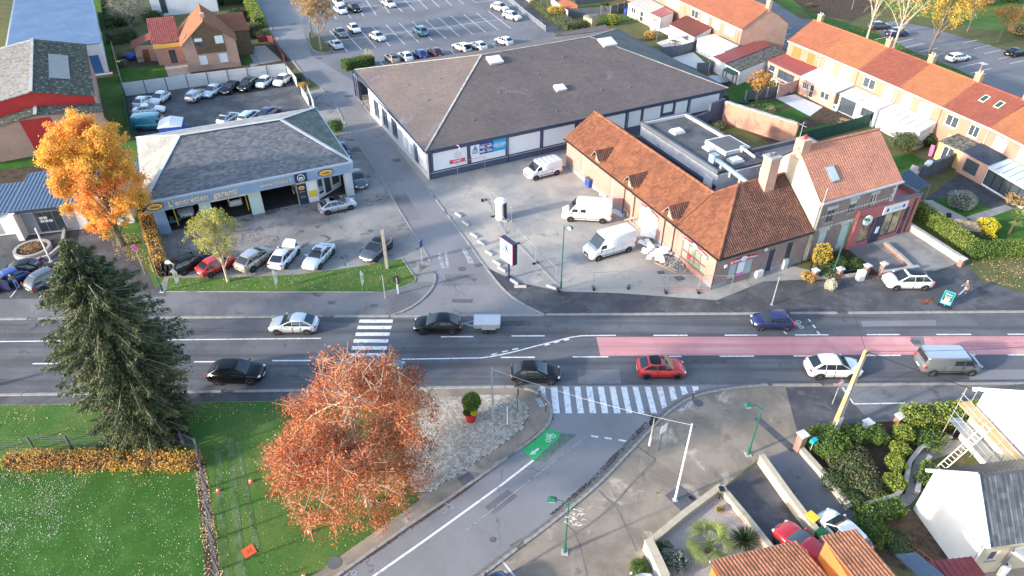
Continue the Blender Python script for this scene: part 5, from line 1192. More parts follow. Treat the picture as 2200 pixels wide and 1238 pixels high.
# dormers (loading hatches with gabled roofs)
for yb in (22.0,15.0,7.6):
    x0,w_,zb,zt = -.12,1.0,3.2,5.0
    d_ = MB(); d_.box(x0,x0+2.2,yb-w_/2,yb+w_/2,zb,zt-.35); d_.face([(x0,yb-w_/2,zt-.35),(x0,yb+w_/2,zt-.35),(x0,yb,zt+.25)][::-1]); o = d_.build('dormer','timber_grey',sho)
    r_ = MB(); r_.box(x0-.03,x0,yb-.36,yb+.36,zb+.1,zt-.5); r_.build('hatch_door','timber_pale',o)
    for s_ in (-1,1):
        A_ = (x0-.45,yb+s_*.85,zt-.62); B_ = (x0+2.9,yb+s_*.85,zt-.62); C_ = (x0+3.3,yb,zt+.42); Dd = (x0-.45,yb,zt+.42)
        if s_ > 0: tiles(o,B_,A_,Dd,C_,.26,.3,'pantile_dark',amp=.05,seed=31)
        else: tiles(o,A_,B_,C_,Dd,.26,.3,'pantile_dark',amp=.05,seed=32)
    r_ = MB(); r_.bar((x0-.47,yb-.88,zt-.66),(x0-.47,yb,zt+.40),.07); r_.bar((x0-.47,yb+.88,zt-.66),(x0-.47,yb,zt+.40),.07); r_.build('barge_board','timber_grey',o)
m = MB(); m.box(8.0,9.2,3.9,5.0,6.0,10.3); ch = m.build('chimney','brick_salmon',sho)
m = MB(); m.box(7.9,9.3,3.8,5.1,10.3,10.5); m.build('cap','stone',ch)
for x in (8.3,8.9): m = MB(); m.tube([(x,4.45,10.5),(x,4.45,10.8)],.15,8); m.build('flue','concrete_dark',ch)
m = MB(); m.box(7.9,9.3,3.75,3.9,6.4,6.75); m.build('flashing','galv',ch)
# ------------------------------------------------------------ flat-roofed white annex behind the bakery
anx = T('flat_roof_annex','white flat-roofed annex with skylights and a pale blue duct behind the bakery','building',c,SHR)
def LP(px,py,z):
    p = G(px,py,z)-SH0; return (p.x*math.cos(SHR)+p.y*math.sin(SHR),-p.x*math.sin(SHR)+p.y*math.cos(SHR))
Z = 6.0
q = [LP(1391,262,Z),LP(1475,246,Z),LP(1640,345,Z),LP(1550,388,Z)]
x0 = (q[0][0]+q[3][0])/2; x1 = q[1][0]; y1 = max(q[0][1],q[1][1]); y0 = 10.6
Wf = Wall((x0,y1),(x0,y0)); m = MB(); m.prism([(x0,y0),(x1+8.5,y0),(x1+8.5,y1-12),(x1,y1-12),(x1,y1),(x0,y1)],0,Z-.35); m.build('walls','render_grime',anx)
m = MB(); m.prism([(x0+.2,y0+.2),(x1-.2,y0+.2),(x1-.2,y1-.2),(x0+.2,y1-.2)],Z-.4,Z-.12); m.build('roof_deck','felt',anx)
m = MB(); m.prism([(x1+.1,y0+.2),(x1+8.3,y0+.2),(x1+8.3,y1-12.2),(x1+.1,y1-12.2)],Z-.7,Z-.34); m.build('lower_roof_deck','felt_blue',anx)
for a,b in (((x0,y0),(x0,y1)),((x0,y1),(x1,y1)),((x1,y1),(x1,y1-12)),((x1,y1-12),(x1+8.5,y1-12)),((x1+8.5,y1-12),(x1+8.5,y0))):
    m = MB(); m.bar((*a,Z-.05),(*b,Z-.05),.32,.5); m.build('parapet','felt_blue',anx)
for a,b in (((x0+.25,y1-.3),(x1-.3,y1-.3)),((x1-.28,y1-.3),(x1-.28,y1-8)),((x1-.1,y1-11),(x1-.1,y0+3))): m = MB(); m.bar((*a,Z+.02),(*b,Z+.02),.18,.3); m.build('parapet_inner','concrete_panel',anx)
m = MB(); m.box(x1-3.2,x1+.3,y1-11.6,y1-7.9,Z-.4,Z+.3); lw = m.build('light_well','render_grime',anx); m = MB(); m.box(x1-3.0,x1+.1,y1-11.4,y1-8.1,Z+.3,Z+.31); m.build('well_opening','concrete_dark',lw)
m = MB(); Wf.slab(m,0,Wf.L,Z-1.9,Z-1.6,-.5,0); m.build('ledge','sign_navy',anx)
for px,py in ((1455,283),(1527,318),(1580,345)):
    a,b = LP(px,py,Z); m = MB(); m.box(a-.75,a+.75,b-.65,b+.65,Z-.15,Z+.1); o = m.build('skylight','concrete_panel',anx); m = MB(); m.box(a-.6,a+.6,b-.5,b+.5,Z+.1,Z+.28); m.build('dome','sheet_white',o)
a = LP(1538,342,Z+.5); b = LP(1605,392,Z+.5); m = MB(); m.tube([(a[0],a[1],Z+.5),(b[0],b[1],Z+.5)],.26,12); dc = m.build('duct','zinc_duct',anx,True)
for t in (.25,.55,.85): x,y = a[0]+(b[0]-a[0])*t,a[1]+(b[1]-a[1])*t; m = MB(); m.cbox((x,y,Z+.2),(.7,.3,.65)); m.build('duct_stand','galv',dc)
m = MB(); m.cbox((a[0],a[1]+.3,Z+.45),(.8,.9,1.0)); m.build('fan_unit','zinc_duct',anx)
a = LP(1596,320,Z+.3); m = MB(); m.cbox((*a,Z+.3),(.5,.5,.7)); m.build('fan_unit','galv',anx); b = LP(1622,338,Z+.3); m = MB(); m.tube([(*a,Z+.35),(*b,Z+.3)],.14,8); m.build('duct','sheet_white',anx)
a = LP(1520,395,4.5); m = MB(); m.cbox((a[0],a[1],4.6),(.08,1.4,1.6)); m.build('white_board','panel_white',anx)
# old leaning brick wall between store and gardens
p0,p1 = G(1551,262),G(1705,312); ow = T('brick_garden_wall','old orange brick wall with rough coping between store and gardens','wall',p0,ang(p0,p1)); Lw = (p1-p0).length
m = MB(); m.box(0,Lw,-.2,.2,0,3.0); m.build('brickwork','brick_old',ow); m = MB()
for k in range(int(Lw/.5)): m.cbox((.25+k*.5,0,3.08+.03*math.sin(k*1.7)),(.48,.5,.16))
m.build('coping_stone','stone',ow,kind='stuff')
p0,p1 = G(1480,285),G(1549,258); nw = T('navy_yard_wall','navy stepped yard wall at the far corner of the store','wall',p0,ang(p0,p1)); Lw = (p1-p0).length
m = MB(); m.prism([(0,-.15),(Lw,-.15),(Lw,.15),(0,.15)],0,2.2); m.box(Lw*.55,Lw,-.14,.14,2.2,3.3); m.build('brickwork','navy_brick',nw); m = MB(); m.box(Lw*.3,Lw*.3+.2,-.25,-.15,0,2.2); m.build('pier','navy',nw)
# ------------------------------------------------------------ tall brick house with clinic extension
hou = T('brick_house','two-storey pinkish brick house with salmon tiled roof and cream gable','house',c,SHR)
X0,X1,DP,ze,zr,yr = 11.55,22.3,8.4,6.9,10.7,4.2
FW = Wall((X0,0),(X1,0)); ups = [(1.55,2.55,4.15,5.6),(4.4,5.3,4.6,6.0),(7.35,8.15,4.3,5.95),(1.3,2.3,.5,3.1),(4.3,5.5,.4,3.2)]
m = MB(); FW.face(m,0,ze,ups,.14); m.build('front_wall','brick_grey',hou)
m = MB(); Wall((X0,DP),(X0,0)).face(m,0,ze); m.face([(X0,0,ze),(X0,yr,zr),(X0,DP,ze)]); m.build('gable_wall','render_cream',hou)
m = MB(); Wall((X1,0),(X1,DP)).face(m,0,ze); m.face([(X1,0,ze),(X1,DP,ze),(X1,yr,zr)]); Wall((X1,DP),(X0,DP)).face(m,0,ze); m.build('wall','brick_salmon',hou)
window(hou,FW,*ups[0],.10,'timber_grey','glass',2,1,'stone'); window(hou,FW,*ups[1],.10,'timber_grey','glass',2,1,'stone'); window(hou,FW,*ups[2],.10,'white','glass',2,1,'white')
shutter(hou,FW,*ups[3],'pale_green',.02); shutter(hou,FW,*ups[4],'pale_green',.02)
m = MB(); FW.slab(m,4.4,5.3,5.55,6.0,.02,.08); m.build('half_blind','pale_green',hou)
for (u0,u1,z0,z1) in ups:     # fan lintels, each brick built
    o = MB(); FW.slab(o,u0-.2,u1+.2,z1,z1+.08,-.05,0); lt = o.build('lintel','stone',hou); n = int((u1-u0+.5)/.12); o = MB()
    for k in range(n): FW.slab(o,u0-.22+k*.12,u0-.22+k*.12+.07,z1+.09,z1+.42,-.06-.01*(k % 2),0)
    o.build('lintel_brick','concrete_panel',lt,kind='stuff')
o = MB()
for zz_ in (3.55,4.95):
    for k in range(27): FW.slab(o,.1+k*.4,.32+k*.4,zz_,zz_+.16,-.04,0)
for k in range(60): FW.slab(o,.05+k*.178,.14+k*.178,6.45,6.6,-.07,0)
o.build('brick_band','concrete_panel',hou,kind='stuff')
o = MB()
for k in range(20):
    FW.slab(o,-.02,.45 if k % 2 else .25,.1+k*.34,.4+k*.34,-.05,0); FW.slab(o,10.75-(.45 if k % 2 else .25),10.77,.1+k*.34,.4+k*.34,-.05,0)
o.build('quoin','concrete_panel',hou,kind='stuff')
m = MB(); FW.slab(m,-.1,10.9,6.6,6.9,-.25,0); m.build('cornice','stone',hou); m = MB(); FW.slab(m,-.1,10.9,6.82,6.98,-.5,-.26); m.build('gutter','grey_trim',hou)
m = MB(); m.tube([(X0+.2,-.15,6.8),(X0+.2,-.15,.1)],.06,8); m.build('downpipe','galv',hou)
tiles(hou,(X0-.12,-.45,ze-.05),(X1+.15,-.45,ze-.05),(X1+.15,yr,zr+.1),(X0-.12,yr,zr+.1),.30,.36,'tile_salmon',amp=.03,lap=.03,prof='roll',seed=41)
tiles(hou,(X1+.15,DP+.3,ze-.05),(X0-.12,DP+.3,ze-.05),(X0-.12,yr,zr+.1),(X1+.15,yr,zr+.1),.30,.36,'tile_salmon',amp=.03,lap=.03,prof='roll',seed=42)
ridge_caps(hou,(X0-.1,yr,zr+.14),(X1+.15,yr,zr+.14),'tile_salmon')
m = MB(); m.box(X0-.05,X0+1.0,yr-.5,yr+.6,zr-1.0,zr+1.0); ch = m.build('chimney','brick_salmon',hou); m = MB(); m.tube([(X0+.5,yr,zr+1.0),(X0+.5,yr,zr+1.4)],.14,8); m.build('flue','terracotta_red',ch)
sl_ = (zr+.15-ze)/(yr+.45); y = 1.6; zc = ze+sl_*(y+.45); m = MB(); m.box(-.55,.55,-.85,.85,-.05,.12); q = m.build('roof_window','metal_grey',hou,loc=(X0+2.5,y,zc+.03)); q.rotation_euler = (math.atan(sl_),0,0); m = MB(); m.box(-.45,.45,-.75,.75,.12,.14); m.build('pane','glass_pale',q)
m = MB(); m.bar((X0+.3,yr+.5,zr+.9),(X0+.3,yr+.5,zr+2.6),.04); m.bar((X0-.1,yr+.5,zr+2.4),(X0+.7,yr+.5,zr+2.4),.03); m.bar((X0+.3,yr,zr+2.2),(X0+.3,yr+1,zr+2.2),.03); m.build('aerial','galv',hou)
# clinic extension
cli = T('optician_shop','red-walled flat shop front with white sign and dark door beside the brick house','shop',c,SHR)
EW = Wall((17.4,-.35),(26.4,-.35)); eo = [(.95,2.75,.5,3.1),(2.75,4.2,.1,3.2),(4.3,7.0,.4,3.2)]
m = MB(); EW.face(m,0,4.6,eo,.2); m.build('front_wall','render_pinkred',cli)
m = MB(); Wall((26.4,-.35),(26.4,6.0)).face(m,0,4.6); Wall((26.4,6),(22.3,6)).face(m,0,4.6); m.box(22.35,26.2,-.15,5.8,3.9,4.1); m.build('wall','render_pinkred',cli)
m = MB(); Wall((17.4,.0),(17.4,-.35)).face(m,0,4.6); m.face([(17.4,-.35,4.6),(22.3,-.35,4.6),(22.3,0,4.6),(17.4,0,4.6)]); m.build('side_wall','render_pinkred',cli)
m = MB(); m.bar((22.3,-.25,4.65),(26.45,-.25,4.65),.4,.12); m.build('coping','felt_blue',cli); m = MB(); m.bar((26.3,-.2,4.65),(26.3,6.05,4.65),.4,.12); m.build('coping','felt_blue',cli)
window(cli,EW,*eo[0],.14,'sign_navy','glass_warm',1,1,None); window(cli,EW,*eo[2],.14,'sign_navy','glass_warm',2,1,None)
m = MB(); EW.slab(m,2.8,4.15,.1,3.15,-.1,.05); dr = m.build('door','sign_navy',cli); m = MB(); EW.slab(m,3.3,3.75,1.2,2.0,-.12,-.1); m.build('notice','panel_white',dr)
m = MB(); EW.slab(m,3.6,7.1,3.35,4.3,-.08,0); o = m.build('sign_board','panel_white',cli); text(o,'OPTIQUE',.34,wall_m(EW,5.35,3.82,-.10),'grey_trim')
for u in (4.15,6.5): disc(EW,u,3.82,.17,.22,-.10).build('sign_dot','sign_blue',o)
m = MB(); m.tube([EW.pt(8.2,.2,-.1),EW.pt(8.2,4.3,-.1)],.07,8); m.build('downpipe','black',cli)
m = MB(); EW.slab(m,7.15,7.75,.1,3.4,-.02,.1); m.build('dark_panel','sign_navy',cli)
p = EW.pt(.3,4.0,-.9); m = MB(); m.lathe([(.55,-.08),(.55,.08)],24,(p.x,p.y,p.z),'y'); o = m.build('round_sign','panel_white',cli); m = MB(); m.lathe([(.22,-.1),(.22,.1)],20,(p.x,p.y,p.z),'y'); m.build('round_dot','sign_blue',o); m = MB(); m.bar(EW.pt(.3,4.0,0),EW.pt(.3,4.0,-.9),.05); m.build('bracket','black',o)
# carport with navy metal roof behind the shop
pq = [G(1908,390,3.0),G(1955,365,3.0),G(1998,398,2.8),G(1935,425,2.8)]
cpx = T('garden_shelter','shelter with navy ribbed metal roof behind the red shop','shelter',(pq[0].x,pq[0].y,0)); off = Vector((pq[0].x,pq[0].y,0))
solid([p-off for p in pq][::-1] if False else [pq[3]-off,pq[2]-off,pq[1]-off,pq[0]-off],.12,'roof_sheet','sheet_navy',cpx)
for k in range(11):
    a,b = pq[0].lerp(pq[3],k/10)-off,pq[1].lerp(pq[2],k/10)-off; m = MB(); m.bar(a+Vector((0,0,.05)),b+Vector((0,0,.05)),.12,.08); m.build('roof_rib','sheet_navy',cpx)
for p in pq: m = MB(); m.bar((p.x-off.x,p.y-off.y,0),(p.x-off.x,p.y-off.y,2.75),.14); m.build('post','timber_grey',cpx)
m = MB(); m.cbox((pq[3].x-off.x+1.5,pq[3].y-off.y+1.3,1.2),(3.2,.15,2.4),ang(pq[3],pq[2])); m.build('back_panel','concrete',cpx)
# ------------------------------------------------------------ other buildings, walls and fences
def loc_of(O,rz,p):
    d = Vector(p)-Vector((O[0],O[1],0)); return Vector((d.x*math.cos(rz)+d.y*math.sin(rz),-d.x*math.sin(rz)+d.y*math.cos(rz),d.z))
def leanto(name,label,cat,px,zf,zb,roof,wall,ribs=0,ribmat=None,th=.1,group=None,walls=True,glaze=None,gl_n=4,posts=False,wops=()):
    """lean-to from roof corners in the photo: front-left, back-left, back-right, front-right"""
    P = [G(*px[0],zf),G(*px[1],zb),G(*px[2],zb),G(*px[3],zf)]; O = Vector((P[0].x,P[0].y,0)); rz = ang(P[0],P[3])
    t = T(name,label,cat,O,rz,group); Q = [loc_of(O,rz,p) for p in P]
    solid([Q[0]+Vector((-.08,-.12,0)),Q[3]+Vector((.08,-.12,0)),Q[2]+Vector((.08,0,0)),Q[1]+Vector((-.08,0,0))],th,'roof_sheet',roof,t)
    if ribs:
        for k in range(ribs+1):
            a,b = Q[0].lerp(Q[3],k/ribs),Q[1].lerp(Q[2],k/ribs); m = MB(); m.bar(a+Vector((0,-.1,.035)),b+Vector((0,0,.035)),.07,.06); m.build('roof_rib',ribmat or roof,t)
    F = [Vector((q.x,q.y,0)) for q in Q]
    if walls:
        m = MB()
        for i,j,z0,z1 in ((1,0,zb,zf),(2,3,zb,zf)):
            p,q = F[i],F[j]; f = [p,q,q+Vector((0,0,z1-th)),p+Vector((0,0,z0-th))]; m.face(f if i == 1 else f[::-1])
        m.build('side_wall',wall,t)
        W = Wall(F[0],F[3]); ops = [(W.L*a,W.L*b,z0,z1) for a,b,z0,z1,*_ in wops]; m = MB(); W.face(m,0,zf-th,ops if not glaze else [(.1,W.L-.1,.25,zf-.35)],.12); m.build('front_wall',wall,t)
        for o,w in zip(ops,wops):
            kind = w[4] if len(w) > 4 else 'win'
            if kind == 'win': window(t,W,*o,.08,'white','glass',w[5] if len(w) > 5 else 2,1,'stone')
            elif kind == 'dark': window(t,W,*o,.08,'fence_grey','glass',w[5] if len(w) > 5 else 3,1,'stone')
            else: window(t,W,*o,.08,'white','glass',1,2,None,name='door')
        if glaze: window(t,W,.1,W.L-.1,.25,zf-.35,.06,glaze,'glass_pale' if glaze != 'black' else 'glass',gl_n,1,None)
    if posts:
        for f,z in ((F[0],zf),(F[3],zf),(F[1],zb),(F[2],zb)): m = MB(); m.bar(f,f+Vector((0,0,z-.1)),.12); m.build('post','fence_grey',t)
    return t,F,Q
def gable(name,label,cat,O,rz,L,D,ze,zr,wallm,roofm,tw=.3,th=.36,prof='roll',ops=(),ov=.3,yr=None,gablem=None,group=None,seed=0,amp=.03,back=True,fops=(),roofb=None):
    yr = D/2 if yr is None else yr
    t = T(name,label,cat,(O[0],O[1],0),rz,group); W = Wall((0,0),(L,0))
    m = MB(); W.face(m,0,ze,[o[:4] for o in fops],.12); m.build('front_wall',wallm,t)
    m = MB(); Wall((L,0),(L,D)).face(m,0,ze); m.face([(L,0,ze),(L,D,ze),(L,yr,zr)]); m.build('gable_wall',gablem or wallm,t)
    m = MB(); Wall((0,D),(0,0)).face(m,0,ze); m.face([(0,0,ze),(0,yr,zr),(0,D,ze)]); m.build('gable_wall',gablem or wallm,t)
    m = MB(); Wall((L,D),(0,D)).face(m,0,ze); m.build('rear_wall',wallm,t)
    k = (zr-ze)/yr; dz = k*ov; kb = (zr-ze)/(D-yr)*ov
    tiles(t,(-.12,-ov,ze-dz+.05),(L+.12,-ov,ze-dz+.05),(L+.12,yr,zr+.05),(-.12,yr,zr+.05),tw,th,roofm,amp=amp,lap=.025,prof=prof,seed=seed)
    if back: tiles(t,(L+.12,D+ov,ze-kb+.05),(-.12,D+ov,ze-kb+.05),(-.12,yr,zr+.05),(L+.12,yr,zr+.05),tw,th,roofb or roofm,amp=amp,lap=.025,prof=prof,seed=seed+1)
    ridge_caps(t,(-.12,yr,zr+.08),(L+.12,yr,zr+.08),roofm,.24)
    return t,W
def chimney(t,x,y,z0,z1,mat='brick_orange',w=.9,d=.6,flues=2):
    m = MB(); m.box(x-w/2,x+w/2,y-d/2,y+d/2,z0,z1); c_ = m.build('chimney',mat,t); m = MB(); m.box(x-w/2-.06,x+w/2+.06,y-d/2-.06,y+d/2+.06,z1,z1+.1); m.build('cap','stone',c_)
    for k in range(flues): m = MB(); m.tube([(x-w*.25+k*w*.5,y,z1+.1),(x-w*.25+k*w*.5,y,z1+.42)],.12,8); m.build('flue','ochre_metal',c_)
# ---- terrace of small houses on the right
EV = [(1696,86),(1768,115),(1848,149),(1934.5,186.5),(2029,228.5),(2131,273),(2236,326)]
ROOF = ['tile_coral','tile_orange','tile_red','tile_orange','tile_red','tile_orange']
LAB = ['terraced house with coral tiled roof at the far end of the row','terraced house with plain orange roof, second in the row','terraced house with deep red roof in the middle of the row','terraced house with orange roof between the two red-roofed ones','terraced house with red roof and two skylights','terraced house with orange roof at the right edge']
WIN = [[(.16,.42,'b'),(.62,.82,'b')],[(.12,.34,'s'),(.52,.82,'s')],[(.15,.45,'w'),(.68,.90,'s')],[(.12,.34,'w'),(.52,.80,'s')],[(.12,.38,'w'),(.62,.82,'w')],[(.15,.40,'w'),(.65,.9,'w')]]
terr = []
for i in range(6):
    A,B = G(*EV[i],5.4),G(*EV[i+1],5.4); rz = ang(A,B); L = (B-A).length; D = 8.4
    wops = [(L*a,L*b,3.1 if k != 'w' else 3.3,4.75,k) for a,b,k in WIN[i]]
    t,W = gable('terraced_house',LAB[i],'house',A,rz,L,D,5.4,8.1,'brick_orange',ROOF[i],.28,.34,'roll',group='terraced houses in the right-hand row',seed=50+i*3,fops=wops,gablem='brick_salmon',ov=.25,amp=.022)
    m = MB(); W.slab(m,.0,L,5.0,5.3,-.05,0); m.build('eaves_board','white',t); m = MB(); W.slab(m,0,L,5.18,5.32,-.4,-.26); m.build('gutter','grey_trim',t)
    for a,b,z0,z1,k in wops:
        if k == 'w': window(t,W,a,b,z0,z1,.08,'white','curtain' if i % 2 else 'glass',2,1,'white')
        else: shutter(t,W,a,b,z0,z1,'white' if k == 's' else 'render_orange',.0)
    window(t,W,L*.3,L*.6,.9,2.3,.02,'white','glass',2,1,'white')
    m = MB(); m.tube([W.pt(L-.12,.1,-.1),W.pt(L-.12,5.1,-.1)],.045,6); m.build('downpipe','brick_orange' if i % 2 else 'grey_trim',t)
    chimney(t,L-.2 if i else 1.2,4.4,7.6,9.2)
    if i == 0: m = MB(); m.box(-.35,.8,3.9,4.9,7.4,8.9)
    if i == 4:
        for x in (L*.42,L*.72):
            m = MB(); m.box(-.4,.4,-.55,.55,-.03,.1); q = m.build('roof_window','concrete_panel',t,loc=(x,2.6,5.4+2.7*2.6/4.2+.08)); q.rotation_euler = (math.atan(2.7/4.2),0,0); m = MB(); m.box(-.3,.3,-.45,.45,.1,.12); m.build('pane','fence_green',q)
    if i in (1,3):
        m = MB(); x = L-.5; m.bar((x,4.5,8.2),(x,4.5,10.6),.05)
        for k in range(5): m.bar((x-.5,4.2+k*.18,10.4),(x+.5,4.2+k*.18,10.4),.03)
        m.bar((x,4.1,10.4),(x,5.1,10.4),.03); m.build('aerial','galv',t)
    terr.append(t)
# upper row
for i,(a,b,rf,lb) in enumerate([((1322,-66),(1481,9),'tile_coral','terraced house at the top edge beside the long beige lean-to'),((1481,9),(1595,62),'tile_coral','end terraced house with bright coral roof and pink gable at the top')]):
    A,B = G(*a,5.2),G(*b,5.2); rz = ang(A,B); L = (B-A).length
    wops = [(L*x0,L*x1,3.2,4.6,k) for x0,x1,k in (((.52,.62,'w'),(.74,.9,'s')) if i == 0 else ((.06,.2,'w'),(.27,.40,'s'),(.49,.62,'s'),(.72,.88,'s')))]
    t,W = gable('terraced_house',lb,'house',A,rz,L,9.6,5.2,8.3,'brick_orange',rf,.28,.34,'roll',group='terraced houses of the upper row',seed=80+i*3,fops=wops,gablem='brick_salmon',ov=.25,amp=.022)
    m = MB(); W.slab(m,.0,L,4.8,5.1,-.05,0); m.build('eaves_board','white',t)
    for x0,x1,z0,z1,k in wops:
        if k == 'w': window(t,W,x0,x1,z0,z1,.08,'white','glass',2,1,'white')
        else: shutter(t,W,x0,x1,z0,z1,'white',.0)
    for u in (.45,.96): m = MB(); m.tube([W.pt(L*u,.1,-.1),W.pt(L*u,4.9,-.1)],.045,6); m.build('downpipe','brick_salmon',t)
    chimney(t,L-.3,4.8,7.6,9.3,'brick_salmon')
    if i: chimney(t,L*.45,4.8,7.8,9.3,'render_cream')
# ---- rear extensions
R_ = 'rear extensions of the terraced houses'
leanto('rear_extension','extension with dark red ribbed metal roof and a black framed window','extension',[(1651,130),(1691,113),(1759,144.5),(1719,162)],2.6,3.1,'sheet_brick','brick_salmon',16,group=R_,wops=[(.05,.25,.1,2.2,'door'),(.36,.86,.7,2.1,'dark',3)])
leanto('rear_extension','brick extension with flat white roof above a white terrace','extension',[(1720,164),(1760,146),(1838.5,182),(1796,200)],2.6,3.0,'sheet_white','brick_salmon',2,'grey_trim',group=R_,wops=[(.1,.27,1.0,2.1,'win',3),(.32,.44,.2,2.2,'door'),(.62,.86,.9,2.0)])
leanto('rear_extension','white extension with beige panel roof over an open corner','extension',[(1806,201),(1838.5,186),(1920,222),(1886,236)],2.6,3.0,'sheet_beige','render_white',2,'grey_trim',group=R_,wops=[(.04,.46,.1,2.3,'dark',1),(.62,.95,.9,2.1,'dark',3)])
leanto('conservatory','conservatory with pale glazed roof and sliding glass front','conservatory',[(1891.5,237),(1924,222),(2013,264),(1977,285)],2.5,3.1,'polycarb','render_grime',6,'metal_grey',glaze='metal_grey',gl_n=5)
leanto('garden_veranda','ochre veranda under a mossy corrugated roof','veranda',[(2020,303),(2063.5,286),(2112,307),(2070,325)],2.5,3.0,'fibre_moss','render_ochre',12,'fibre_moss',wops=[(.22,.68,.4,2.2,'win',2)])
leanto('rear_extension','brick extension with black metal roof and a large dark window','extension',[(2070,325),(2112,307),(2172,334),(2125,354)],2.7,3.1,'sheet_navy','brick_salmon',22,group=R_,wops=[(.2,.72,.5,2.2,'dark',1)])
leanto('glass_canopy','pale glazed canopy at the right edge of the dark patio','canopy',[(2125,357),(2169,340),(2260,380),(2215,408)],2.5,3.0,'polycarb','render_grime',6,'sign_teal',glaze='black',gl_n=5)
leanto('rear_extension','long lean-to with ribbed beige roof at the top edge','extension',[(1350,7),(1385,-8),(1427,14),(1398,29)],2.5,3.0,'sheet_beige','render_cream',8,'sheet_beige',group=R_,wops=[(.15,.35,1,2.1),(.55,.7,.1,2.1,'door')])
leanto('garden_shed','white shed with red and white striped roof','shed',[(1398,28),(1427,14.5),(1447,25.5),(1419,37.5)],2.7,3.0,'sheet_brick','render_white',0,wops=[(.35,.5,1.2,2.0,'dark',1),(.55,.7,1.2,2.0,'dark',1)])
a = [G(x,y,3.05) for x,y in ((1405,31),(1434,18),(1440,22),(1412,34.5))];
leanto('rear_extension','white extension with smooth coral red roof in the upper row','extension',[(1439.5,52),(1475,33.5),(1529,59),(1492,79)],2.6,3.2,'tile_red','render_white',14,'tile_red',group=R_)
leanto('veranda','glazed veranda with flat beige roof and white slatted windows','veranda',[(1499,82),(1534,73),(1587,98),(1557,111)],2.5,2.8,'sheet_beige','render_white',0,glaze='white',gl_n=14)
leanto('outbuilding','long outbuilding with red ribbed roof beside the pink gable','outbuilding',[(1534,122),(1635.5,85),(1658,97.5),(1560,136)],2.4,2.7,'sheet_brick','render_grime',7)
leanto('outbuilding','long white outbuilding with mossy grey roof','outbuilding',[(1560,137),(1658,98),(1690,111),(1590,153)],2.3,2.6,'fibre_moss','render_white',10,'fibre_moss',wops=[])
leanto('pergola','garden pergola with white flat canopy and dark posts','pergola',[(1414,63),(1447,56),(1483,75),(1452,82)],2.3,2.35,'sheet_white','white',2,'grey_trim',walls=False,posts=True)
leanto('wood_store','small open store with green felt roof against the white outbuilding','shed',[(1555,150),(1563,144),(1585,155),(1576,160)],1.9,2.0,'fence_green','timber_grey',0,walls=False,posts=True)
leanto('garden_shed','old timber shed with mossy felt roof among gardens','shed',[(1254,34),(1262,31),(1288,28),(1272,41)],1.8,2.1,'fibre_moss','timber_pale')
leanto('garden_shed','red-brown timber shed with dark roof panel','shed',[(1200,5),(1212,-4),(1241,10),(1217,13)],2.0,2.4,'timber_rust','timber_rust')
leanto('store_outbuilding','low brown-roofed annex behind the far corner of the store','outbuilding',[(1193,78),(1200,70),(1300,53),(1308,64)],3.2,3.6,'shingle_brown','render_white')
leanto('dog_house','little pink-roofed playhouse on the lawn','playhouse',[(1955,365),(1962,354),(1983,362),(1972,372)],1.2,1.4,'gravel_pink','brick_salmon')
# ---- left: sports hall with red gable, blue-roofed hall, library, brick house
A = G(-60,360); B = G(232,306); rz = ang(A,B)
hal = T('sports_hall','brick hall with mossy grey roof and bright red gable','hall',A,rz)
def shed_block(t,x0,x1,y0,y1,xr,zl,zr_,zt,front,wallm,roofL,roofR,verge=True):
    m = MB(); W = Wall((x0,y0),(x1,y0)); m.face([(x0,y0,0),(x1,y0,0),(x1,y0,zr_),(xr,y0,zt),(x0,y0,zl)]); m.build('gable_wall',front,t)
    m = MB(); Wall((x1,y0),(x1,y1)).face(m,0,zr_); Wall((x0,y1),(x0,y0)).face(m,0,zl); m.face([(x1,y1,0),(x0,y1,0),(x0,y1,zl),(xr,y1,zt),(x1,y1,zr_)]); m.build('side_wall',wallm,t)
    for a,b,mt in (((x0-.2,zl-.05),(xr,zt),roofL),((xr,zt),(x1+.25,zr_-.05),roofR)):
        n = 34; m = MB(); P = []
        solid([(a[0],y0-.3,a[1]+.12),(b[0],y0-.3,b[1]+.12),(b[0],y1+.2,b[1]+.12),(a[0],y1+.2,a[1]+.12)],.1,'roof_sheet',mt,t)
        m = MB(); nn_ = int((y1-y0)/.45)
        for k in range(nn_): y = y0-.1+k*.45; m.bar((a[0],y,a[1]+.14),(b[0],y,b[1]+.14),.14,.06)
        m.build('roof_corrugation',mt,t,kind='stuff')
    m = MB(); m.bar((xr,y0-.3,zt+.16),(xr,y1+.2,zt+.16),.4,.12); m.build('ridge_cap','concrete',t)
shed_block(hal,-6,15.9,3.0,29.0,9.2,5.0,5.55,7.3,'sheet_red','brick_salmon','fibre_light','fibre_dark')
shed_block(hal,-6,16.3,0,2.95,9.0,3.0,4.3,5.3,'brick_salmon','brick_salmon','fibre_dark','fibre_dark')
m = MB(); m.face([(7.4,-.02,0),(11.4,-.02,0),(10.4,-.02,4.75),(7.0,-.02,4.85)]); m.build('red_panel','sheet_red',hal)
for a,b,x0,x1 in (((-2.2),4.9,2.2,4.4),): pass
m = MB(); m.face([(3.2,8,6.05),(5.4,8,6.62),(5.4,18,6.62),(3.2,18,6.05)]); m.build('rooflight','rooflight_old',hal)
m = MB(); k = (7.3-5.5)/(9.2-16.15); f = lambda x: 7.3+k*(x-9.2)+.24; m.face([(11.2,9,f(11.2)),(13.6,9,f(13.6)),(13.6,21,f(13.6)),(11.2,21,f(11.2))]); m.build('rooflight','rooflight_old',hal)
m = MB(); m.face([(3.0,9,6.16+.1),(5.0,9,6.68+.1),(5.0,20,6.68+.1),(3.0,20,6.16+.1)]); m.build('rooflight','sheet_beige',hal)
blu = T('blue_roof_hall','white hall with large sky-blue metal roof at the top left','hall',A,rz)
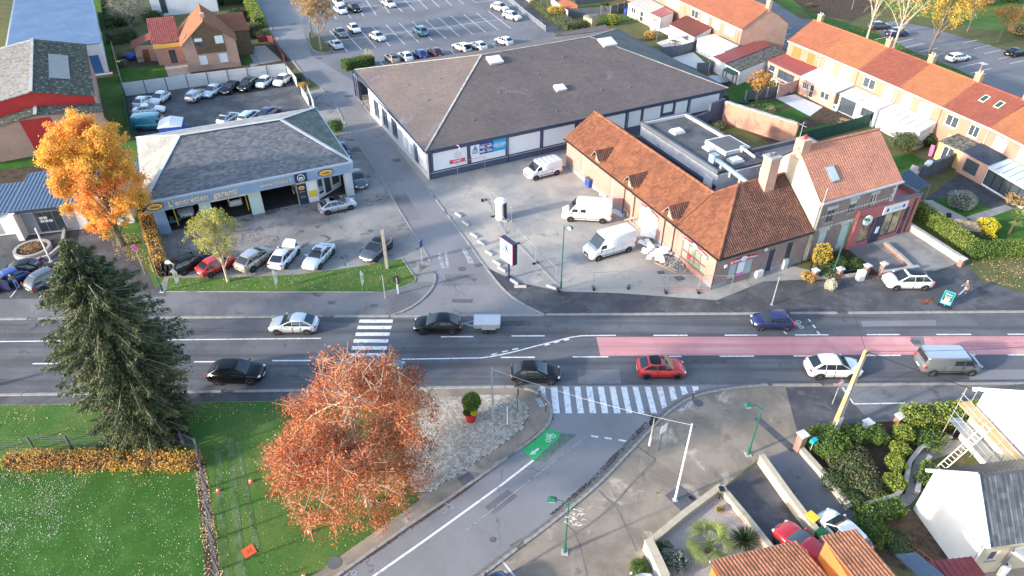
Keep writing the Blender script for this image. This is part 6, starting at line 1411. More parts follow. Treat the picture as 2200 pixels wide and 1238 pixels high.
m = MB(); m.prism([(5.2,31.2),(18.0,30.2),(18.4,75),(5.6,75)],0,5.2); m.build('walls','render_white',blu)
solid([(4.7,31.0,5.2),(18.3,30.0,5.35),(18.8,75.2,5.35),(5.2,75.2,5.2)],.15,'roof_sheet','sheet_blue',blu)
m = MB()
for k in range(58): y = 31+k*.75; m.bar((4.8,y+.6,5.25),(18.4,y-.3,5.40),.06,.05)
m.build('roof_rib','sheet_blue',blu,kind='stuff')
m = MB(); m.bar((4.6,31.0,5.05),(5.1,75,5.05),.35,.2); m.build('edge_trim','grey_trim',blu)
W = Wall((6,30.95),(18.0,30.2)); m = MB(); W.slab(m,9.6,11.3,.05,3.4,-.06,0); m.build('blue_door','door_blue',blu)
m = MB(); W.slab(m,9.2,12.5,-.0,.4,-1.2,-.07); m.build('door_step','concrete',blu)
O = G(65,505); lib = T('library','white single-storey library with blue-grey metal roof behind the orange maple','building',O,rad(14)); W = Wall((-.2,0),(10.6,0))
lo = [(1.35,4.0,.1,2.6),(-0.0+6.2,8.4,.6,2.4)]; m = MB(); W.face(m,0,3.3,lo,.15); m.build('front_wall','render_white',lib)
m = MB(); Wall((10.4,0),(10.4,7)).face(m,0,3.3); Wall((10.4,7),(-.2,7)).face(m,0,3.3); Wall((-.2,7),(-.2,0)).face(m,0,3.3); m.build('wall','render_white',lib)
solid([(-.7,-.5,3.3),(10.9,-.5,3.3),(10.9,7.3,4.0),(-.7,7.3,4.0)],.3,'roof_sheet','sheet_bluegrey',lib); m = MB()
for k in range(30): m.bar((-.6+k*.39,-.5,3.33),(-.6+k*.39,7.3,4.03),.05,.06)
m.build('roof_rib','sheet_bluegrey',lib,kind='stuff')
m = MB(); W.slab(m,-.5,11.1,2.95,3.25,-.56,-.5); m.build('fascia','sign_navy',lib); m = MB(); W.slab(m,0,10.6,2.65,2.98,-.04,0); m.build('band','fence_grey',lib)
window(lib,W,*lo[0],.1,'metal_grey','glass',3,1,None,name='entrance_door'); window(lib,W,*lo[1],.1,'white','glass',2,1,'stone')
for k in range(5): m = MB(); W.slab(m,1.75+.42*(k % 3),2.1+.42*(k % 3),1.3+.4*(k//3),1.6+.4*(k//3),.02,.05); m.build('notice','panel_white',lib)
for a,b in ((.15,1.3),(4.05,5.2)): m = MB(); W.slab(m,a,b,.15,2.55,-.05,0); m.build('shutter','plinth',lib)
m = MB(); W.slab(m,-.55,.02,0,3.1,-1.1,0); m.build('wing_wall','render_white',lib)
lb2 = T('library_wing','lower white wing with blue-grey roof and yellow letter box at the left edge','building',O,rad(14)); W = Wall((-12,.6),(-.8,.6))
m = MB(); W.face(m,0,2.7,[(8.3,9.5,.1,2.2)],.12); m.build('front_wall','render_white',lb2); solid([(-12,.2,2.8),(-.75,.2,2.8),(-.75,6.6,3.3),(-12,6.6,3.3)],.25,'roof_sheet','sheet_bluegrey',lb2)
m = MB(); W.slab(m,8.3,9.5,.1,2.2,.05,.1); m.build('door','plinth',lb2); m = MB(); W.slab(m,8.0,9.8,2.25,2.4,-.2,0); m.build('door_hood','sheet_bluegrey',lb2)
m = MB()
for k in range(28): m.bar((-12+k*.4,.2,2.83),(-12+k*.4,6.6,3.33),.05,.06)
m.build('roof_rib','sheet_bluegrey',lb2,kind='stuff')
# brick house with timber gable
O = G(407,156); rz = rad(23.5); bh = T('timber_gable_house','salmon brick house with orange roof and brown timber gable','house',O,rz); GW = 8.5; zr = 8.05; ze = 4.5; Dp = 11.2
W = Wall((0,0),(GW,0)); wo = [(2.1,3.3,4.35,5.4),(5.3,6.6,4.25,5.5),(2.1,3.3,1.0,2.5),(5.3,6.6,1.0,2.5)]
m = MB(); W.face(m,0,ze,[(o[0],o[1],o[2],min(o[3],ze)) for o in wo[2:]],.12); m.face([(0,0,ze),(GW,0,ze),(GW/2,0,zr)]); m.build('gable_wall','brick_salmon',bh)
m = MB(); m.face([(1.85,-.05,5.9),(2.0,-.05,2.8),(6.75,-.05,2.8),(6.75,-.05,5.9),(GW/2,-.05,7.85)]); m.build('timber_cladding','timber_clad',bh)
for i,o in enumerate(wo):
    shutter(bh,W,o[0],o[1],o[2] if i else o[2]+.5,o[3],'white',-.12 if i < 2 else 0,sill='brick_salmon')
m = MB(); W.slab(m,2.1,3.3,4.3,4.85,-.1,-.06); m.build('window','glass',bh)
m = MB(); Wall((GW,0),(GW,Dp)).face(m,0,ze); Wall((0,Dp),(0,0)).face(m,0,ze); m.build('side_wall','brick_salmon',bh)
m = MB(); m.face([(GW,Dp,0),(0,Dp,0),(0,Dp,ze),(GW/2,Dp,zr),(GW,Dp,ze)]); m.build('rear_wall','brick_salmon',bh)
k = (zr-ze)/(GW/2)
tiles(bh,(-.3,Dp+.2,ze-.3*k+.1),(-.3,-.3,ze-.3*k+.1),(GW/2,-.3,zr+.1),(GW/2,Dp+.2,zr+.1),.3,.36,'tile_orange',amp=.03,lap=.03,prof='roll',seed=91)
tiles(bh,(GW+.3,-.3,ze-.3*k+.1),(GW+.3,Dp+.2,ze-.3*k+.1),(GW/2,Dp+.2,zr+.1),(GW/2,-.3,zr+.1),.3,.36,'tile_orange',amp=.03,lap=.03,prof='roll',seed=92)
ridge_caps(bh,(GW/2,-.3,zr+.12),(GW/2,Dp+.2,zr+.12),'tile_orange'); m = MB(); m.box(GW/2-.35,GW/2+.35,1.6,2.3,zr-.4,zr+.8); m.build('chimney','brick_salmon',bh)
m = MB(); m.box(-.35,.35,-.5,.5,0,.1); q = m.build('roof_window','metal_grey',bh,loc=(.7,2.4,ze+.7*k+.15)); q.rotation_euler = (0,-math.atan(k),0)
# wings
tiles(bh,(-4.8,5.0,3.95),(-.3,5.0,3.95),(-.3,10.6,6.8),(-4.8,10.6,6.8),.32,.4,'tile_maroon',amp=.04,lap=.04,prof='roll',seed=93)
m = MB(); Wall((-4.6,5.9),(0,5.9)).face(m,0,3.9,[(2.0,3.1,.1,2.4)],.1); Wall((-4.6,12),(-4.6,5.9)).face(m,0,4.0); m.face([(-4.6,12,4),(-4.6,5.9,4),(-4.6,10.6,6.7)]); m.build('wing_wall','brick_salmon',bh)
W2 = Wall((-4.6,5.9),(0,5.9)); window(bh,W2,2.0,3.1,.1,2.4,.06,'fence_grey','glass',2,1,None,name='patio_door'); m = MB(); W2.slab(m,-.1,4.5,3.1,3.75,-.9,-.6); m.build('awning_box','amber',bh)
tiles(bh,(-8.5,9.2,2.5),(-8.5,13.8,2.5),(-4.9,13.8,3.7),(-4.9,9.2,3.7),.3,.36,'tile_red',amp=.03,prof='roll',seed=94); m = MB(); W3 = Wall((-8.0,9.6),(-4.6,8.6)); W3.face(m,0,2.8); m.build('wing_wall','brick_salmon',bh); m = MB(); W3.slab(m,1.2,2.2,.05,2.1,-.05,0); m.build('side_door','door_brown',bh)
tiles(bh,(GW-1.0,5.6,4.4),(GW+3.0,5.6,4.4),(GW+2.6,10.2,6.4),(GW-2.0,10.2,6.4),.3,.36,'tile_coral',amp=.03,prof='roll',seed=95); m = MB(); Wall((GW-.5,6),(GW+2.8,6)).face(m,0,4.4); Wall((GW+2.8,6),(GW+2.8,11)).face(m,0,4.6); m.build('wing_wall','timber_clad',bh)
# grey-tiled house behind it
O = G(331,36); t,W = gable('grey_roofed_house','white house with pale grey roof behind the timber gable house','house',O,rad(20),13,9,5.0,7.5,'render_white','slate_light',.3,.36,'flat',seed=97)
m = MB(); W.slab(m,1.8,3.0,.5,4.3,-.03,0); m.build('tall_window','glass',t)
# concrete panel fence, each panel on its own
def fence(name,label,px,h,bay,mat,post=None,rows=2,cat='fence',th=.06,postw=.12,part='panel',top=None,ph=.1,gap=.015,group=None):
    P = resample([G(x,y) for x,y in px],bay); t = T(name,label,cat,P[0],0,group)
    base = Vector((P[0].x,P[0].y,0)); mesh = None
    for a,b in zip(P,P[1:]):
        L = (b-a).length
        for r_ in range(rows):
            m = MB(); m.box(postw/2,L-postw/2,-th/2,th/2,.02+h*r_/rows+gap,h*(r_+1)/rows); me = m.mesh(part,mat); link(part,me,t,a-base,ang(a,b))
    m = MB(); m.box(-postw/2,postw/2,-postw/2,postw/2,0,h+ph); pm = m.mesh('post',post or mat)
    for i,a in enumerate(P): link('post',pm,t,a-base,ang(P[max(i-1,0)],P[min(i+1,len(P)-1)]))
    return t
fence('concrete_fence','pale concrete panel fence between walled lot and brick house',[(270,207),(426,186),(618,163)],2.1,3.0,'concrete_panel','concrete_dark')
fence('concrete_fence','grey panel fence beside the red garden gate at the lot corner',[(618,160),(640,188)],1.6,1.6,'concrete_panel','concrete',1)
fence('garden_fence','pink boundary fence beside the bins and wood pile',[(243,105),(262,178)],1.4,1.8,'brick_salmon','concrete')
fence('red_gate','dark red metal gate and railing by the brick house',[(556,92),(585,88),(612,133)],1.1,1.6,'sheet_maroon','sheet_maroon',1,'gate')
fence('gate_barrier','white low gate beside the street at the walled lot',[(650,205),(664,228)],1.3,1.2,'white','white',2,'gate')
fence('lot_fence','grey fence panel closing the walled lot by the garage',[(664,208),(677,240)],1.7,1.3,'grey_trim','grey_trim',1)
fence('mesh_fence','thin green wire fence along the grass strip',[(268,200),(285,300)],1.6,2.4,'fence_green','fence_green',1,th=.02)
fence('green_fence','dark green screen fence behind the salmon-roofed house',[(1712,312),(1800,290),(1892,262)],1.8,2.0,'fence_green','fence_green',1)
fence('panel_fence','grey panel fence around the small white patio',[(1418,124),(1455,120),(1495,108)],1.8,1.9,'fence_grey','fence_grey')
fence('panel_fence','grey panel fence behind the trampoline',[(1495,158),(1520,158),(1553,145)],1.8,1.9,'fence_grey','concrete')
fence('panel_fence','dark concrete fence with pale posts in the top gardens',[(1290,33),(1312,33),(1332,28),(1352,22)],1.9,2.2,'concrete_dark','concrete')
fence('panel_fence','grey fence below the red-brown shed',[(1222,37),(1255,35),(1290,33)],1.7,2.2,'fence_grey','fence_grey')
fence('panel_fence','dark fence across the top gardens',[(1235,12),(1270,8),(1320,2)],1.9,2.2,'fence_grey','fence_grey')
fence('white_fence','white garden fence at the top beside the yellow bush',[(1184,15),(1200,28),(1219,42)],1.8,1.9,'white','white',1)
fence('brick_screen','brown brick garden wall beside the white terrace',[(1668,210),(1712,196)],1.9,2.6,'brick_salmon','concrete',1,'wall',th=.2)
fence('panel_fence','dark panel fence behind the small orange tree',[(1600,217),(1630,213),(1668,207)],1.6,1.9,'concrete_dark','concrete')
fence('ramp_wall','cream ramp wall along the dark ramp by the car park',[(1120,-8),(1170,30),(1215,62)],1.0,2.5,'render_cream','render_cream',1,'wall',th=.25)
p = [(1083,-5),(1130,35),(1172,68)]
t = fence('ramp_railing','grey metal railing along the car park ramp',p,1.1,2.4,'galv','galv',4,'railing',th=.04,gap=.14,postw=.08)
sheet('ramp',[(1090,-8),(1120,-8),(1215,66),(1178,70)],.02,'asphalt_dark')
fence('stone_wall','dark gabion-like garden wall beside the grey patio',[(1968,388),(2010,372),(2064,347)],1.9,2.2,'concrete_dark','concrete_dark',3,'wall',th=.4,postw=.3,part='stone_course',gap=.02)
# low garden walls, south-east
def lowwall(name,label,px,h,w,mat,cap,cat='wall',step=1.2,capw=.06):
    P = resample([G(x,y) for x,y in px],step); t = T(name,label,cat,P[0]); b0 = Vector((P[0].x,P[0].y,0))
    m = MB()
    for a,b in zip(P,P[1:]):
        d = (b-a).normalized(); n = Vector((-d.y,d.x,0))*w/2; a_,b_ = a-b0,b-b0
        m.prism([(a_-n).to_2d(),(b_-n).to_2d(),(b_+n).to_2d(),(a_+n).to_2d()],0,h)
    m.build('wall_body',mat,t)
    for a,b in zip(P,P[1:]):
        L = (b-a).length; m = MB(); m.box(.006,L-.006,-w/2-capw,w/2+capw,h+.002,h+.07); link('coping_stone',m.mesh('coping_stone',cap),t,a-b0,ang(a,b))
    return t
lowwall('garden_wall','pale coped wall between gravel garden and pavement',[(1398,1172),(1470,1112),(1546,1055)],.55,.3,'render_cream','coping')
lowwall('garden_wall','pale coped wall between gravel garden and the left drive',[(1546,1055),(1600,1120),(1655,1190)],.55,.26,'render_cream','coping')
lowwall('garden_wall','cream coped wall between the two driveways',[(1630,995),(1690,1080),(1765,1180)],.9,.3,'render_cream','coping')
lowwall('garden_wall','low stone wall along the right-hand drive',[(1712,965),(1770,1030),(1818,1092)],.45,.3,'stone','coping',step=.8)
lowwall('garden_wall','stubby white wall with brown inset beside the gravel garden',[(1388,1180),(1405,1215),(1425,1260)],1.1,.45,'render_white','coping')
lowwall('clinic_wall','pale concrete wall below the long clipped hedge',[(1946,490),(2000,525),(2066,568)],.7,.35,'concrete','concrete',step=1.5)
lowwall('clinic_edging','brick edging wall beside the grey gravel forecourt',[(1900,528),(1930,552),(1958,580)],.35,.3,'brick_red','stone',step=.9)
lowwall('clinic_front_wall','low brick wall with white coping behind the white people carrier',[(1888,592),(1925,588),(1970,580)],.45,.25,'brick_red','stone',step=.9)
lowwall('stone_border','curved rubble border wall round the planted bed',[(1815,1095),(1880,1085),(1925,1070),(1942,1045),(1950,1000),(1975,968),(2040,945)],.35,.25,'stone','stone',step=.35,capw=.02)
lowwall('stone_border','short curved rubble border beside the garden path',[(1968,1062),(1975,1020),(1995,985)],.3,.25,'stone','stone',step=.35,capw=.02)
lowwall('planter_edge','curved stone edging near the round planter',[(75,565),(110,552),(135,530),(140,500),(140,470)],.3,.25,'stone','stone',step=.5,capw=.02)
def pier(px,label,h=1.3,w=.45,mat='brick_red',group='brick gate piers'):
    c = G(*px); t = T('gate_pier',label,'pier',c,rad(25),group); m = MB(); m.box(-w/2,w/2,-w/2,w/2,0,h); m.build('shaft',mat,t); m = MB(); m.box(-w/2-.08,w/2+.08,-w/2-.08,w/2+.08,h,h+.12); m.build('cap','concrete_panel',t)
for px,lb in (((1747,600),'brick pier at the left end of the railing below the yellow shrub'),((1800,597),'brick pier second from the left below the yellow shrub'),((1858,590),'brick pier beside the white boxes'),((1893,586),'brick pier at the corner of the gravel forecourt'),((2062,572),'small brick pier at the end of the long hedge')): pier(px,lb,.9 if px[0] > 2000 else 1.05)
pier((1713,968),'tall brick pier at the mouth of the right-hand drive',1.7,.5); pier((1862,918),'white pillar base at the foot of the ochre pole',.5,.5,'render_white'); pier((1928,908),'short brick pier under the bright green hedge',.7,.45)
for a,b,lb in (((1752,600),(1796,598),'left'),((1805,597),(1853,591),'right')):
    P0,P1 = G(*a),G(*b); t = T('railing',f'low rail and wall between the brick piers, {lb} bay','railing',P0,ang(P0,P1)); L = (P1-P0).length
    m = MB(); m.box(0,L,-.12,.12,0,.3); m.build('wall_body','concrete',t); m = MB(); m.bar((0,0,.8),(L,0,.8),.05); m.build('rail','fence_green',t)
# ---- bottom-right: white house, house under scaffold, orange-roofed house
O = (27.8,23.5); rz = rad(8); wh = T('white_gable_house','bright white rendered house with dark grey tiled roof, lower right','house',(O[0],O[1],0),rz); L,D,ze,zr = 12,4.9,4.0,6.7
m = MB(); Wall((0,D),(0,0)).face(m,0,ze); m.face([(0,0,ze),(0,D/2,zr),(0,D,ze)]); m.build('gable_wall','render_white',wh)
W = Wall((0,0),(L,0)); m = MB(); W.face(m,0,ze,[(.95,1.6,1.4,2.4)],.12); m.build('front_wall','render_cream',wh); window(wh,W,.95,1.6,1.4,2.4,.08,'offwhite','glass',1,1,'stone')
m = MB(); Wall((L,0),(L,D)).face(m,0,ze); Wall((L,D),(0,D)).face(m,0,ze); m.build('wall','render_cream',wh)
k = (zr-ze)/(D/2); ov = .35; nrm = Vector((0,-k,1)).normalized(); slope = math.hypot(D/2+ov,(D/2+ov)*k); th_,tw_ = .33,.34; rows = int(slope/th_)
tm = MB(); tm.add([(.005,0,.045),(tw_*.30,0,.085),(tw_*.55,0,.05),(tw_-.005,0,.05),(.005,th_*1.08,.005),(tw_*.30,th_*1.08,.045),(tw_*.55,th_*1.08,.01),(tw_-.005,th_*1.08,.01),(.005,0,.01),(tw_-.005,0,.01)],[(0,1,5,4),(1,2,6,5),(2,3,7,6),(8,9,3,2,1,0)])
tvar = [tm.mesh('tile',M('slate_tile_%d' % q,tuple(x*f_ for x in (.075,.08,.09)),.3,var=.1,fine=.12,spec=.6)) for q,f_ in enumerate((.75,.95,1.2,1.5))]
m = MB(); m.face([(-.1,-ov,ze-ov*k),(L,-ov,ze-ov*k),(L,D/2,zr),(-.1,D/2,zr)]); rf = m.build('roof','slate_black',wh); rng = random.Random(3)
e_ang = math.atan(k)
for j in range(rows):
    for i in range(18):
        s_ = j*th_; o = link('tile',tvar[min(3,int(rng.random()*4))],rf,(-.05+i*tw_,-ov+s_*math.cos(e_ang),ze-ov*k+s_*math.sin(e_ang)+rng.uniform(0,.006))); o.rotation_euler = (e_ang,0,0)
tiles(wh,(-.05+18*tw_,-ov,ze-ov*k),(L,-ov,ze-ov*k),(L,D/2,zr),(-.05+18*tw_,D/2,zr),tw_,th_,'slate_black',prof='roll',seed=7)
tiles(wh,(L,D+ov,ze-ov*k),(-.1,D+ov,ze-ov*k),(-.1,D/2,zr),(L,D/2,zr),tw_,th_,'slate_black',prof='roll',seed=8)
for y0,z0,y1,z1 in ((-ov-.05,ze-ov*k-.05,D/2,zr+.03),(D+ov+.05,ze-ov*k-.05,D/2,zr+.03)): m = MB(); m.bar((-.12,y0,z0+.05),(-.12,y1,z1+.05),.22,.2); m.build('verge_board','white',wh)
m = MB(); m.tube([(-.05,-.12,ze-.5),(.1,-.12,.1)],.06,8); m.build('downpipe','white',wh)
O2 = G(2058,941); sc_ = T('rendered_house','overexposed white house wrapped in scaffolding at the right edge','house',(O2.x,O2.y,0),rad(8)); D = 9.0
m = MB(); Wall((0,0),(0,-D)).face(m,0,5); m.face([(0,0,5),(0,-D,5),(0,-D/2,9.0)]); m.build('gable_wall','render_white',sc_)
m = MB(); Wall((12,0),(0,0)).face(m,0,5); m.build('rear_wall','render_white',sc_)
tiles(sc_,(12,.4,4.7),(-.4,.4,4.7),(-.4,-D/2,9.05),(12,-D/2,9.05),.34,.34,'slate_black',prof='roll',seed=9); m = MB(); m.bar((-.42,.45,4.72),(-.42,-D/2,9.1),.25,.25); m.build('verge_board','white',sc_)
scf = T('scaffolding','light steel scaffold with timber decks along the white gable','scaffold',(O2.x,O2.y,0),rad(8))
for x in (-.35,-1.35):
    for y in (.2,-1.8,-3.8,-5.8): m = MB(); m.tube([(x,y,0),(x,y,5.2)],.03,6); m.build('standard','galv',scf)
for z in (1.9,3.6):
    m = MB(); m.box(-1.35,-.38,-6,.3,z,z+.06); m.build('deck','ochre_metal' if z > 3 else 'metal_grey',scf)
    for zz_ in (z+.5,z+1.0): m = MB(); m.tube([(-1.38,-6,zz_),(-1.38,.3,zz_)],.025,6); m.build('guard_rail','galv',scf)
m = MB()
for y in (.2,-1.8,-3.8): m.bar((-1.36,y,1.9),(-1.36,y-2,3.6),.03)
m.build('brace','galv',scf,kind='stuff')
a,b = G(2003,1022,.1),G(2128,912,4.2); ld = T('ladder','long pale ladder leaning against the scaffold','ladder',(a.x,a.y,0)); d = (b-a); sd = d.cross(Vector((0,0,1))).normalized()*.24
for s_ in (-1,1): m = MB(); m.bar(Vector((0,0,.05))+sd*s_,d+sd*s_,.07); m.build('stile','offwhite',ld)
for k_ in range(17): p = d*((k_+.5)/17); m = MB(); m.bar(p-sd,p+sd,.04); m.build('rung','offwhite',ld)
# orange roofs (bottom edge)
def plane_roof(t,pts,nm,mat,tw=.23,th=.36,seed=0): tiles(t,*pts,tw,th,mat,name=nm,amp=.055,lap=.03,seed=seed)
oh = T('orange_roof_house','house with ribbed orange tile roof and orange walls at the bottom edge','house',(0,0,0))
ra = [G(1525,1206,3.6),G(1712,1163,3.6)]; e = (ra[1]-ra[0]).normalized(); n_ = Vector((e.y,-e.x,0)); up = Vector((0,0,1))
c1,d1 = ra[1]+n_*4.5+up*1.3,ra[0]+n_*4.5+up*1.3; plane_roof(oh,(ra[1],ra[0],d1,c1),'roof_tiles','tile_bottom',seed=101)
m = MB(); q = [ra[0]+n_*.3,ra[1]+n_*.3,ra[1]+n_*4.5,ra[0]+n_*4.5]; m.prism([(p.x,p.y) for p in q],0,3.45); m.build('walls','render_orange',oh)
m = MB(); m.bar(ra[0]-up*.05,ra[1]-up*.05,.12,.1); m.build('eave_edge','grey_trim',oh)
rb = [G(1763,1153,5.2),G(1840,1138,5.2)]; e2 = (rb[1]-rb[0]).normalized(); n2 = Vector((e2.y,-e2.x,0)); lb_ = 5.2
hp = [rb[0],rb[1],rb[1]+n2*lb_-up*.2+e2*.6,rb[0]+n2*lb_-up*.2+e2*.6]
oh2 = T('orange_dormer_house','raised wing with ribbed orange tiles above an orange wall','house',(0,0,0)); plane_roof(oh2,(rb[1],rb[0],rb[0]+n2*lb_+up*.9,rb[1]+n2*lb_+up*.9),'roof_tiles','tile_bottom',seed=102)
m = MB(); q = [rb[0]+n2*.25+e2*.2,rb[1]+n2*.25-e2*.2,rb[1]+n2*lb_,rb[0]+n2*lb_+e2*.2]; m.prism([(p.x,p.y) for p in q],0,5.0); m.build('walls','render_orange',oh2)
ql = [G(1712,1163,3.4),G(1762,1190,3.4)]
m = MB(); a = rb[0]+n2*.8-up*2.0; b = rb[0]+n2*lb_-up*1.2; m.face([a,b,b-e2*3.2-up*.5,a-e2*2.6-up*.5][::-1]); m.build('link_roof','tile_red',oh2)
leanto('corrugated_shelter','dark corrugated lean-to beside the orange roofs','shelter',[(1985,1245),(1927,1192),(1965,1188),(2030,1240)],2.6,2.9,'sheet_bluegrey','timber',9,walls=False)
leanto('maroon_shelter','lean-to with maroon ribbed roof below the white gable','shelter',[(2020,1240),(1995,1206),(2085,1196),(2112,1232)],2.4,2.6,'sheet_maroon','timber',7,walls=False)
leanto('timber_canopy','timber-framed canopy with pale roof at the lower right corner','canopy',[(2178,1185),(2178,1180),(2260,1160),(2260,1240)],2.4,2.6,'sheet_white','timber',3,'timber',walls=False,posts=True)
# ------------------------------------------------------------ trees, shrubs, hedges, fallen leaves
import numpy as np
def leaf_mesh(name,P,size,mat,rng,asp=.62,up=0.0,dirs=None,flat=0.0,rv=None):
    """one small quad per point"""
    n = len(P); P = np.asarray(P,dtype=np.float32)
    a = rng.normal(size=(n,3));
    if dirs is not None: a = np.asarray(dirs)+a*.35
    if flat: a[:,2] *= (1-flat)
    a /= np.linalg.norm(a,axis=1,keepdims=True)+1e-9
    b = rng.normal(size=(n,3));
    if flat: b[:,2] *= (1-flat)
    b -= a*(a*b).sum(1,keepdims=True); b /= np.linalg.norm(b,axis=1,keepdims=True)+1e-9
    s = size*rng.uniform(.65,1.35,size=(n,1))
    A,B = a*s*.5,b*s*.5*asp
    V = np.stack([P-A,P+B*1.0-A*.1,P+A,P-B*1.0-A*.1],1).reshape(-1,3).astype(np.float32)
    me = bpy.data.meshes.new(name); me.vertices.add(4*n); me.vertices.foreach_set('co',V.ravel())
    me.loops.add(4*n); me.loops.foreach_set('vertex_index',np.arange(4*n,dtype=np.int32)); me.polygons.add(n)
    me.polygons.foreach_set('loop_start',np.arange(0,4*n,4,dtype=np.int32)); me.polygons.foreach_set('loop_total',np.full(n,4,dtype=np.int32))
    at = me.attributes.new('rnd','FLOAT','FACE'); at.data.foreach_set('value',(rng.random(n) if rv is None else rv).astype(np.float32))
    me.materials.append(MAT[mat]); me.update(calc_edges=True); return me
def tree(name,label,base,H,zc,rx,rz_,leafm,barkm,nleaf,lsize,seed,K=13,Msub=7,tw=4,r0=.22,cat='tree',group=None,spread=.45,lean=(0,0),shell=.55,twig_r=.012,up=.5,fork=.30,droop=0.0,lo=-.15,bare=0.0):
    rn = np.random.default_rng(seed); t = T(name,label,cat,(base[0],base[1],0),0,group); m = MB(); C = Vector((lean[0],lean[1],zc))
    rr = random.Random(seed)
    top = Vector((lean[0]*1.1,lean[1]*1.1,H*.82)); tp = [Vector((0,0,-.05)),Vector((0,0,H*.12)),Vector((lean[0]*.3,lean[1]*.3,H*.3)),Vector((lean[0]*.7+rr.uniform(-.2,.2),lean[1]*.7,H*.55)),top]
    m.tube(tp,[r0*1.35,r0,r0*.82,r0*.5,r0*.12],8)
    tips = []
    def inside_(p):
        d = p-C; k = math.sqrt((d.x/rx)**2+(d.y/rx)**2+(d.z/rz_)**2)
        if k > 1: p = C+d/k
        return p
    for i in range(K):
        f = fork+(.72-fork)*(i/(K-1)); st = None
        # point on trunk at height f*H
        zt = f*H
        for a,b in zip(tp,tp[1:]):
            if a.z <= zt <= b.z: st = a.lerp(b,(zt-a.z)/(b.z-a.z)); break
        az = i*2.399+rr.uniform(-.4,.4); el = rr.uniform(lo,.5)+up*(i/(K-1))*1.2
        end = inside_(C+Vector((math.cos(az)*math.cos(el)*rx,math.sin(az)*math.cos(el)*rx,math.sin(el)*rz_))*rr.uniform(.85,1.0))
        mid = st.lerp(end,.5)+Vector((0,0,(end-st).length*(.10-droop))); r1 = r0*rr.uniform(.34,.55)*(1-.45*f)
        pts = [st,st.lerp(mid,.55)+Vector((0,0,.1)),mid,mid.lerp(end,.55)+Vector((0,0,.05)),end]; m.tube(pts,[r1,r1*.8,r1*.6,r1*.4,r1*.12],5,cap=False)
        for j in range(Msub):
            q = .25+.72*j/(Msub-1); k = min(3,int(q*4)); s2 = pts[k].lerp(pts[k+1],q*4-k)
            d = Vector((rr.gauss(0,1),rr.gauss(0,1),rr.gauss(.35,.8))).normalized()*rx*rr.uniform(.25,spread)
            e2 = inside_(s2+d+(end-st).normalized()*rx*.12); m2 = s2.lerp(e2,.5)+Vector((rr.uniform(-.1,.1),rr.uniform(-.1,.1),.08)); r2 = max(twig_r*1.6,r1*.3*(1-q*.5))
            m.tube([s2,m2,e2],[r2,r2*.7,r2*.3],4,cap=False); tips.append((s2,m2,e2))
            for w_ in range(tw):
                u = rr.uniform(.35,1.0); s3 = s2.lerp(m2,u*2) if u < .5 else m2.lerp(e2,u*2-1)
                e3 = s3+Vector((rr.gauss(0,1),rr.gauss(0,1),rr.gauss(.25,.8))).normalized()*rx*rr.uniform(.10,.24)
                m.tube([s3,e3],[twig_r,twig_r*.5],3,cap=False); tips.append((s3,s3.lerp(e3,.5),e3))
    m.build('trunk',barkm,t,kind='stuff')
    if nleaf:
        arr = np.array([[tuple(a),tuple(b),tuple(c)] for a,b,c in tips]); wt_ = rn.random(len(arr))**1.6; idx = rn.choice(len(arr),nleaf,p=wt_/wt_.sum()); u = rn.random(nleaf)[:,None]
        P = np.where(u < .5,arr[idx,0]*(1-2*u)+arr[idx,1]*2*u,arr[idx,1]*(2-2*u)+arr[idx,2]*(2*u-1)); P = P+rn.normal(size=P.shape)*rx*.045
        d = (P-np.array(C))/np.array([rx,rx,rz_]); k = np.linalg.norm(d,axis=1); keep = (k > shell*rn.random(nleaf)) & (k < 1.12) & ~((P[:,2] > H*.80) & (rn.random(nleaf) < bare)); P = P[keep]
        link('crown',leaf_mesh('crown',P,lsize,leafm,rn),t)['kind'] = 'stuff'
    return t
def spruce(name,label,base,H,R,seed,leafm='leaf_spruce',n=46,per=90):
    rn = np.random.default_rng(seed); rr = random.Random(seed); t = T(name,label,'tree',(base[0],base[1],0)); m = MB(); m.tube([(0,0,0),(0,0,H*.5),(0,0,H*.97)],[.28,.17,.03],8); Ps = []; Ds = []; tip_light = []
    for i in range(n):
        f = i/(n-1); z = .6+(H-1.0)*f; r = R*np.interp(f,[0,.18,.38,.6,.8,1],[.66,.86,1,.9,.62,.06])*rr.uniform(.8,1.14)+.15; nb = 15 if f < .6 else 11
        for k in range(nb):
            az = 2*math.pi*(k/nb)+i*.7+rr.uniform(-.2,.2); L = r*rr.uniform(.5,1.2); dx,dy = math.cos(az),math.sin(az)
            if rr.random() < .12: continue
            d0 = rr.uniform(.06,.36); pts = [(dx*L*u,dy*L*u,z+.25-L*(d0*u*1.6-.42*d0*u*u*3.0*.5)) for u in (0,.35,.7,1)]
            m.tube(pts,[.035,.025,.016,.006],3,cap=False)
            u = rn.random(per)**.6; x = L*u; side = rn.normal(size=per)*.24*(1.15-u)*L*.55+rn.normal(size=per)*.08
            Z = z+.25-L*(d0*u*1.6-.63*d0*u*u)-np.abs(rn.normal(size=per))*.16-np.abs(side)*.18
            P = np.stack([dx*x-dy*side,dy*x+dx*side,Z],1); Ps.append(P); q = np.stack([dx+(-dy)*np.sign(side)*.7,dy+dx*np.sign(side)*.7,np.full(per,-.55)],1); Ds.append(q); tip_light.append(np.clip(.15+.65*u+rn.normal(size=per)*.18,0,1))  # sunlit branch ends painted into needle colour: dark at the trunk, olive outwards
    m.build('trunk','bark_grey',t,kind='stuff'); P = np.concatenate(Ps)
    link('crown',leaf_mesh('crown',P,.21,leafm,rn,asp=.4,dirs=np.concatenate(Ds),rv=np.concatenate(tip_light)),t)['kind'] = 'stuff'; return t
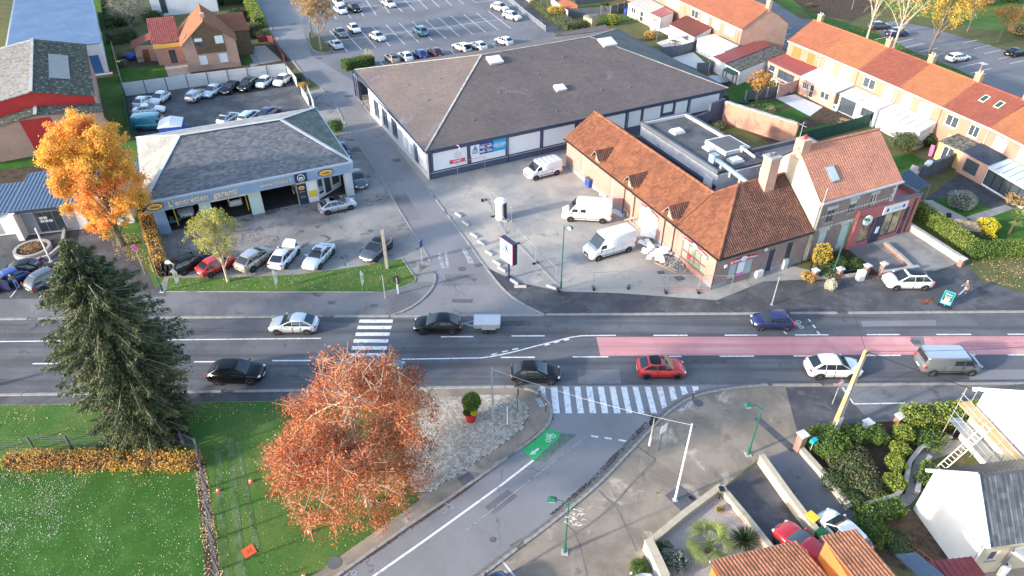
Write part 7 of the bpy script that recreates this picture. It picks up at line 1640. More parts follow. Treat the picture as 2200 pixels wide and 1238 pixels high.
tree('copper_tree','big copper-orange tree with bare pale twigs in the foreground',G(792,1084),14.4,6.3,5.35,6.3,'leaf_copper','bark_pale',90000,.135,11,K=40,Msub=9,tw=5,r0=.22,shell=.75,spread=.40,twig_r=.015,up=.85,fork=.04,lean=(.0,-.1),lo=-1.3,bare=.7)
spruce('spruce_tree','tall dark green conifer standing over the left of the road',G(330,928),17.3,3.95,5,n=60,per=230)
tree('maple_tree','tall orange and gold maple beside the library',G(264,528),14.4,7.6,4.4,6.9,'leaf_maple','bark',100000,.19,21,K=34,Msub=8,tw=4,r0=.24,shell=.95,spread=.4,up=.85,fork=.08,lo=-1.25)
tree('young_lime_tree','small half-bare yellow-green tree on the grass verge',G(490,605),7.6,4.6,2.7,3.1,'leaf_ygreen','bark_pale',5200,.17,31,K=22,Msub=8,tw=4,r0=.13,shell=.3,spread=.38,up=.9,fork=.2)
g_ = 'tan-leaved trees on the car park island'
tree('car_park_tree','tan half-bare tree on the car park island, the nearer trunk',G(690,107),9.3,6.2,3.6,3.6,'leaf_tan','bark_grey',7000,.22,41,K=16,Msub=8,r0=.16,shell=.4,group=g_,up=.8,fork=.3)
tree('car_park_tree','tan half-bare tree on the car park island, the farther trunk',G(672,82),9.5,6.3,3.7,3.7,'leaf_tan','bark_grey',7000,.22,42,K=16,Msub=8,r0=.16,shell=.4,group=g_,up=.8,fork=.3)
g_ = 'autumn trees around the far car park'
tree('plane_tree','tall nearly bare tree by the far car park, leftmost of three',G(1862,85),13,8.3,4.4,5.2,'leaf_yellow','bark_pale',1300,.22,51,K=18,Msub=8,r0=.2,shell=.2,group=g_,up=1.0,fork=.25)
tree('plane_tree','tall nearly bare tree by the far car park, middle of three',G(1917,112),14,8.8,4.8,5.6,'leaf_yellow','bark_pale',1800,.22,52,K=18,Msub=8,r0=.22,shell=.2,group=g_,up=1.0,fork=.25)
tree('plane_tree','tall golden-leaved tree by the far car park, rightmost of three',G(1993,122),14,8.0,5.0,6.3,'leaf_yellow','bark',8500,.26,53,K=18,Msub=8,r0=.2,shell=.4,group=g_,up=.8,fork=.2,lean=(1.2,.3))
tree('small_maple','small orange tree at the top right, the farther of two',G(2078,68),7,4.6,2.7,2.5,'leaf_orange','bark',2200,.22,54,K=12,r0=.1,group=g_)
tree('small_maple','small orange tree at the top right, the nearer of two',G(2143,92),7,4.6,2.8,2.4,'leaf_orange','bark',2200,.22,55,K=12,r0=.1,group=g_)
tree('golden_tree','golden tree at the top right corner',G(2190,40),9,5.4,3.8,3.6,'leaf_tan','bark',5000,.24,56,K=12,r0=.14,group=g_)
tree('rust_tree','rust-leaved tree at the top edge behind the terrace',G(1830,20),8,5.0,3.0,2.8,'leaf_orange','bark',1800,.22,57,K=12,r0=.12,group=g_)
tree('garden_maple','small orange garden tree shedding leaves by the old brick wall',G(1622,232),5.6,3.6,2.0,2.0,'leaf_orange','bark',2400,.2,58,K=12,r0=.09,shell=.3)
tree('edge_tree','half-bare tree just reaching in at the left edge of the road',G(-45,838),11,6.6,4.0,4.2,'leaf_ygreen','bark_pale',4500,.2,59,K=14,r0=.18,shell=.3)
tree('bare_shrub','pale leafless sapling beside the store hedge',G(795,138),2.6,1.6,1.2,1.1,'leaf_tan','bark_pale',0,.1,60,K=14,Msub=6,tw=3,r0=.05,cat='shrub')
tree('bare_tree','tangle of bare pale branches behind the brick house',G(285,70),6.5,3.9,4.2,2.7,'leaf_olive','bark_grey',1800,.2,61,K=20,Msub=8,tw=4,r0=.1,fork=.08,twig_r=.02)
tree('bare_tree','bare tangled tree at the top left by the grey-roofed house',G(300,22),6.5,3.9,4.2,2.7,'leaf_olive','bark_grey',1200,.2,62,K=20,Msub=8,tw=4,r0=.1,fork=.08,twig_r=.02)
# ---- shrubs and hedges
def shrub(label,px,rx,h,leafm,n,size,seed,name='shrub',cat='shrub',ry=None,z0=0.0,core='leaf_dark',group=None,at=None,stretch=1.0,box=False):
    rn = np.random.default_rng(seed); c = at if at is not None else G(*px); t = T(name,label,cat,(c[0],c[1],0),rad(20),group); ry = ry or rx
    m = MB(); m.blob((0,0,z0+h*.47),rx*.72,ry*.72,h*.42,10,6,jit=.12,rng=random.Random(seed)); m.tube([(0,0,0),(0,0,z0+h*.4)],.06,5); m.build('stem',core,t)
    d = rn.normal(size=(n,3)); d /= np.linalg.norm(d,axis=1,keepdims=True); k = rn.uniform(.72,1.04,size=(n,1))**.7*(1+.16*np.sin(d[:,:1]*5+seed)*np.cos(d[:,1:2]*4+seed))
    if box: d = d/np.max(np.abs(d),axis=1,keepdims=True)*.88
    P = d*k*np.array([rx,ry,h*.5])+np.array([0,0,z0+h*.5]); P = P[P[:,2] > .03]
    link('foliage',leaf_mesh('foliage',P,size,leafm,rn),t)['kind'] = 'stuff'; return t
def hedge(label,px,w,h,leafm,seed,dens=95,size=.15,name='hedge',rough=.08,at=None,core='leaf_dark',gap=0.0):
    rn = np.random.default_rng(seed); P0 = [G(x,y) for x,y in px]; t = T(name,label,'hedge',(P0[0].x,P0[0].y,0)); b0 = Vector((P0[0].x,P0[0].y,0)); m = MB(); Ps = []
    for a,b in zip(P0,P0[1:]):
        a,b = a-b0,b-b0; L = (b-a).length; d = (b-a).normalized(); n = Vector((-d.y,d.x,0)); i_ = .12
        m.prism([(a-n*(w/2-i_)).to_2d(),(b-n*(w/2-i_)).to_2d(),(b+n*(w/2-i_)).to_2d(),(a+n*(w/2-i_)).to_2d()],0,h-i_)
        def pts(cnt,fu,fv,fz):
            u = rn.random(cnt)*L; return np.array(a)[None]+np.array(d)[None]*u[:,None],u
        for side,area in ((0,L*w),(1,L*h),(2,L*h),(3,w*h),(4,w*h)):
            cnt = int(area*dens); u = rn.random(cnt)*L; v = (rn.random(cnt)-.5)*w; z = rn.random(cnt)*h; jit = rn.normal(size=cnt)*rough-.02+.10*np.sin(u*1.7+seed)*np.sin(u*.6+1)*min(1,rough*8)
            if side == 0: z = h+jit
            elif side == 1: v = -w/2-jit*1.0
            elif side == 2: v = w/2+jit*1.0
            elif side == 3: u = 0-jit
            else: u = L+jit
            Ps.append(np.array(a)[None]+np.array(d)[None]*np.asarray(u)[:,None]+np.array(n)[None]*np.asarray(v)[:,None]+np.stack([np.zeros(cnt),np.zeros(cnt),z],1))
    m.build('core',core,t); P = np.concatenate(Ps);
    if gap: P = P[np.sin(P[:,0]*1.9+seed)+np.sin(P[:,1]*2.3)+rn.normal(size=len(P))*.6 > -2+gap*2]
    link('foliage',leaf_mesh('foliage',P,size,leafm,rn),t)['kind'] = 'stuff'; return t
hedge('clipped dark green hedge beside the store car park entrance',[(738,150),(775,143),(800,137)],2.2,1.5,'leaf_hedge',1,name='hedge')
shrub('rounded bush at the corner of garage and street',(722,282),1.1,1.7,'leaf_hedge',1500,.16,2)
hedge('rusty brown clipped hedge beside the garage',[(318,480),(336,540),(352,592)],1.2,1.5,'leaf_ochre',3,70,.15,rough=.12,core='mulch')
hedge('ragged ochre and yellow hedge at the top of the playing field',[(22,1002),(130,1000),(260,1000),(428,1002)],.9,1.0,'leaf_ochre',4,240,.13,rough=.24,core='mulch',gap=.15)
hedge('long lime-green clipped hedge below the patio garden',[(1962,458),(2020,500),(2082,545)],1.3,1.6,'leaf_hedge_lime',5,110)
hedge('dark green clipped hedge along the dry verge',[(2076,552),(2150,548),(2270,544)],1.4,1.5,'leaf_hedge',6,110)
hedge('bright green laurel hedge beside the scaffolded house',[(1938,912),(2020,905),(2102,898)],1.5,1.3,'leaf_hedge_lime',7,120,.17,rough=.12)
hedge('low dark hedge along the garden path by the white gable',[(1978,1045),(1992,1005)],.9,.7,'leaf_hedge',8,120)
hedge('dark low hedge at the corner behind the white car',[(1850,1125),(1880,1108),(1930,1098)],1.2,.9,'leaf_hedge',9,120,rough=.12)
hedge('narrow hedge behind the far hall',[(222,-10),(240,70)],1.2,1.6,'leaf_dark',10,60,.2)
hedge('bright green conifer hedge beside the approach road',[(528,-8),(545,30),(560,62)],2.0,2.2,'leaf_hedge_lime',11,60,.2,rough=.15)
hedge('brownish hedge beside the red gate',[(508,88),(530,76),(560,70)],2.2,1.8,'leaf_olive',12,70,.2,rough=.15)
hedge('overgrown dark bank of shrubs along the hall fence',[(238,95),(262,90),(290,84)],3.0,2.0,'leaf_olive',13,60,.2,rough=.3)
hedge('wild scrub below the ramp wall',[(1150,12),(1190,42),(1230,66)],2.6,1.2,'leaf_olive',14,60,.2,rough=.3)
hedge('dark hedge at the top behind the brick house',[(430,8),(480,10),(520,5)],3.0,2.2,'leaf_olive',15,50,.22,rough=.3)
for i,(lb,px,rx,h,mt,n,sz) in enumerate([
    ('large boxy green bush with the teal letter box',(1772,965),1.35,1.5,'leaf_hedge',3200,.14),('clipped square bush behind the ochre pole, the left of two',(1833,945),.85,1.1,'leaf_hedge',1800,.14),('clipped square bush behind the ochre pole, the right of two',(1880,946),.75,1.0,'leaf_hedge',1500,.13),
    ('lime bush nearest the bright laurel hedge',(1938,942),.8,1.1,'leaf_hedge_lime',1500,.14),('lime bush in the middle of the planted bed',(1930,975),.7,1.0,'leaf_hedge_lime',1300,.14),('lime cushion bush by the curved border',(1920,1005),.75,1.0,'leaf_hedge_lime',1400,.14),('square lime bush at the bend of the border',(1918,1045),.75,.9,'leaf_hedge_lime',1400,.14),('low bright green plant strip on the rubble border',(1872,1068),1.2,.5,'leaf_hedge_lime',900,.14),
    ('straggly olive shrub filling the planted bed',(1825,1005),1.7,1.1,'leaf_olive',2400,.16),('straggly dry shrub low in the planted bed',(1850,1045),1.3,.9,'leaf_olive',1700,.16),('dark trailing shrub by the right-hand drive',(1795,1040),1.1,.8,'leaf_dark',1300,.15),('dark shrub at the lower tip of the planted bed',(1830,1078),1.0,.7,'leaf_dark',1100,.15),('green shrub above the dry bed',(1800,985),1.2,1.0,'leaf_hedge',1500,.15),('dark shrub under the bright laurel hedge',(1985,940),1.6,.8,'leaf_hedge',1500,.15),
    ('pale rounded shrub beside the soil bed',(1868,1150),1.2,1.0,'leaf_hedge',1600,.15),('weedy patch in the bare garden soil',(1925,1170),1.2,.4,'leaf_olive',700,.14),('silver-grey shrub in the gravel garden',(1450,1215),.9,.9,'leaf_grey',1800,.11),('green ground plant by the pond in the gravel garden',(1425,1190),.8,.4,'leaf_hedge',900,.1),('green tuft outside the stubby white wall',(1372,1225),.6,.6,'leaf_hedge',800,.1),('tiny red-leaved plant alone on the gravel',(1546,1098),.28,.4,'leaf_orange',160,.09),
    ('yellowish shrub climbing beside the brick house',(1760,570),.9,2.6,'leaf_yellow',1300,.16),('dark leafy shrub below the white shutters',(1795,570),1.3,1.1,'leaf_dark',1700,.16),('olive shrub behind the brick piers',(1775,588),1.4,.8,'leaf_olive',1500,.16),('brown leafy mound at the left brick pier',(1738,600),.8,.7,'leaf_ochre',800,.13),('dark shrub beside the gravel forecourt',(1835,575),1.1,.9,'leaf_dark',1300,.15),
    ('rounded grey-green shrub on the small lawn',(2062,445),1.5,1.9,'leaf_grey',2600,.15),('golden yellow ball shrub beside the brown thatch',(2116,500),1.1,1.7,'leaf_gold',2600,.14),('small golden shrub below the golden ball',(2125,515),.6,.8,'leaf_gold',700,.13),('dark ground shrub beside the golden ball',(2100,520),1.2,.9,'leaf_dark',1300,.15),('greyish bush behind the carport',(1940,320),1.9,2.2,'leaf_olive',2600,.17),('dark bush behind the pink slide',(1985,312),1.3,1.7,'leaf_dark',1500,.17),('dry straw-coloured shrub at the right edge',(2190,440),1.6,1.4,'leaf_tan',1500,.18),
    ('round golden-green bush in the top gardens',(1315,52),1.6,1.9,'leaf_hedge_lime',1700,.2),('dark conifer bush in the top gardens',(1298,30),1.2,2.4,'leaf_dark',1400,.2),('yellow autumn bush behind the white fence',(1195,38),1.9,2.4,'leaf_yellow',1900,.22),('dry yellow bush beside the pergola',(1395,85),1.1,1.7,'leaf_ochre',900,.18),('pale scrub behind the store annex',(1250,58),1.8,1.3,'leaf_olive',1400,.2),
    ('shrub with yellow flowers behind the brick house',(248,60),1.4,2.6,'leaf_olive',1600,.2),('dark laurel behind the maroon wing',(270,55),2.2,2.2,'leaf_dark',2000,.22),('dark bush at the top left under bare branches',(330,45),2.2,2.0,'leaf_dark',1800,.22),('dark conifer bush right of the brick house',(515,45),2.0,2.6,'leaf_dark',1900,.22),('bush beside the approach road kerb',(560,80),1.6,1.2,'leaf_olive',1300,.2),('overgrown shrub at the walled lot corner',(640,172),1.0,1.0,'leaf_olive',900,.17),('scrubby plant at the lot gate',(652,188),.8,.8,'leaf_ochre',700,.16),
    ('weeds and rubble shrub behind the flat roof',(1540,275),1.3,.9,'leaf_olive',1000,.18),('dark ivy climbing the navy yard wall',(1553,240),.8,2.4,'leaf_dark',1200,.18),('dark shrub in the top right corner',(2170,5),2.6,2.6,'leaf_dark',1800,.25),('dry bank of scrub at the top right',(2100,8),3.2,2.0,'leaf_tan',2200,.25),('tan scrub bank right of it',(2200,75),3.0,2.2,'leaf_tan',1800,.25),('olive scrub at the top edge behind the terrace',(1760,-12),3.5,2.6,'leaf_olive',2400,.25),('tan scrub at the top edge beside it',(1700,-10),3.0,2.2,'leaf_tan',1800,.25),('grass tuft mound on the verge path',(1740,15),.9,.7,'leaf_olive',500,.2)]):
    shrub(lb,px,rx,h,mt,n,sz,100+i,box='square' in lb or 'boxy' in lb)
# thatch heap beside the hedge
c = G(2065,500); t = T('thatch_shelter','collapsed grey-brown thatch shelter behind the long hedge','shelter',c,rad(-20)); m = MB(); m.add([(-2,-1.1,.2),(2,-1.1,.2),(2,1.1,.2),(-2,1.1,.2),(-1.0,0,1.5),(1.0,0,1.5)],[(0,1,5,4),(1,2,5),(2,3,4,5),(3,0,4)]); m.build('thatch','timber_grey',t); rn = np.random.default_rng(3)
P = np.stack([rn.uniform(-2,2,900),rn.uniform(-1.1,1.1,900),np.zeros(900)],1); P[:,2] = .25+1.3*np.clip(np.minimum(1-np.abs(P[:,1])/1.1,(2-np.abs(P[:,0]))),0,1); link('straw',leaf_mesh('straw',P,.4,'leaf_tan',rn,asp=.15),t)['kind'] = 'stuff'
# palms and spiky plants
def palm(label,px,h,n,fl,leafm,seed,fan=True,name='palm',trunk=.14):
    c = G(*px); t = T(name,label,'palm',c); rr = random.Random(seed); m = MB(); m.tube([(0,0,0),(.04,.02,h*.5),(0,0,h)],[trunk*1.2,trunk,trunk*.9],8); m.build('trunk','bark_dark',t)
    m = MB(); st = MB()
    for i in range(n):
        az = i*2.399; el = rr.uniform(-.35,1.25); d = Vector((math.cos(az)*math.cos(el),math.sin(az)*math.cos(el),math.sin(el))); o = Vector((0,0,h)); e = o+d*fl*.5
        sd = d.cross(Vector((0,0,1))).normalized(); up_ = sd.cross(d)
        if fan:
            st.tube([o,e],.015,4,cap=False)
            for k in range(13):
                a = (k-6)/6*1.15; ld = (d*math.cos(a)+sd*math.sin(a)); tip = e+ld*fl*.55-Vector((0,0,fl*.12*abs(a)+.05)); b = e+ld*.05; w_ = sd*math.cos(a)*.025-d*math.sin(a)*.025
                mid = b.lerp(tip,.5)+up_*.03; r = rr.random(); m.face([b-w_*.5,mid-w_,mid+w_,b+w_*.5],r); m.face([mid-w_,tip,mid+w_],r)
        else:
            tip = o+d*fl-Vector((0,0,fl*.15)); w_ = sd*.025; mid = o+d*fl*.5; r = rr.random(); m.face([o-w_,mid-w_,mid+w_,o+w_],r); m.face([mid-w_,tip,mid+w_],r)
    if fan: st.build('leaf_stalk','palm',t,kind='stuff')
    m.build('fronds',leafm,t,attr=True,kind='stuff')
palm('fan palm with drooping fronds in the gravel garden',(1520,1185),1.1,34,1.7,'palm',1)
palm('small fan palm on the lawn near the right edge',(2168,502),2.0,22,1.3,'palm',2)
palm('dark spiky plant beside the driveway wall',(1597,1168),.3,190,1.25,'leaf_dark',3,False,'spiky_plant',.1)
# ---- planter pot with round bush, flower
c = G(1012,903); t = T('flower_pot','big red flower pot with round evergreen and yellow flowers','planter',c); m = MB(); m.lathe([(.34,0),(.42,.35),(.52,.85),(.56,.88),(.56,.98),(.48,.98),(.46,.9)],24); m.build('pot','terracotta_red',t,True); m = MB(); m.lathe([(.46,.86),(.2,.9)],16); m.build('soil','soil',t)
rn = np.random.default_rng(8); d = rn.normal(size=(2600,3)); d /= np.linalg.norm(d,axis=1,keepdims=True); P = d*rn.uniform(.7,1,(2600,1))*np.array([.75,.75,.72])+np.array([.1,.1,1.95]); link('evergreen',leaf_mesh('evergreen',P,.13,'leaf_hedge',rn),t)['kind'] = 'stuff'
m = MB(); m.tube([(.1,.1,.9),(.1,.1,1.6)],.05,6); m.blob((.1,.1,1.95),.5,.5,.5,8,6); m.build('stem','leaf_dark',t)
d = rn.normal(size=(500,3)); d /= np.linalg.norm(d,axis=1,keepdims=True); P = d*np.array([.26,.24,.2])+np.array([.28,-.3,1.15]); link('yellow_flowers',leaf_mesh('yellow_flowers',P,.09,'leaf_gold',rn),t)['kind'] = 'stuff'; P = d*np.array([.26,.24,.2])+np.array([-.3,-.25,1.1]); link('low_plant',leaf_mesh('low_plant',P,.1,'leaf_dark',rn),t)['kind'] = 'stuff'
# white frosted shrub on the pavement
shrub('small frosted white shrub standing on the pavement',(1782,622),.55,1.2,'litter_pale',900,.13,300,'white_shrub',core='stone')
# ---- fallen leaves
def litter(label,px,n,size,mat,seed,z=.025,bias=None):
    rn = np.random.default_rng(seed); poly = [G(x,y) for x,y in px]; x0,x1 = min(p.x for p in poly),max(p.x for p in poly); y0,y1 = min(p.y for p in poly),max(p.y for p in poly); out = []
    while len(out) < n:
        q = rn.uniform((x0,y0),(x1,y1),(n,2)); cl = np.sin(q[:,0]*1.3+seed)*np.sin(q[:,1]*1.1+seed*2)+rn.normal(size=n)*.7; q = q[cl > -.25]
        out += [(a,b,z) for a,b in q if inside((a,b),poly)]
        if len(out) == 0: break
    o = link('fallen_leaves',leaf_mesh('fallen_leaves',np.array(out[:n]),size,mat,rn,flat=.8)); tag(o,label,'leaves',None,'stuff')
litter('pale fallen leaves scattered over the playing field',[(-20,1012),(425,1012),(462,1260),(-20,1300)],1700,.075,'litter_pale',1)
litter('fallen leaves thick at the left of the playing field',[(-20,1012),(200,1015),(120,1150),(-20,1200)],1300,.075,'litter_pale',2)
litter('scattered leaves on the village green',[(420,880),(880,880),(890,1080),(640,1250),(480,1250),(440,1000)],800,.09,'litter',3)
litter('leaves along the green by the road',[(-20,872),(590,864),(590,890),(-20,960)],500,.11,'litter',4)
litter('yellow leaves on the grass verge',[(360,600),(640,592),(862,558),(893,602),(836,624),(360,622)],900,.11,'litter',5)
litter('brown leaves around the parked cars on the forecourt',[(345,510),(560,490),(640,560),(560,592),(365,595)],1100,.14,'litter_brown',6)
litter('brown leaves blown before the workshop bays',[(350,500),(700,440),(720,470),(560,520),(380,545)],900,.12,'litter_brown',7)
litter('brown leaves banked in the side road gutter',[(1187,896),(1190,900),(1000,1056),(800,1194),(690,1268),(684,1262),(800,1184),(1000,1046),(1150,945)],2600,.10,'litter_brown',8)
litter('dark debris along the right gutter of the side road',[(1400,905),(1354,956),(1284,1031),(1194,1106),(1180,1106),(1270,1028),(1340,955),(1388,905)],1000,.10,'litter_dark',9)
litter('leaves under the copper tree',[(590,900),(905,870),(905,1075),(740,1190),(620,1150)],1300,.10,'litter_brown',10)
litter('golden leaves under the maple',[(235,500),(330,500),(345,600),(300,560),(250,560)],1200,.14,'litter',11)
litter('orange leaves under the garden tree',[(1600,225),(1660,222),(1670,245),(1610,245)],900,.14,'litter',12)
litter('small heap of brown leaves by the street sign board',[(1975,645),(2000,642),(2005,652),(1980,655)],260,.12,'litter_brown',13,.05)
litter('leaves along the soil strip of the fence',[(418,1000),(442,1000),(485,1260),(440,1260)],1100,.11,'litter',14)
litter('leaves on the dry verge',[(2080,560),(2230,550),(2230,630),(2115,603)],700,.12,'litter',15)
litter('leaves under the trees of the far car park',[(1760,45),(1880,70),(2060,155),(2200,235),(2190,240),(1900,115)],1000,.16,'litter',16)
litter('leaves along the low wall before the brick house',[(1735,600),(1890,590),(1895,600),(1740,610)],400,.12,'litter_brown',17)
litter('specks of leaf on the corner square',[(880,860),(1120,850),(1140,900),(900,1070)],260,.09,'litter_brown',18,.045)
# ------------------------------------------------------------ street furniture, site clutter, people
def hpx(bx,by,tx,ty):
    """height of an upright thing from its foot and top pixels"""
    b = G(bx,by); return min((abs(619+FPX*(-b.y*_s-(z/20-CH)*_c)/(b.y*_c-(z/20-CH)*_s)-ty),z/20) for z in range(2,400))[1]
def part(t,name,mat,f,**k):
    m = MB(); f(m); return m.build(name,mat,t,**k)
def lamp(label,b,h,arm,rz,big=True):
    t = T('street_lamp',label,'street lamp',G(*b),rz,'green street lamps')
    part(t,'base','concrete',lambda m: m.box(-.22,.22,-.22,.22,0,.06)); part(t,'post','lamp_green',lambda m: m.tube([(0,0,0),(0,0,.9),(0,0,1),(0,0,h)],[.10,.10,.065,.045],10))
    part(t,'arm','lamp_green',lambda m: m.tube([(0,0,h-.5),(arm*.5,0,h-.02),(arm,0,h+.02)],.03,8))
    o = part(t,'lantern','lamp_green',lambda m: m.add([(arm-.1,-.2,h),(arm+.45,-.2,h),(arm+.45,.2,h),(arm-.1,.2,h),(arm+.05,-.1,h+.2),(arm+.3,-.1,h+.2),(arm+.3,.1,h+.2),(arm+.05,.1,h+.2)],[(3,2,1,0),(4,5,6,7),(0,1,5,4),(1,2,6,5),(2,3,7,6),(3,0,4,7)]))
    part(o,'glass','glass_pale',lambda m: m.box(arm,arm+.36,-.14,.14,h-.12,h-.005)); return t
lamp('green street lamp rising behind the dark conifer',(349,627),8.1,1.0,rad(180)); l = lamp('green street lamp with white tinsel beside the side road',(1213,1187),5.3,.8,rad(175)); lamp('green street lamp on the apron above the asphalt strip',(1607,977),5.2,.9,rad(185))
lamp('tall green lamp at the fenced edge of the yard',(1205,622),7.2,.5,rad(-40)); lamp('green lamp in front of the white shutters',(1787,594),6.4,1.4,rad(5))
rr = random.Random(4); m = MB()
for k in range(40): a = Vector((-.1-rr.random()*.9,rr.uniform(-.1,.1),3.0+rr.random()*1.5)); m.bar(a,a+Vector((rr.uniform(-.3,.3),0,rr.uniform(-.2,.2))),.03,.02)
m.build('tinsel_star','offwhite',l,kind='stuff')
def pole(name,label,b,h,r0,r1,mat,cat='pole',top=None):
    t = T(name,label,cat,G(*b)); part(t,'shaft',mat,lambda m: m.tube([(0,0,0),(0,0,h)],[r0,r1],10)); part(t,'foot','concrete',lambda m: m.box(-r0*2,r0*2,-r0*2,r0*2,0,.05)); return t
pole('steel_pole','slim grey pole at the edge of the paved square',(1060,945),7.3,.07,.05,'galv'); pole('white_pole','long white pole standing on the concrete apron',(1450,1075),7.6,.085,.05,'white_metal')
pole('white_pole','white pole near the round planter',(110,562),4.0,.10,.08,'white_metal'); pole('steel_pole','grey pole at the edge of the verge',(828,640),2.6,.05,.05,'galv'); pole('steel_pole','grey pole with bracket on the pavement near the bakery',(1658,655),3.2,.06,.05,'galv')
t = pole('post','thin white post by the paved square',(1090,912),1.9,.05,.05,'white_metal')
t = T('wooden_post','weathered square wooden post beside the dark hatchback','post',G(832,577)); part(t,'shaft','timber_grey',lambda m: m.box(-.16,.16,-.14,.14,0,4.6))
t = T('concrete_pole','tall tapering ochre and grey concrete utility pole','pole',G(1790,927),rad(25)); part(t,'shaft','ochre_metal',lambda m: m.add([(-.24,-.18,0),(.24,-.18,0),(.24,.18,0),(-.24,.18,0),(-.11,-.10,8.2),(.11,-.10,8.2),(.11,.10,8.2),(-.11,.10,8.2)],[(4,5,6,7),(0,1,5,4),(1,2,6,5),(2,3,7,6),(3,0,4,7)])); part(t,'recess','concrete',lambda m: m.add([(-.12,-.19,.9),(.12,-.19,.9),(.05,-.125,7.4),(-.05,-.125,7.4)],[(0,1,2,3)])); part(t,'sheath','white_metal',lambda m: m.box(-.26,.26,-.22,-.12,0,1.6)); part(t,'bracket','black',lambda m: m.tube([(-.16,-.12,8.0),(.16,-.12,8.0)],.04,6))
t = T('timber_utility_pole','leaning timber service pole in front of the tall brick house','pole',G(1730,560)); b = G(1730,560); e = G(1779,405,8.6)-b; part(t,'shaft','timber_grey',lambda m: m.tube([(0,0,0),e],[.13,.08],8))
def cable(label,a,b,sag,r=.018,mat='black'):
    a,b = Vector(a),Vector(b); t = T('overhead_cable',label,'cable',(a.x,a.y,0)); o = Vector((a.x,a.y,0)); part(t,'wire',mat,lambda m: m.tube([a.lerp(b,k/12)-o-Vector((0,0,sag*4*(k/12)*(1-k/12))) for k in range(13)],r,4))
pt = G(1790,927)+Vector((0,0,8.1)); cable('cable from the ochre pole up to the brick house',pt,G(1790,470,6.5),.5); cable('cable from the ochre pole towards the right edge',pt,pt+Vector((22,2.5,-.6)),.5); cable('thick twisted cable sloping right from the ochre pole',pt,pt+Vector((14,-6.5,-1.0)),.4,.03)
cable('pale cable strung across the wide crossing between two poles',G(1060,945)+Vector((0,0,7.2)),G(1450,1075)+Vector((0,0,7.5)),.35,.014,'galv')
def sign(label,b,h,r,face,rim,rz,pmat='galv',square=False,name='road_sign',bar_=None,w=None):
    t = T(name,label,'sign',G(*b),rz); part(t,'post',pmat,lambda m: m.tube([(0,0,0),(0,0,h+r)],.035,8))
    if square: o = part(t,'plate',face,lambda m: m.box(-(w or r),(w or r),-.06,-.04,h-r,h+r))
    else:
        o = part(t,'plate',rim,lambda m: m.lathe([(r,-.07),(r,-.04)],24,(0,0,h),'y')); part(o,'face',face,lambda m: m.lathe([(r*.78,-.085),(r*.78,-.06)],24,(0,0,h),'y'))
        if bar_: part(o,'slash',bar_,lambda m: m.bar((-r*.6,-.09,h+r*.6),(r*.6,-.09,h-r*.6),.07,.02))
    return t
sign('round blue no-parking sign with red rim by the conifer',(312,590),3.2,.36,'sign_blue','sign_red',rad(-15),bar_='sign_red'); sign('round red-rimmed prohibition sign beside the ochre pole',(1788,868),2.3,.38,'panel_white','sign_red',rad(30)); sign('green backed round sign on the paved corner',(1112,885),2.2,.32,'lamp_green','lamp_green',rad(90),'lamp_green')
sign('white rectangular direction sign on a green post',(1416,968),2.4,.4,'panel_white','',rad(35),'lamp_green',True,'direction_sign',w=.32); sign('blue street name sign on a grey post',(908,572),2.7,.4,'sign_blue','',rad(70),'galv',True,'street_sign',w=.3)
def signal(label,b,h,rz):
    t = T('traffic_light',label,'traffic light',G(*b),rz); part(t,'post','offwhite',lambda m: m.tube([(0,0,0),(0,0,h)],.06,8)); part(t,'sleeve','white',lambda m: m.tube([(0,0,.05),(0,0,1.1)],.09,8)); o = part(t,'head','black',lambda m: m.box(-.14,.14,-.22,-.04,h-.75,h+.1))
    for k,c in enumerate(('green_plastic','amber','red_paint')): part(o,'lens',c,lambda m: m.lathe([(.085,-.25),(.085,-.2)],12,(0,0,h-.6+k*.27),'y'))
    part(t,'backing_board','black',lambda m: m.lathe([(.42,-.04),(.42,-.02)],20,(0,0,h-.2),'y'))
signal('traffic light with round black backing board on the apron',(1395,958),2.9,rad(215)); signal('small traffic light at the tip of the grass verge',(856,632),1.9,rad(160))
for k,(px,lb) in enumerate([((1158,853),'small bollard by the left end of the wide crossing'),((1172,884),'small bollard at the kerb bend of the corner'),((1488,858),'green bollard at the right end of the wide crossing')]):
    t = T('bollard',lb,'bollard',G(*px),0,'pavement bollards'); part(t,'post','fence_green',lambda m: m.tube([(0,0,0),(0,0,.75)],.045,8)); part(t,'cap','white_metal',lambda m: m.blob((0,0,.78),.06,.06,.06,8,5))
# store totem sign
c = G(1093,598); t = T('totem_sign','store sign box on a dark post at the edge of the yard','sign',c,rad(-52)); part(t,'post','sign_navy',lambda m: m.tube([(0,0,0),(0,0,2.2)],.11,10)); part(t,'foot','sign_navy',lambda m: m.box(-.35,.35,-.35,.35,0,.1)); part(t,'box','sign_navy',lambda m: m.box(-1.0,1.0,-.27,.27,2.1,4.5))
FWT = Wall((-1.0,-.27),(1.0,-.27)); o = part(t,'face','sign_crimson',lambda m: FWT.slab(m,.04,1.96,2.14,4.46,-.03,0)); part(o,'face_white','panel_white',lambda m: FWT.slab(m,.08,1.92,2.18,4.42,-.045,-.03)); aldi(FWT,1.0,3.45,1.45,-.055,o)
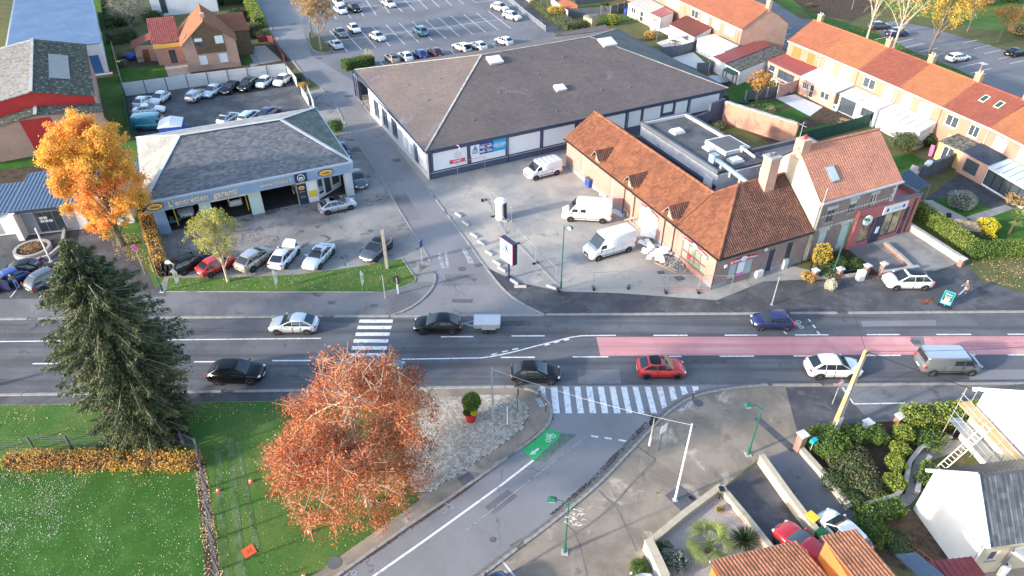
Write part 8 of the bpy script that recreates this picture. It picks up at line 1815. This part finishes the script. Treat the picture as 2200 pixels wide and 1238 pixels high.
# white cylindrical booth, site fence, wheel stops
t = T('ticket_booth','white cylindrical booth with dark doorway in the yard','kiosk',G(1076,470),rad(-30)); part(t,'drum','offwhite',lambda m: m.lathe([(.58,0),(.58,2.2)],24),smooth=False); part(t,'cap','white',lambda m: m.lathe([(.66,2.2),(.66,2.32),(.4,2.55),(.1,2.6)],24)); part(t,'door','black',lambda m: m.box(.3,.64,-.3,.25,.1,2.1)); part(t,'step','concrete',lambda m: m.box(.4,.95,-.35,.35,0,.12))
SF = T('site_fence','wire mesh site fence panels on rubber feet along the yard','fence',G(1040,432)); b0 = G(1040,432)
def heras(a,b):
    a,b = G(*a),G(*b); n = max(1,round((b-a).length/3.4))
    for k in range(n):
        p,q = a.lerp(b,k/n)-b0,a.lerp(b,(k+1)/n)-b0; u = Vector((0,0,1)); m = MB()
        m.bar(p+u*.12,p+u*1.95,.035); m.bar(q+u*.12-(q-p)*.02,q+u*1.95-(q-p)*.02,.035); m.bar(p+u*1.95,q+u*1.95,.035); m.bar(p+u*.12,q+u*.12,.035)
        for j in range(1,14): m.bar(p.lerp(q,j/14)+u*.12,p.lerp(q,j/14)+u*1.95,.005)
        for j in range(1,7): m.bar(p+u*(.12+j*.26),q+u*(.12+j*.26),.005)
        m.build('mesh_panel','galv',SF); part(SF,'rubber_foot','rubber',lambda m: m.cbox(p+u*.07,(.7,.22,.13),ang(p,q)+1.57))
heras((1040,432),(1100,480)); heras((1040,430),(1085,505)); heras((1110,525),(1195,612)); heras((1200,624),(1350,618)); heras((1350,618),(1430,628)); heras((1430,628),(1570,628))
cable('red and white barrier tape across the yard front',G(1420,618,.9),G(1535,618,.9),.05,.03,'tape_red')
for i,px in enumerate([(985,463),(1000,481),(1019,507),(1034,523),(1051,545),(1068,566),(1078,580),(1105,607),(1185,618),(1118,617)]):
    t = T('wheel_stop',('short wheel stop by the street edge of the yard, %s from its far end' % ('first','second','third','fourth','fifth','sixth','seventh','eighth')[i]) if i < 8 else ('slanted wheel stop by the tall green yard lamp','wheel stop lying level with the road near the store sign')[i-8],'wheel stop',G(*px),rad(-48 if i < 8 else (-35 if i < 9 else 0)),'concrete wheel stops'); part(t,'block','concrete',lambda m: m.add([(-.6,-.14,0),(.6,-.14,0),(.6,.14,0),(-.6,.14,0),(-.55,-.09,.2),(.55,-.09,.2),(.55,.09,.2),(-.55,.09,.2)],[(4,5,6,7),(0,1,5,4),(1,2,6,5),(2,3,7,6),(3,0,4,7)]))
# building debris
rr = random.Random(9)
for k in range(20):
    px = (1382+rr.random()*62,512+rr.random()*48); c = G(*px); t = T('board','white board on the demolition pile beside the bakery','board',(c.x,c.y,.06+.03*k),rr.uniform(0,3),'heap of white boards'); o = part(t,'sheet','panel_white' if k % 4 else 'concrete_panel',lambda m: m.box(-rr.uniform(.5,1.2),rr.uniform(.5,1.2),-rr.uniform(.12,.5),rr.uniform(.12,.5),0,.025)); o.rotation_euler = (rr.uniform(-.12,.12),rr.uniform(-.12,.12),0)
rn = np.random.default_rng(5); c = G(1455,565); P = rn.normal(size=(420,3))*np.array([.6,.6,0])+np.array([c.x,c.y,0]); P[:,2] = np.abs(rn.normal(size=420))*.14; m = MB()
for p in P: m.cbox(tuple(p),tuple(rn.uniform(.05,.2,3)),rn.uniform(0,3),rn.random())
tag(m.build('rubble_heap','stone'),'heap of grey rubble at the foot of the bakery wall','rubble',None,'stuff')
for px,rz,sz,mt,lb in [((1430,575),rad(-45),(2.6,.28,.05),'timber_pale','long pale plank pointing away from the rubble'),((1405,548),rad(-30),(2.6,.2,.05),'panel_white','long white strip lying off the board heap'),((1328,458),rad(-45),(1.7,.9,.05),'white','white board lying behind the middle van'),((1460,598),rad(25),(.9,.8,.02),'concrete_dark','dark mat on the yard near the fence')]:
    t = T('plank',lb,'board',G(*px),rz); part(t,'sheet',mt,lambda m: m.box(-sz[0]/2,sz[0]/2,-sz[1]/2,sz[1]/2,.01,.01+sz[2]))
t = T('timber_trestle','pale timber frame leaning on the bakery wall','frame',G(1356,478),rad(115)); part(t,'frame','timber_pale',lambda m: [m.bar(a,b,.09) for a,b in (((-1.5,0,.05),(1.5,0,.05)),((-1.5,.5,1.6),(.6,.5,.1)),((-1.5,0,.05),(-1.5,.5,1.6)),((1.5,0,.05),(1.5,.1,1.0)),((.7,.0,.05),(.7,.1,1.0)),((.7,.1,1.0),(1.5,.1,1.0)),((-.5,0,.05),(-.6,.3,1.1)))] and None)
t = T('pallet_stack','stack of pallets with a wrapped load by the bakery wall','pallets',G(1288,418),rad(-20));
for k in range(6): part(t,'slat','timber_grey',lambda m: m.box(-1.1,.3,-.6+k*.2,-.47+k*.2,.1,.14))
part(t,'load','concrete_panel',lambda m: m.box(.1,1.1,-.55,.5,.14,.7))
t = T('bulk_bag','orange rubble bag by the bakery wall','bag',G(1309,435)); part(t,'sack','orange_plastic',lambda m: m.lathe([(.45,0),(.55,.3),(.5,.6),(.35,.62),(.3,.4)],12));
t = T('waste_container','blue wheeled container by the bakery wall','container',G(1270,400),rad(25)); part(t,'body','blue_plastic',lambda m: m.box(-.65,.65,-.5,.5,.15,1.05)); part(t,'lid','concrete_dark',lambda m: m.box(-.68,.68,-.53,.53,1.05,1.15))
t = T('wheelbarrow','red wheelbarrow by the bakery shop window','wheelbarrow',G(1452,548),rad(-60)); part(t,'tray','red_paint',lambda m: m.add([(-.4,-.3,.35),(.4,-.3,.35),(.4,.3,.35),(-.4,.3,.35),(-.5,-.38,.7),(.55,-.38,.7),(.55,.38,.7),(-.5,.38,.7)],[(0,1,2,3),(0,4,5,1),(1,5,6,2),(2,6,7,3),(3,7,4,0)])); part(t,'handle','red_paint',lambda m: [m.bar((.5,y,.4),(-1.1,y,.6),.04) for y in (-.28,.28)] and None); part(t,'wheel','rubber',lambda m: m.lathe([(.2,-.05),(.2,.05)],14,(.65,0,.2),'y'))
# verge flags, tyre rack, bins, boxes, cones
for px,lb in (((382,620),'white feather flag at the left end of the verge'),((594,622),'white feather flag in the middle of the verge'),((779,624),'white feather flag near the right end of the verge')):
    t = T('feather_flag',lb,'flag',G(*px),rad(75),'white flags on the verge'); part(t,'pole','galv',lambda m: m.tube([(0,0,0),(0,0,2.2)],.02,6)); part(t,'blade','panel_white',lambda m: m.add([(0,-.015,.5),(.45,-.015,.7),(.55,-.015,1.6),(.2,-.015,2.2),(0,-.015,2.2),(0,.015,.5),(.45,.015,.7),(.55,.015,1.6),(.2,.015,2.2),(0,.015,2.2)],[(0,1,2,3,4),(9,8,7,6,5),(0,5,6,1),(1,6,7,2),(2,7,8,3)])); part(t,'emblem','yellow',lambda m: m.box(.12,.4,-.03,.03,1.1,1.6))
t = T('tyre_rack','black rack of tyres with a white oval at the left of the forecourt','rack',G(368,592),rad(12)); part(t,'back_board','black',lambda m: m.box(-1.0,1.0,.3,.4,0,1.6)); part(t,'oval','panel_white',lambda m: m.lathe([(.3,-.02),(.3,.0)],20,(0,.28,1.35),'y'))
for k in range(9): part(t,'tyre','rubber',lambda m: m.lathe([(.2,-.1),(.32,-.1),(.32,.1),(.2,.1)],14,(-.85+k*.21,.05,.34+.62*(k % 2)),'x'))
def bin_(px,body,lid,lb,rz=0):
    t = T('wheeled_bin',lb,'bin',G(*px),rz,'wheeled bins'); part(t,'body',body,lambda m: m.add([(-.22,-.25,.08),(.22,-.25,.08),(.22,.25,.08),(-.22,.25,.08),(-.29,-.33,.98),(.29,-.33,.98),(.29,.33,.98),(-.29,.33,.98)],[(0,1,5,4),(1,2,6,5),(2,3,7,6),(3,0,4,7),(3,2,1,0)])); part(t,'lid',lid,lambda m: m.box(-.31,.31,-.36,.36,.98,1.06))
    for x in (-.2,.2): part(t,'wheel','rubber',lambda m: m.lathe([(.1,-.03),(.1,.03)],10,(x,.3,.1),'x'))
bin_((1737,1130),'concrete_dark','yellow','dark bin with yellow lid against the driveway wall',rad(35)); bin_((1758,1166),'green_plastic','green_plastic','green bin between red and white cars',rad(35)); bin_((258,145),'green_plastic','yellow','green bin with yellow lid by the pink fence'); bin_((268,142),'concrete_dark','concrete_dark','dark bin beside the yellow-lidded one by the pink fence'); bin_((52,492),'offwhite','terracotta_red','pale bin with dark red lid at the library wall'); bin_((1508,116),'black','black','black bin on the small white patio')
for px,lb in (((539,1036),'orange cone on the green, the rightmost upper one'),((469,1056),'orange cone near the dark fence posts'),((651,1098),'orange cone below the copper tree'),((665,1145),'orange cone nearest the pavement'),((609,1040),'orange cone at the edge of the copper tree'),((653,1240),'orange cone at the bottom edge')):
    t = T('traffic_cone',lb,'cone',G(*px),.4,'orange cones on the green'); part(t,'cone','orange_plastic',lambda m: m.lathe([(.13,.03),(.025,.38)],12)); part(t,'foot','orange_plastic',lambda m: m.box(-.16,.16,-.16,.16,0,.035)); part(t,'band','white',lambda m: m.lathe([(.095,.17),(.068,.27)],12))
t = T('landing_mat','flat orange square mat on the grass','mat',G(535,1185),rad(40)); part(t,'mat','orange_plastic',lambda m: m.box(-.38,.38,-.38,.38,.015,.05)); text(t,'H',.4,Matrix.Translation((0,0,.055)),'tape_red')
t = T('white_boxes','two stacked white boxes in front of the brick piers','boxes',G(1846,602),rad(15)); part(t,'box','grey_trim',lambda m: m.box(-.35,.35,-.25,.25,0,.55)); part(t,'box','white',lambda m: m.box(-.37,.33,-.24,.24,.55,1.15))
t = T('letter_box','yellow letter box at the left edge','letter box',G(12,500),rad(14)); part(t,'body','yellow',lambda m: m.box(-.4,.4,-.3,.3,.1,1.5)); part(t,'slot','sign_navy',lambda m: m.box(-.25,.25,-.32,-.3,1.15,1.22)); part(t,'plinth','concrete',lambda m: m.box(-.35,.35,-.25,.25,0,.1))
t = T('round_planter','round stone planter with dead plants before the library','planter',G(72,540),0); part(t,'ring','stone',lambda m: m.lathe([(1.75,0),(1.75,.45),(1.45,.45),(1.45,.3)],32)); part(t,'soil','mulch',lambda m: m.lathe([(1.46,.32),(.5,.36)],24)); rn = np.random.default_rng(2); P = np.stack([rn.normal(size=500)*.6,rn.normal(size=500)*.6,rn.random(500)*.35+.35],1); link('dead_plants',leaf_mesh('dead_plants',P,.18,'leaf_tan',rn,asp=.3),t)['kind'] = 'stuff'
t = T('bin_shelter','blue bin shelter with pale ridged cover beside the teal van','shelter',G(372,284),rad(14)); part(t,'body','blue_plastic',lambda m: m.box(-1.5,1.5,-1.2,1.2,0,1.2)); part(t,'cover','sheet_white',lambda m: m.add([(-1.6,-1.3,1.2),(1.6,-1.3,1.2),(1.6,1.4,1.5),(-1.6,1.4,1.5),(0,-1.3,1.6),(0,1.4,1.9)],[(0,4,5,3),(4,1,2,5),(0,1,4)]))
t = T('advert_board','teal framed swing advert board with white text panels','sign',G(2028,658),rad(-38)); part(t,'base','black',lambda m: m.box(-.55,.55,-.3,.3,0,.07)); part(t,'frame','sign_teal',lambda m: m.box(-.45,.45,-.04,.04,.25,1.7)); part(t,'poster','sign_dkteal',lambda m: m.box(-.38,.38,-.055,-.04,.33,1.6)); o = part(t,'text_panel','panel_white',lambda m: m.box(-.36,.36,-.07,-.055,.36,.62)); part(t,'stem','sign_teal',lambda m: m.tube([(0,0,.05),(0,0,.3)],.04,6)); WT = Wall((-.45,-.04),(.45,-.04)); text(t,'Menu',.26,wall_m(WT,.45,1.4,-.02),'white',.004); text(t,'du jour',.2,wall_m(WT,.45,1.16,-.02),'white',.004); part(t,'picture','amber_pale',lambda m: m.box(-.2,.2,-.07,-.055,.72,.98))
t = T('field_fence','dark post and mesh fence around the playing field','fence',G(-10,970)); b0 = G(-10,970); fp = [(-10,970),(75,968),(155,966),(238,964),(318,962),(397,960),(428,972),(443,1050),(452,1110),(458,1160),(468,1225),(478,1290)]
for p in fp: c = G(*p)-b0; part(t,'post','concrete_dark',lambda m: m.box(c.x-.06,c.x+.06,c.y-.06,c.y+.06,0,1.5))
for p,q in zip(fp,fp[1:]): a,b = G(*p)-b0,G(*q)-b0; part(t,'wire','fence_grey',lambda m: [m.bar(a+Vector((0,0,z)),b+Vector((0,0,z)),.016) for z in (.25,.5,.75,1.0,1.25,1.45)] and None)
t = T('trampoline','round trampoline behind the store corner','trampoline',G(1540,180)); part(t,'mat','black',lambda m: m.lathe([(1.5,.78),(1.4,.8)],28)); part(t,'ring','metal_grey',lambda m: m.lathe([(1.5,.7),(1.75,.7),(1.75,.82),(1.5,.82)],28))
for k in range(6): part(t,'leg','galv',lambda m: m.tube([(1.6*math.cos(k),1.6*math.sin(k),0),(1.6*math.cos(k),1.6*math.sin(k),.75)],.03,6))
t = T('picnic_table','wooden picnic table by the conservatory','table',G(1815,268),rad(-50)); part(t,'top','timber',lambda m: m.box(-.9,.9,-.38,.38,.7,.76))
for y in (-.7,.7): part(t,'bench','timber',lambda m: m.box(-.9,.9,y-.13,y+.13,.42,.46))
for x in (-.6,.6): part(t,'leg','timber',lambda m: [m.bar((x,-.7,.02),(x,-.1,.7),.07),m.bar((x,.7,.02),(x,.1,.7),.07),m.bar((x,-.75,.4),(x,.75,.4),.06)] and None)
t = T('garden_slide','pink children slide in the garden','slide',G(1998,332),rad(60)); part(t,'chute','pink_plastic',lambda m: m.add([(-.9,-.22,.1),(-.9,.22,.1),(.6,.22,1.1),(.6,-.22,1.1)],[(0,3,2,1)])); part(t,'ladder','timber',lambda m: [m.bar((.65,y,1.1),(.9,y,0),.06) for y in (-.2,.2)] and None)
t = T('satellite_dish','white satellite dish on a mast in the top gardens','dish',G(1402,82)); part(t,'dish','white',lambda m: m.lathe([(.1,-.1),(.55,.08),(.6,.12)],20,(0,0,1.6),'y')); part(t,'mast','galv',lambda m: m.tube([(0,.1,0),(0,.1,1.6)],.03,6))
t = T('garden_lantern','dark lantern on a stalk at the corner of the gravel garden','lantern',G(1545,1072)); part(t,'stalk','black',lambda m: m.tube([(0,0,0),(0,0,.8)],.04,6)); o = part(t,'head','metal_grey',lambda m: m.box(-.14,.14,-.14,.14,.8,1.05)); part(o,'cap','black',lambda m: m.box(-.19,.19,-.19,.19,1.05,1.12))
t = T('water_drum','white drum with dark opening at the lower right corner','drum',G(2148,1232)); part(t,'drum','white',lambda m: m.lathe([(.3,0),(.32,.9),(.25,1.0)],18)); part(t,'opening','black',lambda m: m.lathe([(.1,1.0),(.1,1.02)],12))
t = T('ground_ladder','rusty ladder lying on the bare soil','ladder',G(1955,1175),rad(-55))
for y in (-.2,.2): part(t,'stile','timber_rust',lambda m: m.box(-1.5,1.5,y-.03,y+.03,.03,.08))
for k in range(7): part(t,'rung','timber_rust',lambda m: m.box(-1.3+k*.43,-1.26+k*.43,-.2,.2,.03,.07))
# ---- garden clutter
for px,lb in (((1344,30),'left'),((1351,29),'right')): t = T('water_butt',f'blue plastic water butt by the dark garden fence, {lb} one','barrel',G(*px)); part(t,'drum','blue_plastic',lambda m: m.lathe([(.36,0),(.42,.5),(.38,1.0),(.3,1.05)],16)); part(t,'lid','sign_blue',lambda m: m.lathe([(.4,1.05),(.4,1.1)],16))
rr = random.Random(2); t = T('wood_pile','stack of split logs beside the brick house','logs',G(304,132),rad(23))
for k in range(48): part(t,'log','timber_pale' if k % 3 else 'timber_grey',lambda m: m.tube([(-.5+rr.uniform(-.05,.05),-.9+.26*(k % 8),.14+.24*(k//8)),(.5,-.9+.26*(k % 8),.14+.24*(k//8))],.12,6))
for px,sz,mt,lb in (((287,128),(2.2,1.6,1.1),'blue_plastic','blue tarpaulin bundle by the log stack'),((274,122),(2.2,2.0,.9),'concrete_dark','dark covered heap behind the bins by the pink fence'),((384,132),(1.9,1.4,.9),'concrete_dark','dark covered garden furniture on the brick house terrace'),((1693,203),(.9,.5,.35),'blue_plastic','crumpled blue sheet at the corner of the white terrace'),((1598,222),(1.6,1.3,.5),'fence_green','green ribbed sheet against the old brick wall'),((1966,425),(1.0,.6,4.9),'white','white bundle on the flat roof of the red shop'),((2035,468),(.9,.7,.6),'black','black garden tubs by the gravel strip')):
    t = T('covered_heap',lb,'heap',G(*px),rad(20)); z0 = sz[2]-.7 if sz[2] > 3 else 0; part(t,'cover',mt,lambda m: m.blob((0,0,z0+(sz[2]-z0)*.45),sz[0]/2,sz[1]/2,(sz[2]-z0)*.55,10,6,jit=.15,rng=random.Random(len(lb))),smooth=False)
for px,mt,lb in (((1663,183),'sheet_white','white table on the terrace behind the small orange tree'),((1447,96),'concrete_dark','dark table under the white pergola'),((1361,42),'offwhite','pale round garden table by the beige lean-to'),((1531,135),'white','white garden stool on the small white patio')):
    t = T('garden_table',lb,'table',G(*px),rad(-60)); part(t,'top',mt,lambda m: m.box(-.8,.8,-.45,.45,.7,.75))
    for x in (-.7,.7):
        for y in (-.35,.35): part(t,'leg',mt,lambda m: m.bar((x,y,0),(x,y,.7),.05))
t = T('air_conditioner','white air conditioner unit by the conservatory','air conditioner',G(1793,238),rad(-60)); part(t,'case','white',lambda m: m.box(-.5,.5,-.2,.2,.2,.9)); part(t,'fan','concrete_dark',lambda m: m.lathe([(.28,-.22),(.28,-.2)],16,(-.1,0,.55),'y')); part(t,'bracket','galv',lambda m: m.box(-.45,.45,-.15,.15,0,.2))
t = T('mail_box','small teal mail box beside the boxy green bush','mail box',G(1738,975),rad(30)); part(t,'box','sign_teal',lambda m: m.box(-.25,.25,-.16,.16,1.25,1.55)); part(t,'post','galv',lambda m: m.tube([(0,0,0),(0,0,1.25)],.04,6))
# ---- people
def person(label,px,rz,top_c,leg_c,J,hat=None,at=None):
    c = at if at is not None else G(*px); t = T('person',label,'person',c,rz); V,E,R = [],[],[]
    def v(p,r): V.append(p); R.append(r); return len(V)-1
    def chain(a,pts):
        for p,r in pts: b = v(p,r); E.append((a,b)); a = b
        return a
    pel = v(J['pel'],.135); ch = chain(pel,[(J['waist'],.13),(J['chest'],.165),(J['neckb'],.085)]); hd = chain(ch,[(J['neck'],.055),(J['head'],.10),(J['crown'],.085)])
    for s_ in ('L','R'):
        chain(pel,[(J['hip'+s_],.10),(J['knee'+s_],.07),(J['ank'+s_],.048),(J['toe'+s_],.042)]); w_ = chain(3 if False else 2,[(J['sh'+s_],.075),(J['el'+s_],.05),(J['wr'+s_],.034)]); h0 = Vector(J['wr'+s_]); d = (h0-Vector(J['el'+s_])).normalized(); sd = d.cross(Vector((1,0,0))).normalized(); pm = chain(w_,[(tuple(h0+d*.07),.036)])
        for k in range(4): chain(pm,[(tuple(h0+d*.12+sd*(k-1.5)*.02),.010),(tuple(h0+d*(.16-.008*abs(k-1.2))+sd*(k-1.5)*.021+Vector((.015,0,0))),.008)])
        chain(w_,[(tuple(h0+d*.05+sd*.05),.011),(tuple(h0+d*.085+sd*.065),.009)])
    me = bpy.data.meshes.new('body'); me.from_pydata([tuple(p) for p in V],E,[]); o = link('body',me,t); o.modifiers.new('s','SKIN'); o.modifiers.new('u','SUBSURF').levels = 1
    for i,r in enumerate(R): me.skin_vertices[0].data[i].radius = (r,r)
    me.skin_vertices[0].data[0].use_root = True; bpy.context.view_layer.update(); m2 = bpy.data.meshes.new_from_object(o.evaluated_get(bpy.context.evaluated_depsgraph_get())); o.modifiers.clear(); o.data = m2; m2.materials.clear()
    for n_ in ('skin',top_c,leg_c,'black',hat or 'hair'): m2.materials.append(MAT[n_])
    pts = [Vector(p) for p in V]; key = {}
    for p in m2.polygons:
        i = min(range(len(pts)),key=lambda q: (pts[q]-p.center).length-R[q]*.5); z = p.center.z; hc = Vector(J['head'])
        p.material_index = 4 if (z > hc.z+.03 and i >= 4 and i <= 6) or (i in (5,6) and p.center.x < hc.x-.02) else 0 if i in (4,5,6) else 1; p.use_smooth = True
        if i == 0 or any((pts[i]-Vector(J[k+s_])).length < 1e-4 for k in ('hip','knee') for s_ in 'LR'): p.material_index = 2
        if any((pts[i]-Vector(J[k+s_])).length < 1e-4 for k in ('ank','toe') for s_ in 'LR'): p.material_index = 3 if z < .09 else 2
        if i > 6 and any((pts[i]-Vector(J['wr'+s_])).length < .2 and (pts[i]-Vector(J['el'+s_])).length > .2 for s_ in 'LR') and z > .3: p.material_index = 0
    hc = Vector(J['head']); part(t,'nose','skin',lambda m: m.blob((hc.x+.10,hc.y,hc.z-.01),.025,.015,.02,6,4))
    for y in (-.1,.1): part(t,'ear','skin',lambda m: m.blob((hc.x-.01,hc.y+y,hc.z),.02,.012,.03,6,4))
    return t
M('skin',(.52,.32,.23),.6,var=0,fine=0); M('hair',(.42,.40,.37),.8,var=.1); M('jacket_khaki',(.16,.145,.11),.85,var=.2); M('jeans',(.20,.33,.50),.85,var=.15)
WALK = dict(pel=(0,0,.92),waist=(.02,0,1.08),chest=(.05,0,1.30),neckb=(.07,0,1.46),neck=(.09,0,1.53),head=(.12,0,1.64),crown=(.12,0,1.73),hipL=(0,.10,.86),hipR=(0,-.10,.86),kneeL=(.22,.10,.50),ankL=(.36,.10,.09),toeL=(.52,.10,.05),kneeR=(-.05,-.10,.48),ankR=(-.34,-.10,.14),toeR=(-.22,-.10,.05),shL=(.04,.20,1.38),elL=(-.10,.25,1.12),wrL=(-.02,.26,.88),shR=(.04,-.20,1.38),elR=(.06,-.27,1.10),wrR=(.24,-.24,.95))
person('person in khaki jacket and light jeans walking past the board',(2068,634),rad(175),'jacket_khaki','jeans',WALK)
LEAN = dict(WALK,waist=(.10,0,1.05),chest=(.26,0,1.20),neckb=(.38,0,1.30),neck=(.44,0,1.35),head=(.52,0,1.40),crown=(.58,0,1.46),kneeL=(.05,.1,.48),ankL=(.0,.1,.09),toeL=(.16,.1,.05),ankR=(-.1,-.1,.09),toeR=(.06,-.1,.05),kneeR=(0,-.1,.48),shL=(.26,.2,1.26),elL=(.42,.24,1.06),wrL=(.62,.2,1.0),shR=(.26,-.2,1.26),elR=(.42,-.24,1.06),wrR=(.62,-.2,1.0))
person('person in dark jacket and jeans leaning into the blue hatchback',(40,620),rad(150),'jacket_khaki','jeans',LEAN)
person('small figure in red hat and blue clothes by the stone edging',(96,572),rad(-60),'sign_blue','jeans',{k: (x*.75,y*.8,z*.72) for k,(x,y,z) in WALK.items()},'red_paint')
